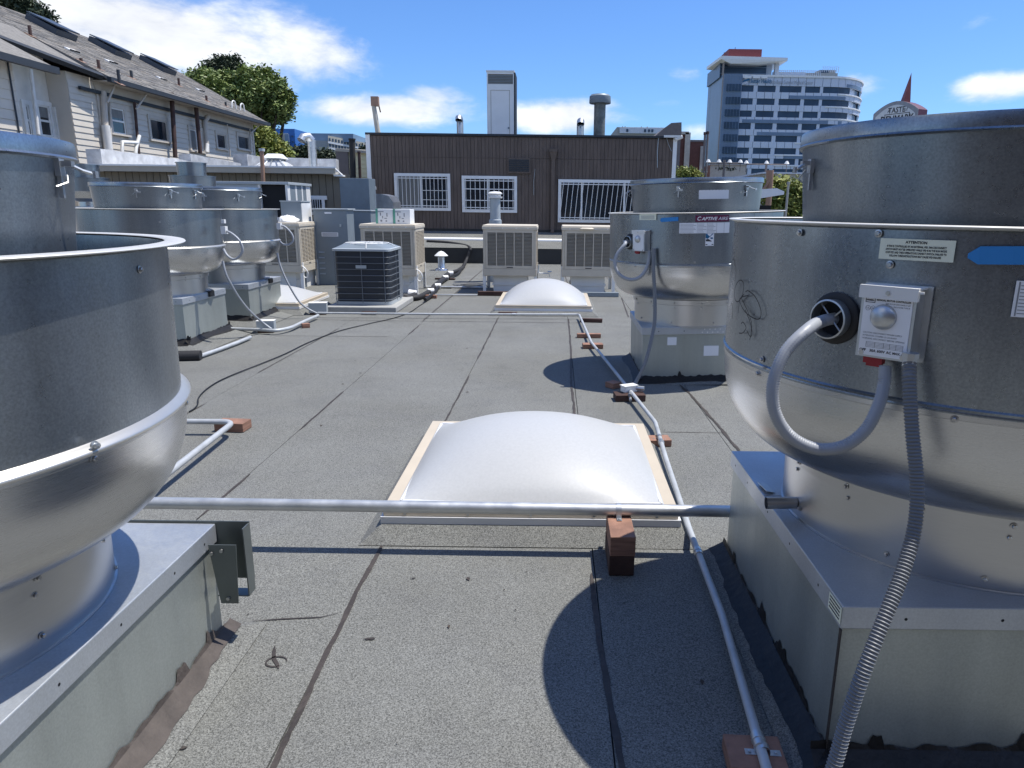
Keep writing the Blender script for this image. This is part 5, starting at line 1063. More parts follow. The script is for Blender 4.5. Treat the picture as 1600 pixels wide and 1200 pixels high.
for k in range(4): m = MB(); x = wx0 + t + .04 + k * (wx1 - wx0 - 2 * t - .08) / 3; m.tube([(x, -.06, wz0 + .03), (x, -.06, wz1 - .03)], .008, 5); m.build('bar', 'white_paint', wd)
a = D(474, 308, 16.8); b = D(483, 329, 16.8); m = MB(); m.box(a.x, b.x, 16.7, 16.98, b.z, a.z); m.tube([((a.x + b.x) / 2, 16.8, b.z), ((a.x + b.x) / 2, 16.8, b.z - .2)], .03, 6); m.build('meter_box', 'cabinet_light', **tags('small pale box on the tan wall left of its barred window', 'box'))
a = D(410, 284, 16.6); b = D(409, 235, 16.6); T = thing('brown_pole', 'rusty brown post standing up past the tan eaves above the air handler', 'pole', (a.x, 16.6, a.z - .4)); m = MB(); m.tube([(0, 0, 0), (b.x - a.x, 0, b.z - a.z + .4)], .045, 10); m.build('pole', 'copper_flash', T, smooth=50); m = MB(); m.tube([(b.x - a.x, 0, b.z - a.z + .38), (b.x - a.x, 0, b.z - a.z + .44)], .065, 10); m.build('cap', 'cabinet_light', T)
a = D(483.5, 262, 19); b = D(496, 262, 19); zt_ = D(489, 211, 19).z; r = (b.x - a.x) / 2; xm = (a.x + b.x) / 2; zb_ = zf1
T = thing('cowl_duct', 'tall silver duct with a hooded top rising behind the tan eaves', 'vent', (xm, 19, zb_)); m = MB(); h = zt_ - zb_; m.tube([(0, 0, 0), (0, 0, h - .22), (-.0, .0, h - .12)] , r, 16); m.tube([(0, 0, h - .14), (-.06, -.05, h - .04), (-.16, -.14, h - .07), (-.2, -.2, h - .16)], r * 1.02, 16, caps=False); m.build('duct', 'zinc', T, smooth=50); m = MB(); m.box(-.008, .008, -r - .006, -r + .01, .05, h - .3); m.build('seam', 'cabinet_grey', T)
def wall_seg(P0, P1, z0, z1, th, label, name='parapet_wall', m_='parapet_silver', cat='parapet', z1b=None, extra=None):
    P0 = Vector(P0); P1 = Vector(P1); d = (P1 - P0); L = d.length; d.normalize(); nn = Vector((-d.y, d.x)); T = thing(name, label, cat, ((P0.x + P1.x) / 2, (P0.y + P1.y) / 2, z0)); z1b = z1b or z1
    c = Vector((T.location.x, T.location.y)); m = MB(); n = max(2, int(L / .4)); vs = []; fs = []
    for i in range(n + 1):
        p = P0 - c + d * (L * i / n); zt_ = z1 + (z1b - z1) * i / n - z0 + .025 * noise.noise(Vector((i * .7, L, 0)))
        w1 = .02 * noise.noise(Vector((i * .9, 3, L)))
        vs += [(p.x + nn.x * (th / 2 + w1), p.y + nn.y * (th / 2 + w1), 0), (p.x + nn.x * (th / 2 + w1), p.y + nn.y * (th / 2 + w1), zt_), (p.x - nn.x * (th / 2 - w1), p.y - nn.y * (th / 2 - w1), zt_ + .01), (p.x - nn.x * (th / 2 - w1), p.y - nn.y * (th / 2 - w1), 0)]
    for i in range(n):
        for k in range(3): a = i * 4 + k; fs.append((a, a + 1, a + 5, a + 4))
    fs += [(0, 3, 2, 1), (n * 4, n * 4 + 1, n * 4 + 2, n * 4 + 3)]; m.add(vs, fs); m.build('wall', m_, T); return T
xp = D(150, 240, 17.3).x
zA0 = D(150, 233, 17.3).z; yA = 21.4; wall_seg((xp, 17.2), (xp, yA), zf1 - .3, zA0, .35, 'silver coated parapet wall on the tan roof, nearest one on the left', z1b=D(289, 252, yA).z)
zB0 = D(292, 241, yA + .1).z; yB = xp / ((372 - 865) / 1134); wall_seg((xp - .02, yA + .05), (xp - .02, yB), zf1 - .3, zB0, .35, 'silver coated parapet wall behind the small round fan', z1b=D(372, 256, yB).z)
yC = xp / ((378 - 865) / 1134); yD = xp / ((405 - 865) / 1134); wall_seg((xp, yC), (xp + .1, yD), zf1 - .3, D(380, 242, yC).z, .5, 'short higher block of silver parapet under the end of the house', z1b=D(404, 246, yD).z)
a = D(449, 250, 20.5); b = D(527, 250, 20.5); wall_seg((a.x, 20.5), (b.x, 20.5), zf1 - .3, D(490, 248.5, 20.5).z, .25, 'grey streaked parapet behind the hooded duct')
m = MB(); a = D(449, 262, 20.2); m.box(a.x - 3, a.x + 1.35, 19.9, 20.3, zf1 - .02, zf1 + .06); m.build('roof_curb', 'white_paint', **tags('low white coated kerb at the foot of the streaked parapet', 'kerb'))
# hipped roof ventilator
a = D(398, 262, 19.5); b = D(450, 262, 19.5); xm = (a.x + b.x) / 2; w = (b.x - a.x) / 2; zz = D(425, 250, 19.5).z - zf1; z3 = D(425, 239, 19.5).z - zf1
T = thing('hipped_ventilator', 'grey hipped roof ventilator with a raised cap, right of the silver parapets', 'ventilator', (xm, 19.9, zf1)); m = MB(); m.add([(-w, -.5, .1), (w, -.5, .1), (w, .5, .1), (-w, .5, .1), (-w * .5, -.25, zz), (w * .4, -.25, zz), (w * .4, .25, zz), (-w * .5, .25, zz), (-w, -.5, 0), (w, -.5, 0), (w, .5, 0), (-w, .5, 0)], [(0, 1, 5, 4), (1, 2, 6, 5), (2, 3, 7, 6), (3, 0, 4, 7), (8, 9, 1, 0), (9, 10, 2, 1), (11, 8, 0, 3)]); m.build('hip', 'parapet_silver', T)
for k in range(5): m = MB(); f_ = k / 4; m.tube([(-w + 2 * w * f_, -.505, .11), (-w * .5 + .9 * w * f_, -.255, zz + .01)], .018, 5); m.build('rib', 'zinc', T)
m = MB(); m.box(-w * .42, w * .32, -.2, .2, zz, z3 - .1); m.build('neck', 'cabinet_grey', T); m = MB(); m.add([(-w * .6, -.3, z3 - .12), (w * .5, -.3, z3 - .12), (w * .5, .3, z3 - .12), (-w * .6, .3, z3 - .12), (-w * .4, -.15, z3), (w * .3, -.15, z3), (w * .3, .15, z3), (-w * .4, .15, z3)], [(0, 1, 5, 4), (1, 2, 6, 5), (2, 3, 7, 6), (3, 0, 4, 7), (4, 5, 6, 7), (3, 2, 1, 0)]); m.build('cap', 'frame_white', T)
# yellow boarded building
YY = 27.0; a = D(545, 250, YY); b = D(585, 250, YY); zt_ = D(556, 237, YY).z
T = thing('yellow_building', 'pale yellow boarded building end left of the brown building', 'building', (a.x + .5, YY, -9)); o_ = T.location; m = MB(); m.box(a.x - o_.x, b.x - o_.x + .5, .03, 7, 0, zt_ + 9); m.build('core', 'yellow_siding', T)
for k in range(14): z = zt_ + 9 - .12 - (k + 1) * .155; m = MB(); m.add([(a.x - o_.x, 0, z), (b.x - o_.x + .5, 0, z), (b.x - o_.x + .5, .02, z + .15), (a.x - o_.x, .02, z + .15), (a.x - o_.x, .03, z), (b.x - o_.x + .5, .03, z)], [(0, 1, 2, 3), (4, 5, 1, 0)]); m.build('siding_board', 'yellow_siding', T)
a2 = D(526, 240, YY); m = MB(); m.box(a2.x - o_.x, a.x - o_.x - .002, -.1, 7, 0, zt_ + 9.05); m.build('corner_wall', 'far_dark', T); m = MB(); m.add([(a2.x - o_.x, -.12, zt_ + 9.0), (b.x - o_.x + .5, -.12, zt_ + 8.9), (b.x - o_.x + .5, .2, zt_ + 9.05), (a2.x - o_.x, .2, zt_ + 9.12), (a2.x - o_.x, -.12, zt_ + 9.1), (b.x - o_.x + .5, -.12, zt_ + 9.0)], [(0, 1, 5, 4), (4, 5, 2, 3)]); m.build('roof_edge', 'fascia_tan', T)
for (p0, p1, r, m_, lb) in (((550.5, 275), (550, 218), .10, 'slab', 'thick black post in front of the yellow boarded building'), ((562, 277), (561, 238), .05, 'rust_pipe', 'thin brown post in front of the yellow boarded building')):
    a = D(*p0, 25.5); b = D(*p1, 25.5); T = thing('roof_post', lb, 'pole', (a.x, 25.5, a.z - 1)); m = MB(); m.tube([(0, 0, 0), (b.x - a.x, 0, b.z - a.z + 1)], r, 10); m.build('pole', m_, T, smooth=50); m = MB(); m.tube([(b.x - a.x, 0, b.z - a.z + .98), (b.x - a.x, 0, b.z - a.z + 1.03)], r * 1.2, 10); m.build('cap', m_, T)
# ================================================================== HOUSE ON THE LEFT
XH = -15.0
def HX(px, py, X=XH): d = ray(px, py); t = X / d.x; return Vector((0, 0, EYE)) + d * t
HS = thing('siding_house', 'large beige boarded house with grey shingle roof, seen along its long side', 'house', (XH, 28, -9)); ho = HS.location
eN = HX(155, 130); eF = HX(412, 190); zE = (eN.z + eF.z) / 2; zE = eN.z * .5 + eF.z * .5
yN = HX(158, 200).y; yF = HX(397, 225).y
hv = lambda x, y, z: (x - ho.x, y - ho.y, z - ho.z)
def hb(m, x0, x1, y0, y1, z0, z1, mi=0): a = hv(x0, y0, z0); b = hv(x1, y1, z1); return m.box(a[0], b[0], a[1], b[1], a[2], b[2], mi)
m = MB(); hb(m, XH - 10, XH - .03, yN, yF, -9, zE - .10); m.build('core', 'house_siding', HS)
zb_ = HX(300, 262).z - .6; nb = int((zE - .2 - zb_) / .19)
HW = []                                                 # windows on the long wall (pixel boxes)
for (p, kind) in (((172, 162, 199, 214), 1), ((232, 180, 263, 224), 0), ((293, 196, 316, 240), 2), ((335, 203, 352, 236), 0), ((368, 206, 388, 237), 0)):
    y0 = HX(p[0], 200).y; y1 = HX(p[2], 200).y; zt_ = HX((p[0] + p[2]) / 2, p[1] + 2).z; z0 = HX((p[0] + p[2]) / 2, p[3] - 2).z; HW.append((y0, y1, z0, zt_, kind))
for k in range(nb):
    z0 = zb_ + k * .19; z1 = z0 + .188; m = MB(); segs = [(yN, yF)]
    for w in HW:
        if z1 > w[2] + .02 and z0 < w[3] - .02:
            ns = []
            for a, b in segs:
                if w[0] > a: ns.append((a, min(b, w[0] + .03)))
                if w[1] < b: ns.append((max(a, w[1] - .03), b))
            segs = ns
    for a, b in segs: m = MB(); A = hv(XH, a, z0); B = hv(XH - .02, b, z1); m.add([(A[0], A[1], A[2]), (A[0], B[1], A[2]), (B[0], B[1], B[2]), (B[0], A[1], B[2]), (A[0] - .03, A[1], A[2]), (A[0] - .03, B[1], A[2])], [(0, 1, 2, 3), (4, 5, 1, 0)]); m.build('siding_board', 'house_siding', HS)
m = MB(); hb(m, XH - .028, XH + .012, yN, yF, zE - .42, zE - .12); m.build('frieze_board', 'house_trim', HS)
m = MB(); hb(m, XH - .05, XH + .02, yF - .14, yF + .02, -9, zE - .12); hb(m, XH - .05, XH + .02, yN - .02, yN + .16, -9, zE - .12); m.build('corner_board', 'house_trim', HS)
def hwin(y0, y1, z0, z1, kind, X=XH, par=HS, white=False):
    t = .13; m = MB(); ww = 'house_white' if white else 'house_trim'
    hb(m, X - .02, X + .035, y0, y1, z1 - t, z1); hb(m, X - .02, X + .035, y0, y0 + t, z0 + .06, z1 - t); hb(m, X - .02, X + .035, y1 - t, y1, z0 + .06, z1 - t); hb(m, X - .02, X + .09, y0 - .06, y1 + .06, z0, z0 + .06); w = m.build('window', ww, par)
    m = MB(); hb(m, X - .04, X - .015, y0 + t, y1 - t, z0 + .06, z1 - t); m.build('pane', 'glass_dark', w)
    s = MB(); f_ = .045; a0, a1, b0, b1 = y0 + t + .001, y1 - t - .001, z0 + .061, z1 - t - .001; mid_ = (b0 + b1) / 2
    for (p, q, u, v) in ((a0, a0 + f_, b0, b1), (a1 - f_, a1, b0, b1), (a0 + f_, a1 - f_, b0, b0 + f_), (a0 + f_, a1 - f_, b1 - f_, b1)): hb(s, X - .014, X + .010, p, q, u, v)
    if kind == 1: hb(s, X - .013, X + .014, a0 + f_, a1 - f_, mid_ - .03, mid_ + .03)
    if kind == 2: hb(s, X - .013, X + .014, (a0 + a1) / 2 - .03, (a0 + a1) / 2 + .03, b0 + f_, b1 - f_)
    s.build('sash', 'house_white' if kind else 'house_trim', w)
    if kind: m = MB(); hb(m, X - .0148, X - .0142, a0 + f_ * 1.2, (a0 + a1) / 2 if kind == 2 else a1 - f_ * 1.2, mid_ + .1 if kind == 1 else b0 + f_, b1 - f_); m.build('blind', 'curtain', w)
for w in HW: hwin(*w)
# roof: eave at zE, ridge 5 m behind, hipped far end
rg = HX(0, 9, XH - 5.0); zR = rg.z; ov = .55; zEo = zE; hipY = XH_ = None
xo = XH + ov; ys = yN - 5.2; yr = HX(268, 114, XH - 5).y; yE = yF + ov
def hroof(name, pts, mat_, par, th=.10):
    m = MB(); P = [hv(*p) for p in pts]; n = len(P); m.add(P + [(p[0], p[1], p[2] - th) for p in P], [tuple(range(n)), tuple(range(n, 2 * n))[::-1]] + [(k, k + n, (k + 1) % n + n, (k + 1) % n) for k in range(n)]); return m.build(name, mat_, par)
ry0 = 12.0
rf_ = hroof('roof', [(xo, yN - .15, zEo), (xo, yE, zEo), (XH - 5, yr, zR), (XH - 5, ry0, zR), (XH - 2.2, ry0, zR - (zR - zEo) * 2.8 / 5.55), (XH - 2.2, yN - .15, zR - (zR - zEo) * 2.8 / 5.55)], 'shingle', HS)
hroof('roof', [(xo, yE, zEo - .001), (XH - 10 - ov, yE, zEo - .001), (XH - 5, yr, zR - .001)], 'shingle', HS); hroof('roof', [(XH - 5.001, yr, zR), (XH - 10 - ov, yE, zEo), (XH - 10 - ov, ry0, zEo), (XH - 5.001, ry0, zR)], 'shingle', HS)
# shingle courses: real butts on the visible slope
sl_ = math.hypot(5.55, zR - zEo); nC = 30; up = Vector((-5.55, 0, zR - zEo)).normalized(); nr = Vector((zR - zEo, 0, 5.55)).normalized(); m = MB(); random.seed(9)
for k in range(nC):
    s0_ = k * sl_ / nC; s1_ = s0_ + sl_ / nC * 1.02; f_ = s0_ / sl_; yfar = yE + (yr - yE) * (f_ + .02); ynear = yN - .15 if s0_ < sl_ * .495 else ry0
    y = ynear
    while y < yfar - .05:
        w_ = random.uniform(.28, .55); y2 = min(y + w_, yfar); base_ = Vector((xo, 0, zEo)); j = random.uniform(.010, .026)
        a = base_ + up * s0_ + nr * j; b = base_ + up * s1_ + nr * .004; c = base_ + up * s0_
        m.add([hv(a.x, y, a.z), hv(a.x, y2 - .012, a.z), hv(b.x, y2 - .012, b.z), hv(b.x, y, b.z), hv(c.x, y, c.z), hv(c.x, y2 - .012, c.z)], [(0, 1, 2, 3), (4, 5, 1, 0)], random.choice((0, 0, 0, 1, 2))); y = y2
mk('shingle_dark', (.15, .145, .14), .95, var=.2); mk('shingle_warm', (.23, .21, .185), .95, var=.2)
o = m.build('shingle', ['shingle', 'shingle_dark', 'shingle_warm'], rf_); o['kind'] = 'stuff'
m = MB(); hb(m, xo - .02, xo + .12, yN - .2, yE + .05, zEo - .16, zEo - .01); m.build('gutter', 'dark_trim', HS); m = MB(); hb(m, XH + .013, XH + .10, yN - .9, yF + .1, zEo - .50, zEo - .40); m.build('ledge', 'dark_trim', HS)
m = MB(); hb(m, XH - .01, xo - .03, yN - .15, yE, zEo - .14, zEo - .105); m.build('soffit', 'house_trim', HS)
# rooftop roof-windows on the far slope edge (raised dark frames), small flashings and vents
def roof_pt(px, py):
    d = ray(px, py); n_ = nr; p0 = Vector((xo, 0, zEo)); t = (p0 - Vector((0, 0, EYE))).dot(n_) / d.dot(n_); return Vector((0, 0, EYE)) + d * t
for (A, B) in (((40, 30), (108, 62)), ((130, 60), (189, 91)), ((216, 92), (267, 117))):
    p = roof_pt(*A); q = roof_pt(*B); y0, y1 = p.y, max(q.y, p.y + 1.0); y0 = min(p.y, q.y); y1 = y0 + 1.15; s_m = max(min(((p.z + q.z) / 2 - zEo) / (zR - zEo) * sl_, sl_ - .75), 0)
    base_ = Vector((xo, 0, zEo)); T_ = MB()
    def rp(s, y, h): v = base_ + up * s + nr * h; return hv(v.x, y, v.z)
    s0_, s1_ = s_m - .55, s_m + .60
    T_.add([rp(s0_, y0, 0), rp(s0_, y1, 0), rp(s1_, y1, 0), rp(s1_, y0, 0), rp(s0_, y0, .22), rp(s0_, y1, .22), rp(s1_, y1, .22), rp(s1_, y0, .22)], [(0, 1, 5, 4), (1, 2, 6, 5), (2, 3, 7, 6), (3, 0, 4, 7), (4, 5, 6, 7)]); w = T_.build('roof_window', 'skylight_frame', HS)
    m = MB(); m.add([rp(s0_ - .02, y0 - .02, .30), rp(s0_ - .02, y1 + .02, .30), rp(s1_, y1 + .02, .25), rp(s1_, y0 - .02, .25), rp(s0_ - .02, y0 - .02, .34), rp(s0_ - .02, y1 + .02, .34), rp(s1_, y1 + .02, .29), rp(s1_, y0 - .02, .29)], [(0, 1, 5, 4), (1, 2, 6, 5), (2, 3, 7, 6), (3, 0, 4, 7), (4, 5, 6, 7), (3, 2, 1, 0)]); m.build('sash', 'skylight_glass', w)
for (px, py, h, c_) in ((48, 56, .30, 'rust_pipe'), (155, 108, .28, 'rust_pipe'), (187, 131, .42, 'dark_trim'), (206, 122, .25, 'dark_trim'), (280, 134, .30, 'rust_pipe'), (323, 158, .22, 'rust_pipe'), (353, 166, .18, 'dark_trim'), (127, 96, .10, 'rust_pipe')):
    p = roof_pt(px, py); a = hv(p.x, p.y, p.z); m = MB(); m.tube([a, (a[0], a[1], a[2] + h)], .05, 8); m.build('vent_pipe', c_, HS); m = MB(); b = p + nr * .012; a = hv(b.x, b.y, b.z); m.obox(a, (.26, .24, .012), (Vector((0, 1, 0)), up, nr)); m.build('flashing', 'copper_flash', HS)
for (px, py) in ((112, 80), (173, 98), (252, 124), (312, 142)):
    p = roof_pt(px, py) + nr * .03; a = hv(p.x, p.y, p.z); m = MB(); m.obox(a, (.55, .20, .05), (Vector((0, 1, 0)), up, nr)); w = m.build('slot_vent', 'white_metal', HS); m = MB(); m.obox((a[0] + .10, a[1], a[2] - .02), (.50, .03, .04), (Vector((0, 1, 0)), up, nr)); m.build('slot', 'dark_hole', w)
# pipes climbing the wall
def hpipe(px0, py0, px1, py1, r, m_, X=XH + .10, name='wall_pipe', mid=None):
    p = HX(px0, py0, X); q = HX(px1, py1, X); P = [p] + ([HX(a, b, X) for a, b in mid] if mid else []) + [q]; m = MB(); m.tube([hv(v.x, v.y, v.z) for v in P], r, 8); return m.build(name, m_, HS, smooth=60)
hpipe(161, 143, 167, 233, .10, 'house_trim'); hpipe(165, 196, 170, 234, .13, 'house_white', XH + .16); hpipe(172, 160, 174, 236, .035, 'house_trim'); hpipe(187, 115, 168, 160, .035, 'house_trim', XH + .3)
hpipe(210, 160, 219, 262, .05, 'rust_pipe'); hpipe(230, 146, 213, 170, .035, 'house_trim', XH + .3); hpipe(268, 145, 274, 246, .085, 'rust_pipe', XH + .25); hpipe(306, 163, 313, 240, .085, 'rust_pipe', XH + .25)
hpipe(325, 182, 324, 238, .10, 'house_trim', mid=[(320, 190)]); hpipe(355, 194, 360, 246, .03, 'house_trim'); hpipe(390, 200, 393, 240, .03, 'house_trim'); hpipe(409, 192, 392, 208, .03, 'house_trim', XH + .3)
hpipe(191, 238, 215, 224, .06, 'house_white', XH + .4, mid=[(191, 222), (214, 223)]); hpipe(212, 240, 218, 212, .06, 'house_white', XH + .4, mid=[(213, 230)]); hpipe(323, 238, 324, 225, .08, 'house_white', XH + .4)
for (px, py) in ((365, 200), (378, 200)): 
    p = HX(px, py, XH - .3); m = MB(); a = hv(p.x, p.y, zEo + .25); m.tube(spline([(a[0], a[1], a[2]), (a[0], a[1] + .1, a[2] + .45), (a[0], a[1] + .4, a[2] + .5), (a[0], a[1] + .5, a[2] + .1)], 5), .03, 6); m.build('hook_pipe', 'white_metal', HS)
# front gable part, stucco wall and nearer wing
XS = XH - 1.0
gy0 = HX(110, 160, XS).y
m = MB(); hb(m, XH - 9, XH - .035, yN - 1.35, yN - .001, -9, zE - .04); m.build('bay_wall', 'house_siding', HS)
g0 = HX(106, 180, XH).y
for k in range(nb): z0 = zb_ + k * .19; m = MB(); A = hv(XH - .03, yN - 1.34, z0); m.add([(A[0] + .02, A[1], A[2]), (A[0] + .02, A[1] + 1.30, A[2]), (A[0], A[1] + 1.30, A[2] + .188), (A[0], A[1], A[2] + .188)], [(0, 1, 2, 3)]); m.build('siding_board', 'house_siding', HS)
z_ = zEo + .75
hroof('roof', [(XH - .15, yN - 6.2, z_ - .25), (XH + .35, yN - .2, z_ - .75), (XH - 2.21, yN - .2, zR - (zR - zEo) * 2.8 / 5.55 + .02), (XH - 2.21, yN - 6.2, zR - (zR - zEo) * 2.8 / 5.55 + .02)], 'shingle', HS)
m = MB(); P = [hv(XH - .13, yN - 6.2, z_ - .26), hv(XH + .37, yN - .19, z_ - .76)]; m.tube(P, .10, 4); m.build('gutter', 'dark_trim', HS)
m = MB(); hb(m, XS - 8, XS + .35, yN - 6.2, yN - 1.36, -9, zE + .42); sw_ = m.build('stucco_wall', 'stucco', HS)
for (p0, p1, q0_, q1_) in ((37, 155, 52, 212), (57, 158, 83, 212)):
    X_ = XS + .37; y0 = HX(p0, 190, X_).y; y1 = HX(q0_, 190, X_).y; hwin(y0, y1, HX(p0, 214, X_).z, HX(p0, 156, X_).z, 1, X_, HS, True)
m = MB(); p = HX(88, 190, XS + .5); hb(m, XS + .36, XS + .50, p.y, HX(103, 190, XS + .5).y, -9, HX(90, 168, XS + .5).z); m.build('chimney_breast', 'house_white', HS); hpipe(48, 108, 60, 210, .05, 'house_white', XS + .6)
# nearer wing (own roof)
XW = XH + 1.2; yw1 = HX(27, 150, XW).y; zW = HX(30, 98, XW).z
NW = thing('near_wing', 'grey boarded house wing at the left frame edge with its own low eave', 'house', (XW, yw1 - 3, -9)); ho = NW.location
m = MB(); hb(m, XW - 1.8, XW - .03, yw1 - 7, yw1, -9, zW); m.build('core', 'house_siding', NW)
for k in range(24): z0 = zW - .24 * (k + 1); m = MB(); A = hv(XW, yw1 - 7, z0); m.add([A, (A[0], A[1] + 7, A[2]), (A[0] - .02, A[1] + 7, A[2] + .238), (A[0] - .02, A[1], A[2] + .238), (A[0] - .03, A[1], A[2]), (A[0] - .03, A[1] + 7, A[2])], [(0, 1, 2, 3), (4, 5, 1, 0)]); m.build('siding_board', 'house_siding', NW)
hroof('roof', [(XW + .45, yw1 - 7, zW + .02), (XW + .45, yw1 + .9, zW + .02), (XW - 1.9, yw1 + .3, zW + 1.35), (XW - 1.9, yw1 - 7, zW + 1.35)], 'shingle', NW); m = MB(); hb(m, XW + .42, XW + .56, yw1 - 7, yw1 + .95, zW - .16, zW + .01); m.build('gutter', 'dark_trim', NW)
for f_ in (.15, 2.2): m = MB(); hb(m, XW + .012, XW + .03, yw1 - f_ - .04, yw1 - f_, zW - 5, zW - .02); m.build('batten', 'dark_trim', NW)
# ================================================================== TREES
def tree(loc, blobs, n, leafsz, label, kind='leaf_green', trunk_h=None, tr=.18, name='tree', cat='tree', group=None, seed=1, limbs=True):
    """blobs: (x, y, z, r) relative to loc, z above loc"""
    rnd = random.Random(seed); T = thing(name, label, cat, loc, 0, group)
    m = MB(); zc = sum(b[2] for b in blobs) / len(blobs)
    if limbs:
        cx = sum(b[0] for b in blobs) / len(blobs); m.tube([(0, 0, 0), (cx * .3, 0, zc * .35), (cx * .8, 0, zc * .8)], [tr * 1.3, tr, tr * .5], 8)
        for b in blobs: m.tube([(cx * .3, 0, zc * .4), ((cx * .3 + b[0]) / 2, b[1] / 2, (zc * .4 + b[2]) / 2 + .1), (b[0], b[1], b[2] + b[3] * .4)], [tr * .55, tr * .3, tr * .08], 5)
        m.build('trunk', 'bark', T, smooth=60)
    tot = sum(b[3] ** 2 for b in blobs); vs = []; fs = []
    for (bx_, by_, bz_, r) in blobs:
        k = int(n * r * r / tot / 9)
        for _ in range(k):
            u = Vector((rnd.gauss(0, 1), rnd.gauss(0, 1), rnd.gauss(0, 1))).normalized(); rr = r * (rnd.random() ** .35)
            nz_ = noise.noise(Vector((bx_ + u.x * 2.1, u.y * 2.1 + seed, bz_ + u.z * 2.1)))
            if nz_ < -.22 and rnd.random() < .8: continue
            c = Vector((bx_, by_, bz_)) + Vector((u.x, u.y, u.z * .85)) * rr * (1 + .45 * nz_)
            cl = leafsz * rnd.uniform(2.2, 4.2); up_ = Vector((rnd.gauss(0, .5), rnd.gauss(0, .5), 1)).normalized()
            for j in range(9):                          # a spray of leaves
                p = c + Vector((rnd.gauss(0, 1), rnd.gauss(0, 1), rnd.gauss(0, .7))) * cl * .42; a = Vector((rnd.gauss(0, 1), rnd.gauss(0, 1), rnd.gauss(0, .6))).normalized(); b = a.cross(up_ + Vector((rnd.gauss(0, .6), rnd.gauss(0, .6), 0))); b = b.normalized() if b.length > .01 else Vector((1, 0, 0))
                s = leafsz * rnd.uniform(.6, 1.25); i0 = len(vs); vs += [p - a * s, p + b * s * .45, p + a * s, p - b * s * .45]; fs.append((i0, i0 + 1, i0 + 2, i0 + 3))
    m = MB(); m.add(vs, fs); m.build('crown', kind, T); return T
def TB_(Y, L, base_z):       # crown blobs from picture positions at depth Y
    q = [(D(px, py, Y), r / 1134 * Y, dy) for px, py, r, dy in L]; cx = sum(a[0].x for a in q) / len(q)
    return (cx, Y, base_z), [(a.x - cx, dy, a.z - base_z, r) for a, r, dy in q]
loc, bl = TB_(52, [(304, 122, 9, 0), (318, 116, 9, .6), (330, 128, 13, -1), (312, 136, 11, -1), (350, 122, 13, .4), (345, 142, 16, -1.4), (368, 132, 14, 0), (385, 114, 11, .5), (396, 126, 14, -.8), (412, 116, 10, 0), (424, 126, 11, .4), (436, 140, 12, -.3), (447, 152, 9, .2), (449, 166, 7, 0), (440, 172, 9, -.8), (418, 146, 15, -1), (404, 160, 15, -1.5), (380, 158, 17, -1.2), (362, 156, 14, .8), (422, 168, 13, .6), (432, 184, 8, 0), (408, 180, 13, 0), (392, 180, 13, -1), (396, 198, 10, 0), (372, 172, 13, 0), (446, 182, 5, 0), (415, 196, 7, 0), (286, 124, 5, 0)], -9)
tree(loc, bl, 52000, .15, 'large leafy green tree behind the far end of the long house', tr=.4, seed=3)
loc, bl = TB_(64, [(345, 108, 18, 0), (362, 104, 16, 0), (330, 112, 14, 0), (376, 118, 14, 0)], -9)
tree(loc, bl, 9000, .17, 'darker tree top showing above the large green tree', 'leaf_dark', tr=.3, seed=4)
loc, bl = TB_(46, [(18, 10, 20, 0), (40, 14, 18, 0), (66, 26, 13, 0), (0, 2, 20, 0), (50, 24, 10, 0)], -9)
tree(loc, bl, 9000, .15, 'dark tree crown above the house roof in the top left corner', 'leaf_dark', tr=.4, seed=5)
loc, bl = TB_(44, [(408, 218, 16, 0), (420, 232, 18, 0), (432, 240, 14, 0), (412, 245, 16, 0), (443, 246, 10, 0), (405, 205, 8, 0)], -9)
tree(loc, bl, 14000, .16, 'sunlit yellow-green bush between the house end and the silver parapet', 'leaf_yellow', name='bush', cat='bush', tr=.1, seed=6)
for k, (L, Y, lb) in enumerate((([(422, 222, 7, 0), (432, 230, 8, 0), (440, 238, 8, 0), (426, 236, 9, 0)], 120, 'dark tree in front of the blue-framed building'), ([(462, 240, 8, 0), (474, 236, 8, 0), (486, 242, 8, 0), (452, 246, 7, 0)], 110, 'dark round tree left of the hooded silver duct'), ([(502, 244, 7, 0), (512, 243, 7, 0), (520, 249, 7, 0)], 112, 'dark tree right of the hooded silver duct'), ([(566, 240, 6, 0), (573, 236, 6, 0), (560, 247, 7, 0)], 115, 'dark tree at the left corner of the brown building'))):
    loc, bl = TB_(Y, L, 0); tree(loc, bl, 5200, .26, lb, 'leaf_dark', name='far_tree', group='trees on the hillside', seed=20 + k, limbs=True, tr=.3)
loc, bl = TB_(34, [(1205, 298, 20, 0), (1225, 295, 18, 0), (1243, 305, 18, 0), (1222, 318, 22, 0), (1262, 310, 24, 1), (1240, 330, 24, 0), (1290, 320, 30, 2)], -9)
tree(loc, bl, 16000, .13, 'green and yellow bush between the two right-hand fans', 'leaf_yellow', name='bush', cat='bush', tr=.1, seed=8)
loc, bl = TB_(60, [(1065, 272, 9, 0), (1076, 270, 9, 0), (1086, 275, 9, 0), (1074, 284, 12, 0)], -9)
tree(loc, bl, 4000, .14, 'small yellowish bush just right of the brown building corner', 'leaf_yellow', name='bush', cat='bush', tr=.1, seed=9)
# ================================================================== FAR BUILDINGS
def bld(name, label, Y, px0, px1, pyt, zb, depth, m_, rz=0):
    a = D(px0, pyt, Y); b = D(px1, pyt, Y); T = thing(name, label, 'building', ((a.x + b.x) / 2, Y, zb)); w = (b.x - a.x) / 2; h = (a.z + b.z) / 2 - zb
    m = MB(); m.box(-w, w, 0, depth, 0, h); m.build('wall', m_, T); return T, w, h
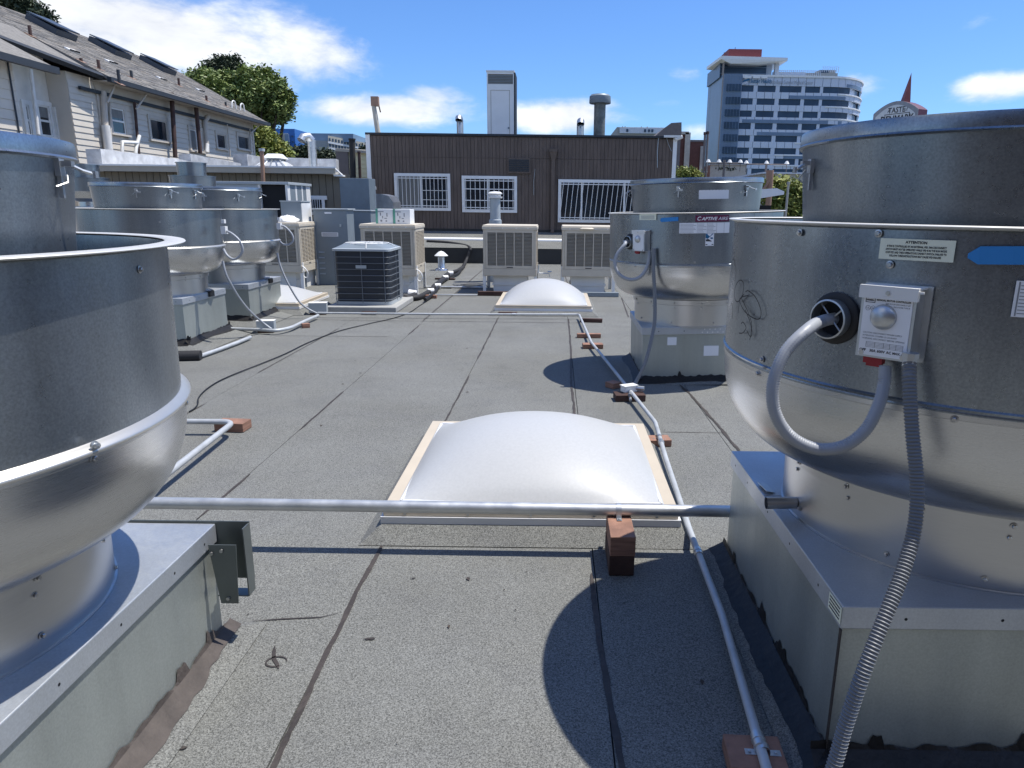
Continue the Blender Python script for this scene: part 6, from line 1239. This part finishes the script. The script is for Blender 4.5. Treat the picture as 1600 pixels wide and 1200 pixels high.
# blue-framed building
T, w, h = bld('blue_building', 'building with bright blue frame on the hill right of the large tree', 190, 405, 460, 201, 0, 30, 'far_blue')
s_ = 190 / 1134
m = MB(); m.box(-w + .5, w - 10 * s_, -.5, 0, 0, h - 7 * s_); m.build('facade', 'far_beige', T)
for k in range(3): m = MB(); x = -w + 18 * s_ + k * 11 * s_; m.box(x, x + 6 * s_, -.9, -.51, 0, h - 8 * s_ - (k == 0) * 3); m.build('window', 'far_mid', T)
for k in range(4): m = MB(); z = h - (10 + k * 8) * s_; m.box(w - 5 * s_, w - 2 * s_, -.3, -.01, z - 1.5 * s_, z); m.build('window', 'far_glass', T)
T, w, h = bld('white_building', 'small white building between the blue-framed one and the grey office block', 200, 460, 478, 210, 0, 25, 'far_white'); s_ = 200 / 1134
for i in range(3):
    for j in range(5): m = MB(); x = -w + (1.5 + i * 6) * s_; z = h - (4 + j * 6) * s_; m.box(x, x + 2.5 * s_, -.25, -.01, z - 4 * s_, z); m.build('window', 'far_glass', T)
# grey office block: plain end wall and long windowed side
Y = 170; s_ = Y / 1134
a = D(480, 212, Y); T = thing('office_block', 'grey office block with rows of small dark windows and a blue top storey', 'building', (D(514, 220, Y).x, Y, 0)); o_ = T.location
xl_ = D(476, 220, Y).x - o_.x; ze = D(500, 216, Y).z; m = MB(); m.box(xl_, -.02, 0, 40, 0, ze - .5); m.build('end_wall', 'far_grey', T)
xr_ = D(562, 220, Y).x - o_.x; zt0 = D(514, 212, Y).z; zt1 = D(562, 220, Y).z; m = MB(); m.add([(0, -.5, 0), (xr_, 6, 0), (xr_, 40, 0), (0, 40, 0), (0, -.5, zt0), (xr_, 6, zt1), (xr_, 40, zt1), (0, 40, zt0)], [(0, 1, 5, 4), (1, 2, 6, 5), (2, 3, 7, 6), (3, 0, 4, 7), (4, 5, 6, 7)]); m.build('side_wall', 'far_beige', T)
m = MB(); m.box(xl_, xr_ * .72, 2, 38, ze - .6, D(500, 207, Y).z); m.build('top_storey', 'far_mid', T)
for i in range(13):
    for j in range(4):
        f_ = (i + .25) / 13; f2 = (i + .85) / 13; z1 = zt0 + (zt1 - zt0) * f_ - (3.5 + j * 8.3) * s_; z2 = z1 - 4.6 * s_; y1 = -.5 + 6.5 * f_ - .12; y2 = -.5 + 6.5 * f2 - .12
        m = MB(); m.add([(xr_ * f_, y1, z2), (xr_ * f2, y2, z2), (xr_ * f2, y2, z1), (xr_ * f_, y1, z1)], [(0, 1, 2, 3)]); m.build('window', 'far_glass', T)
for j in range(4): z1 = zt0 - (9.2 + j * 8.3) * s_; m = MB(); dz = zt1 - zt0; m.add([(0, -.75, z1 - .3), (xr_, 5.75, z1 + dz - .3), (xr_, 5.75, z1 + dz + .1), (0, -.75, z1 + .1), (0, -.4, z1 + .1), (xr_, 6.1, z1 + dz + .1)], [(0, 1, 2, 3), (3, 2, 5, 4)]); m.build('ledge', 'far_white', T)
# pale block behind the right end of the brown roof
T, w, h = bld('pale_block', 'pale concrete block peeping over the right end of the brown building', 210, 964, 1045, 199, -9, 40, 'far_concrete'); s_ = 210 / 1134
m = MB(); m.box(-w + 4 * s_, w, -.6, -.01, h - 9 * s_, h - .2); m.build('band', 'far_white', T)
for px in (14, 41, 47, 52): m = MB(); m.box(-w + px * s_, -w + (px + 3) * s_, -.8, -.61, h - 7 * s_, h - 3 * s_); m.build('window', 'far_glass', T)
for px in (9, 13, 38, 47): m = MB(); m.box(-w + px * s_, -w + (px + 1.2) * s_, 2, 3, h, h + 2.4 * s_); m.build('roof_vent', 'far_grey', T)
# maroon and brown buildings
Y = 75; s_ = Y / 1134; a = D(1022, 215, Y); T = thing('brown_wedge', 'dark building with a slanting roof just right above the brown building', 'building', (a.x, Y, -9)); o_ = T.location
pz = [D(px, py, Y) for px, py in ((1021, 215), (1038, 200), (1049, 192), (1065, 191), (1065, 215))]; zz = [(p.x - o_.x, p.z + 9) for p in pz]; m = MB(); P = [(x, 0, z) for x, z in zz] + [(x, 12, z) for x, z in zz]; m.add(P, [tuple(range(5)), tuple(range(5, 10))[::-1]] + [(k, k + 5, (k + 1) % 5 + 5, (k + 1) % 5) for k in range(5)]); m.box(zz[0][0], zz[3][0], .02, 12, 0, zz[4][1]); m.build('gable', 'far_dark', T)
T, w, h = bld('maroon_building', 'maroon block right beside the white corner board of the brown building', 85, 1056, 1076, 210, -9, 14, 'brick_brown'); m = MB(); m.box(w - .4, w + .2, -.2, 2, 0, h + .2); m.build('corner', 'far_beige', T); m = MB(); m.box(-w, w, -.2, 1, h, h + .3); m.build('coping', 'far_beige', T)
T, w, h = bld('maroon_building', 'wider red-brown block between the maroon one and the hospital tower', 92, 1074, 1103, 222, -9, 14, 'brick_brown'); s_ = 92 / 1134
m = MB(); m.box(w - 8 * s_, w - 3 * s_, -.2, -.01, 0, h - 6 * s_); m.build('panel', 'far_concrete', T); m = MB(); m.box(-w, w, -.1, 1, h, h + .25); m.build('coping', 'far_dark', T); m = MB(); m.box(w - 12 * s_, w + 3 * s_, -1, -.3, h - 45 * s_, h - 43 * s_); m.build('ledge', 'far_concrete', T)
for k, (px, pt) in enumerate(((1101.5, 209), (1106, 208))): a = D(px, pt, 70); b = D(px - 3, 285, 70); T = thing('street_pole', 'tall thin dark pole in front of the hospital tower, %s of two' % ('left' if k == 0 else 'right'), 'pole', (b.x, 70, b.z - 3)); m = MB(); m.tube([(0, 0, 0), (a.x - b.x, 0, a.z - b.z + 3)], .10, 8); m.build('pole', 'far_dark', T, smooth=50); m = MB(); m.tube([(a.x - b.x, 0, a.z - b.z + 2.9), (a.x - b.x, 0, a.z - b.z + 3.15)], .14, 8); m.build('cap', 'rust_pipe', T)
# hospital tower
Y = 220.0; s_ = Y / 1134
a0 = D(1128, 120, Y); HT = thing('hospital_tower', 'tall curved white and glass hospital tower with a flat canopy roof, Sutter Health lettering', 'tower', (D(1220, 270, Y).x, Y, -9)); ho_ = HT.location
HT['label'] = 'tall curved white and glass hospital tower with a projecting flat canopy roof'
XT = lambda px, py=200: D(px, py, Y).x - ho_.x
XD = lambda px, d: XT(px) + (px - CX) / F * 1.02 * d
ZT = lambda py, px=1220: D(px, py, Y).z + 9
xL, xM, xR = XT(1124), XT(1153), XD(1337, 17)
plan = [(xM, 0)]; Rr = 17.0; xs_ = xR - Rr * .93
plan.append((xs_, 1.0))
for k in range(1, 15): a = k / 14 * R(96); plan.append((xs_ + Rr * .93 * math.sin(a), 1.0 + Rr * 1.25 * (1 - math.cos(a))))
def along(f0, f1, n=10, off=0.0):
    L = [0]; 
    for p, q in zip(plan, plan[1:]): L.append(L[-1] + math.hypot(q[0] - p[0], q[1] - p[1]))
    o = []
    for i in range(n + 1):
        t = (f0 + (f1 - f0) * i / n) * L[-1]; t = min(max(t, 0), L[-1] - 1e-4)
        for j in range(len(L) - 1):
            if L[j] <= t <= L[j + 1]:
                u = (t - L[j]) / (L[j + 1] - L[j]); p, q = plan[j], plan[j + 1]; d = Vector((q[0] - p[0], q[1] - p[1])).normalized(); o.append((p[0] + (q[0] - p[0]) * u + d.y * off, p[1] + (q[1] - p[1]) * u - d.x * off)); break
    return o
def strip(mb, f0, f1, z0, z1, off, th=.5, n=16, mi=0):
    A = along(f0, f1, n, off); B = along(f0, f1, n, off - th); vs = []; fs = []
    for (x, y), (u, v) in zip(A, B): vs += [(x, y, z0), (x, y, z1), (u, v, z1), (u, v, z0)]
    for i in range(n):
        for k in range(4): a = i * 4; fs.append((a + k, a + 4 + k, a + 4 + (k + 1) % 4, a + (k + 1) % 4))
    fs += [(0, 1, 2, 3), (n * 4 + 3, n * 4 + 2, n * 4 + 1, n * 4)]; return mb.add(vs, fs, mi)
def frac(px): # picture column on the front -> fraction along the plan
    best = None
    for i in range(401):
        f_ = i / 400; x, y = along(f_, f_, 1)[0]; qx = CX + F * (((x + ho_.x) * _r.x) + (y + Y) * _r.y + 20 * _r.z) / ((x + ho_.x) * _f.x + (y + Y) * _f.y + 20 * _f.z)
        if best is None or abs(qx - px) < best[0]: best = (abs(qx - px), f_)
    return best[1]
zTop = ZT(120)
m = MB(); A = along(0, 1, 40, -.9); A = [(xM, 3)] + A[1:] + [(A[-1][0] - 8, 40), (xM, 40)]; m.prism(A, 0, zTop - .6); m.build('core', 'far_mid', HT)
flh = (ZT(139) - ZT(272)) / 7.0
rows = [ZT(60 + y / 5.4545) for y in (430, 540, 645, 750, 855, 960, 1050, 1138)]
cols = [(350, 445), (480, 630), (665, 845), (880, 1000), (1030, 1255), (1275, 1340)]
fc = [(frac(1090 + a / 5.4545), frac(1090 + b / 5.4545)) for a, b in cols]
prev = zTop; random.seed(12)
for j, z in enumerate(rows + [rows[-1] - 3.8, rows[-1] - 7.6]):
    wt, wb_ = z + .85, z - .85
    for k in range(24):                                 # cladding panels of the spandrel
        f0, f1 = k / 24, (k + 1) / 24 - .0025; m = MB(); strip(m, f0, f1, wt + .02, prev - .02, .0 + (.04 if k % 2 else 0), .6, 2); m.build('cladding_panel', 'far_band', HT)
    for f0, f1 in fc: m = MB(); strip(m, f0, f1, wb_, wt, -.25, .4, 4); m.build('window', 'far_glass', HT)
    for (p, q) in zip(fc, fc[1:]): m = MB(); strip(m, p[1] + .001, q[0] - .001, wb_ - .01, wt + .01, -.08, .5, 2); m.build('pier', 'far_band', HT)
    if j < 7:
        s0 = (.50, .44, .42, .38, .30, .2, .2)[j]; m = MB(); strip(m, s0, min(s0 + .28, .9), wb_ - .45, wb_ - .12, .25, .5, 6); m.build('sun_ledge', 'white_paint', HT)
        m = MB(); strip(m, min(s0 + .28, .9), 1.0, wb_ - .75 + (.5 if j % 2 else 0), wb_ - .42 + (.5 if j % 2 else 0), .25, .5, 8); m.build('sun_ledge', 'white_paint', HT)
        g0, g1 = ((.55, .72), (.25, .55), (.0, .0), (.02, .60), (.1, .40), (.60, .75), (.25, .50))[j]
        if g1 > g0: m = MB(); strip(m, g0, g1, wt + .03, wt + 1.0, .09, .3, 8); m.build('mid_glass_band', 'far_mid', HT)
    prev = wb_
m = MB(); strip(m, 0.0, 1.0, zTop - .02, zTop + .5, .35, 1.2, 30); m.build('roof_ledge', 'white_paint', HT)
for (a, b) in ((350, 420), (435, 495), (505, 555)): m = MB(); m.box(XT(1090 + a / 5.4545), XT(1090 + b / 5.4545), -.8, -.3, zTop - .6, zTop - .1); m.build('ledge_piece', 'white_paint', HT)
# lettering
m = MB()
def sgn(txt, px, py, size, al, mm, xs=1, bold=0): vs, fs = text_mesh(txt, size, al, 0, xs, bold); x = XT(px); z = ZT(py); mm.add([(x + a, -.22 + max(0, (x + a - xM)) / (xs_ - xM) * 1.0 - .25, z + b) for a, b in vs], fs)
sgn('Sutter Health', 1166.5, 127.5, 1.55, 'LEFT', m, .74, .03); m.build('lettering', 'blue_ink', HT); m = MB(); sgn('Alta Bates Summit Medical Center', 1198, 128.5, 1.45, 'LEFT', m, .62); m.build('lettering', 'far_grey', HT)
m = MB(); x, z = XT(1161.5), ZT(127.5)
for k in range(3): c_ = (x - 1.0 + k * .5, z - .8 + k * .8); m.add([(c_[0] - .9, -.55 - k * .02, c_[1] - .5), (c_[0] + 1.3, -.55 - k * .02, c_[1] + .2), (c_[0] + .9, -.55 - k * .02, c_[1] + .9), (c_[0] - .5, -.55 - k * .02, c_[1] + .4)], [(0, 1, 2, 3)], k % 2)
m.build('emblem', ['far_white', 'blue_ink'], HT)
# glass bay, left slab, top storey, canopy, red box
xb0, xb1 = XT(1124), XT(1152.4); zc1 = ZT(118)
m = MB(); m.box(xb0, xb1, -1.6, 20, 0, zc1); m.build('glass_bay', 'far_mid', HT)
for z in rows: m = MB(); m.box(xb0 + 1.0, xb1 - .3, -1.9, -1.61, z - 1.0, z + .9); m.build('window', 'far_glass', HT)
for k in range(6): m = MB(); x = xb0 + .6 + k * (xb1 - xb0 - .8) / 5; m.box(x - .03, x + .03, -1.97, -1.905, 0, zc1); m.build('mullion', 'far_mid', HT)
m = MB(); m.add([(XD(1106, 16), 16, 0), (xb0 - .02, -1.3, 0), (xb0 - .02, 16, 0), (XD(1108, 16), 16, ZT(99)), (xb0 - .02, -1.3, ZT(99)), (xb0 - .02, 16, ZT(99))], [(0, 1, 4, 3), (0, 3, 5, 2), (3, 4, 5)]); m.build('stair_wall', 'far_taupe', HT)
zt1_ = ZT(97); m = MB(); m.box(xb0 - .5, XT(1193), 2, 20, zTop + .02, zt1_); m.build('top_storey', 'far_glass', HT)
for k in range(3): m = MB(); z = zTop + 1.0 + k * 1.7; m.box(xb0 - .45, XT(1193) - .1, 1.8, 1.99, z, z + .18); m.build('glazing_bar', 'far_mid', HT)
m = MB(); m.box(XT(1205), XT(1211), 1, 2, zTop, ZT(98)); m.build('column', 'far_white', HT); m = MB(); m.box(XT(1193) + .02, XT(1203), 3, 18, zTop + .02, zt1_ - .1); m.build('plant_wall', 'far_band', HT)
cz = ZT(99); m = MB(); P = [(XT(1117), -2.5), (XT(1220), -1.0), (XT(1221), 16), (XD(1097, 14), 14)]; m.add([(x, y, cz + .55) for x, y in P] + [(x, y, cz + 1.35) for x, y in P] + [(P[0][0] + 3, -2, cz - .6), (P[1][0] - 8, -1, cz - .6), (P[2][0] - 8, 12, cz - .6), (P[3][0] + 5, 11, cz - .6)], [(0, 1, 5, 4), (1, 2, 6, 5), (2, 3, 7, 6), (3, 0, 4, 7), (4, 5, 6, 7), (8, 9, 1, 0), (9, 10, 2, 1), (10, 11, 3, 2), (11, 8, 0, 3), (11, 10, 9, 8)]); m.build('canopy', 'white_paint', HT)
m = MB(); m.box(XT(1133), XT(1184), 2, 16, cz + 1.5, ZT(75)); m.build('plant_box', 'far_red', HT)
for (px, py) in ((1133, 73), (1150, 65)): m = MB(); m.tube([(XT(px), 8, ZT(80)), (XT(px), 8, ZT(py))], .10, 5); m.build('aerial', 'far_dark', HT)
# roof screens and rails
m = MB(); m.box(XT(1213), XT(1265), 8, 9, zTop, ZT(104)); m.build('roof_screen', 'far_band', HT); m = MB(); m.box(XT(1265), XT(1318), 9, 26, zTop, ZT(104)); m.build('roof_screen', 'far_concrete', HT)
m = MB(); m.box(XT(1292), XT(1318), 11, 22, ZT(105), ZT(97)); m.build('lift_house', 'far_grey', HT); m = MB(); m.box(XT(1293), XT(1307), 10.8, 10.99, ZT(105), ZT(98)); m.build('opening', 'far_glass', HT)
for k in range(34): px = 1214 + k * 3.1; m = MB(); x = XT(px); zt_ = ZT(101) if px < 1290 else ZT(94); z0 = ZT(112) if px < 1290 else ZT(104); m.box(x - .06, x + .06, 7.8, 7.95, z0, zt_); m.build('rail_post', 'far_white', HT)
m = MB(); m.box(XT(1214), XT(1290), 7.8, 7.9, ZT(102.6), ZT(102)); m.build('rail', 'far_white', HT)
# beige building and street things between the fan tops
T, w, h = bld('beige_building', 'low beige building with a green wreath sign in front of the hospital tower', 95, 1110, 1167, 258, -9, 12, 'far_beige'); s_ = 95 / 1134
m = MB(); rnd = random.Random(3)
for k in range(60): a = rnd.uniform(-1, 1); x = -w + 24 * s_ + a * 16 * s_; z = h - 6 * s_ + .6 * math.sin(a * 9) * s_ + rnd.gauss(0, 1.2) * s_; r_ = rnd.uniform(.5, 1.3) * s_; m.add([(x - r_, -.06, z), (x, -.06, z - r_), (x + r_, -.06, z), (x, -.06, z + r_)], [(0, 1, 2, 3)])
m.build('wreath_sign', 'leaf_dark', T); m = MB(); m.box(-w, w, -.2, .1, h, h + .15); m.build('coping', 'far_concrete', T)
T, w, h = bld('pale_wall', 'pale flat-roofed building behind the bush on the right', 60, 1196, 1300, 272, -9, 10, 'far_beige'); m = MB(); m.box(-w - .3, w, -.3, 10, h, h + .12); m.build('roof_edge', 'far_white', T)
def lamp_t(px, pyt, Y, half, n, label):
    a = D(px, pyt, Y); T = thing('floodlight_mast', label, 'mast', (a.x, Y, -9)); h = a.z + 9; m = MB(); m.tube([(0, 0, 0), (0, 0, h)], .10, 8); m.build('mast', 'far_dark', T, smooth=50); m = MB(); m.tube([(-half, 0, h - .25), (half, 0, h - .25)], .06, 6); m.build('crossarm', 'far_dark', T)
    for k in range(n): x = -half + 2 * half * k / (n - 1); m = MB(); m.lathe([(0, .25), (.10, .22), (.22, 0), (.20, 0), (0, .05)], 10); m.map(lambda v: Vector((v.x + x, v.y, v.z + h - .2))); m.build('lamp', 'white_metal', T, smooth=40); m = MB(); m.tube([(x, 0, h - .28), (x, 0, h - .9)], .03, 4); m.build('hanger', 'far_dark', T)
lamp_t(1132, 250, 62, 1.35, 4, 'left floodlight mast with white lamps in front of the tower'); lamp_t(1198, 252, 62, 1.7, 3, 'right floodlight mast with three lamps in front of the tower')
a = D(1205, 266, 30); T = thing('wooden_post', 'brown weathered post with a slanting arm behind the middle right fan', 'post', (a.x, 30, -2)); m = MB(); h = a.z + 2; m.tube([(0, 0, 0), (0, 0, h - .8), (-.05, 0, h)], [.12, .12, .16], 8); m.build('post', 'copper_flash', T, smooth=50); m = MB(); m.tube([(0, -.1, h - .3), (-.5, -.1, h - 1.1)], .05, 6); m.build('arm', 'copper_flash', T)
a = D(1232, 286, 28); T = thing('thin_post', 'thin pale post in front of the yellow-green bush on the right', 'post', (a.x, 28, -3)); m = MB(); m.tube([(0, 0, 0), (0, 0, a.z + 3)], .045, 8); m.build('post', 'far_concrete', T, smooth=50); m = MB(); m.tube([(0, 0, a.z + 2.95), (0, 0, a.z + 3.05)], .065, 8); m.build('cap', 'far_concrete', T)
a = D(1190, 305, 24); b = D(1223, 300, 24); T = thing('awning', 'cream curved awning over a dark opening between the right-hand fans', 'awning', (b.x - .3, 24, a.z - 1)); m = MB(); zz = b.z - a.z + 1; m.add([(-1.6, 0, .85), (.35, 0, zz + .02), (.35, 1.6, zz + .02), (-1.6, 1.6, .85), (-1.6, 0, .70), (.35, 0, zz - .08), (.1, -.0, zz + .12), (.1, 1.6, zz + .12), (-.6, 0, zz + .06), (-.6, 1.6, zz + .06)], [(0, 8, 9, 3), (8, 6, 7, 9), (6, 1, 2, 7), (4, 5, 1, 6, 8, 0), (4, 5, 2, 3)]); m.build('cover', 'frame_white', T); m = MB(); m.box(-1.6, .05, .3, 1.5, -.6, .68); m.build('opening', 'dark_hole', T)
# bakery sign
Y = 60.0
ax = Vector((.497, -.868, 0)); ac_ = D(1412, 185, 60.0); S0 = Vector((28.9, 60.0, 0)); wS = 4.1
T = thing('arched_sign', 'arched restaurant sign board with a red spire above the near right fan', 'sign', (S0.x, S0.y, -2)); 
zt_ = D(1385, 159, 61.5).z + 2; ze_ = D(1346, 178, 63.5).z + 2
def SP(u, d, z): v = -ax * (wS - u) + Vector((.868, .497, 0)) * d; return Vector((v.x, v.y, z))
def arch(o, k=14): return [(o + (wS - 2 * o) * i / k, ze_ - o * 1.2 + (zt_ - ze_ + .1) * math.sin(math.pi * (.0 + i / k)) ** .9 * 1.0) for i in range(k + 1)]
m = MB(); A = arch(0); P = [(0, 0)] + A + [(wS, 0)]; n = len(P); m.add([SP(u, 0, z) for u, z in P] + [SP(u, 1.15, z) for u, z in P], [tuple(range(n))[::-1], tuple(range(n, 2 * n))] + [(k, (k + 1) % n, (k + 1) % n + n, k + n) for k in range(n)]); m.build('sign_body', 'sign_red', T)
m = MB(); P = [(0, 0)] + A + [(wS, 0)]; m.add([SP(u, -.03, z) for u, z in P] + [SP(u, -.001, z) for u, z in P], [tuple(range(n))[::-1]] + [(k, (k + 1) % n, (k + 1) % n + n, k + n) for k in range(n)]); m.build('border', 'sign_border', T)
m = MB(); A2 = arch(.24); P = [(.24, 0)] + A2 + [(wS - .24, 0)]; n = len(P); m.add([SP(u, -.05, z) for u, z in P] + [SP(u, -.031, z) for u, z in P], [tuple(range(n))[::-1]] + [(k, (k + 1) % n, (k + 1) % n + n, k + n) for k in range(n)]); fcx = m.build('sign_face', 'sign_face', T)
m = MB()
def st(txt, u, z, s, xs=1, bold=0): vs, fs = text_mesh(txt, s, 'CENTER', 0, xs, bold); m.add([SP(u + a, -.06, z + b) for a, b in vs], fs)
zm = D(1378, 171.5, 61.5).z + 2; zd = D(1378, 184.5, 61.5).z + 2
st('A', wS * .36, zm - .02, .42); st('TASTE', wS * .53, zm, .60, .92, .01); st('of', wS * .73, zm - .02, .42); st('DENMARK', wS * .55, zd - .05, .74, .86, .02)
for (u0, u1, z0, z1) in ((wS * .27, wS * .83, zd + .34, zd + .39), (wS * .27, wS * .285, zd - .55, zd + .34), (wS * .815, wS * .83, zd - .55, zd + .34)): m.add([SP(u0, -.06, z0), SP(u1, -.06, z0), SP(u1, -.06, z1), SP(u0, -.06, z1)], [(0, 1, 2, 3)])
m.build('lettering', 'print', T)
m = MB(); c = SP(wS * .60, .5, 0); zs_ = D(1392, 112, 61.5).z + 2; m.add([(c.x - .30, c.y - .3, zt_ - .1), (c.x + .30, c.y - .3, zt_ - .1), (c.x + .3, c.y + .3, zt_ - .1), (c.x - .3, c.y + .3, zt_ - .1), (c.x + .22, c.y, zs_)], [(0, 1, 4), (1, 2, 4), (2, 3, 4), (3, 0, 4)]); m.build('spire', 'spire_red', T)
m = MB(); c = SP(wS * .5, .5, 0); m.tube([(c.x, c.y, -7), (c.x, c.y, .1)], .4, 12); m.build('pylon', 'sign_border', T)

# grit and dry leaves scattered on the felt
rnd = random.Random(11); m = MB()
for k in range(170):
    x = rnd.uniform(-2.0, 1.1); y = rnd.uniform(1.4, 9.5); r_ = rnd.uniform(.002, .007) * (1 + (rnd.random() < .12) * 1.8); a = rnd.uniform(0, 6.3)
    m.add([(x + r_ * math.cos(a), y + r_ * math.sin(a), .004), (x - r_ * .5 * math.sin(a), y + r_ * .5 * math.cos(a), .007), (x - r_ * math.cos(a), y - r_ * math.sin(a), .004), (x + r_ * .5 * math.sin(a), y - r_ * .5 * math.cos(a), .006)], [(0, 1, 2, 3)], rnd.choice((0, 0, 1)))
o = m.build('grit', ['tar_brown', 'bark'], roof); o['kind'] = 'stuff'
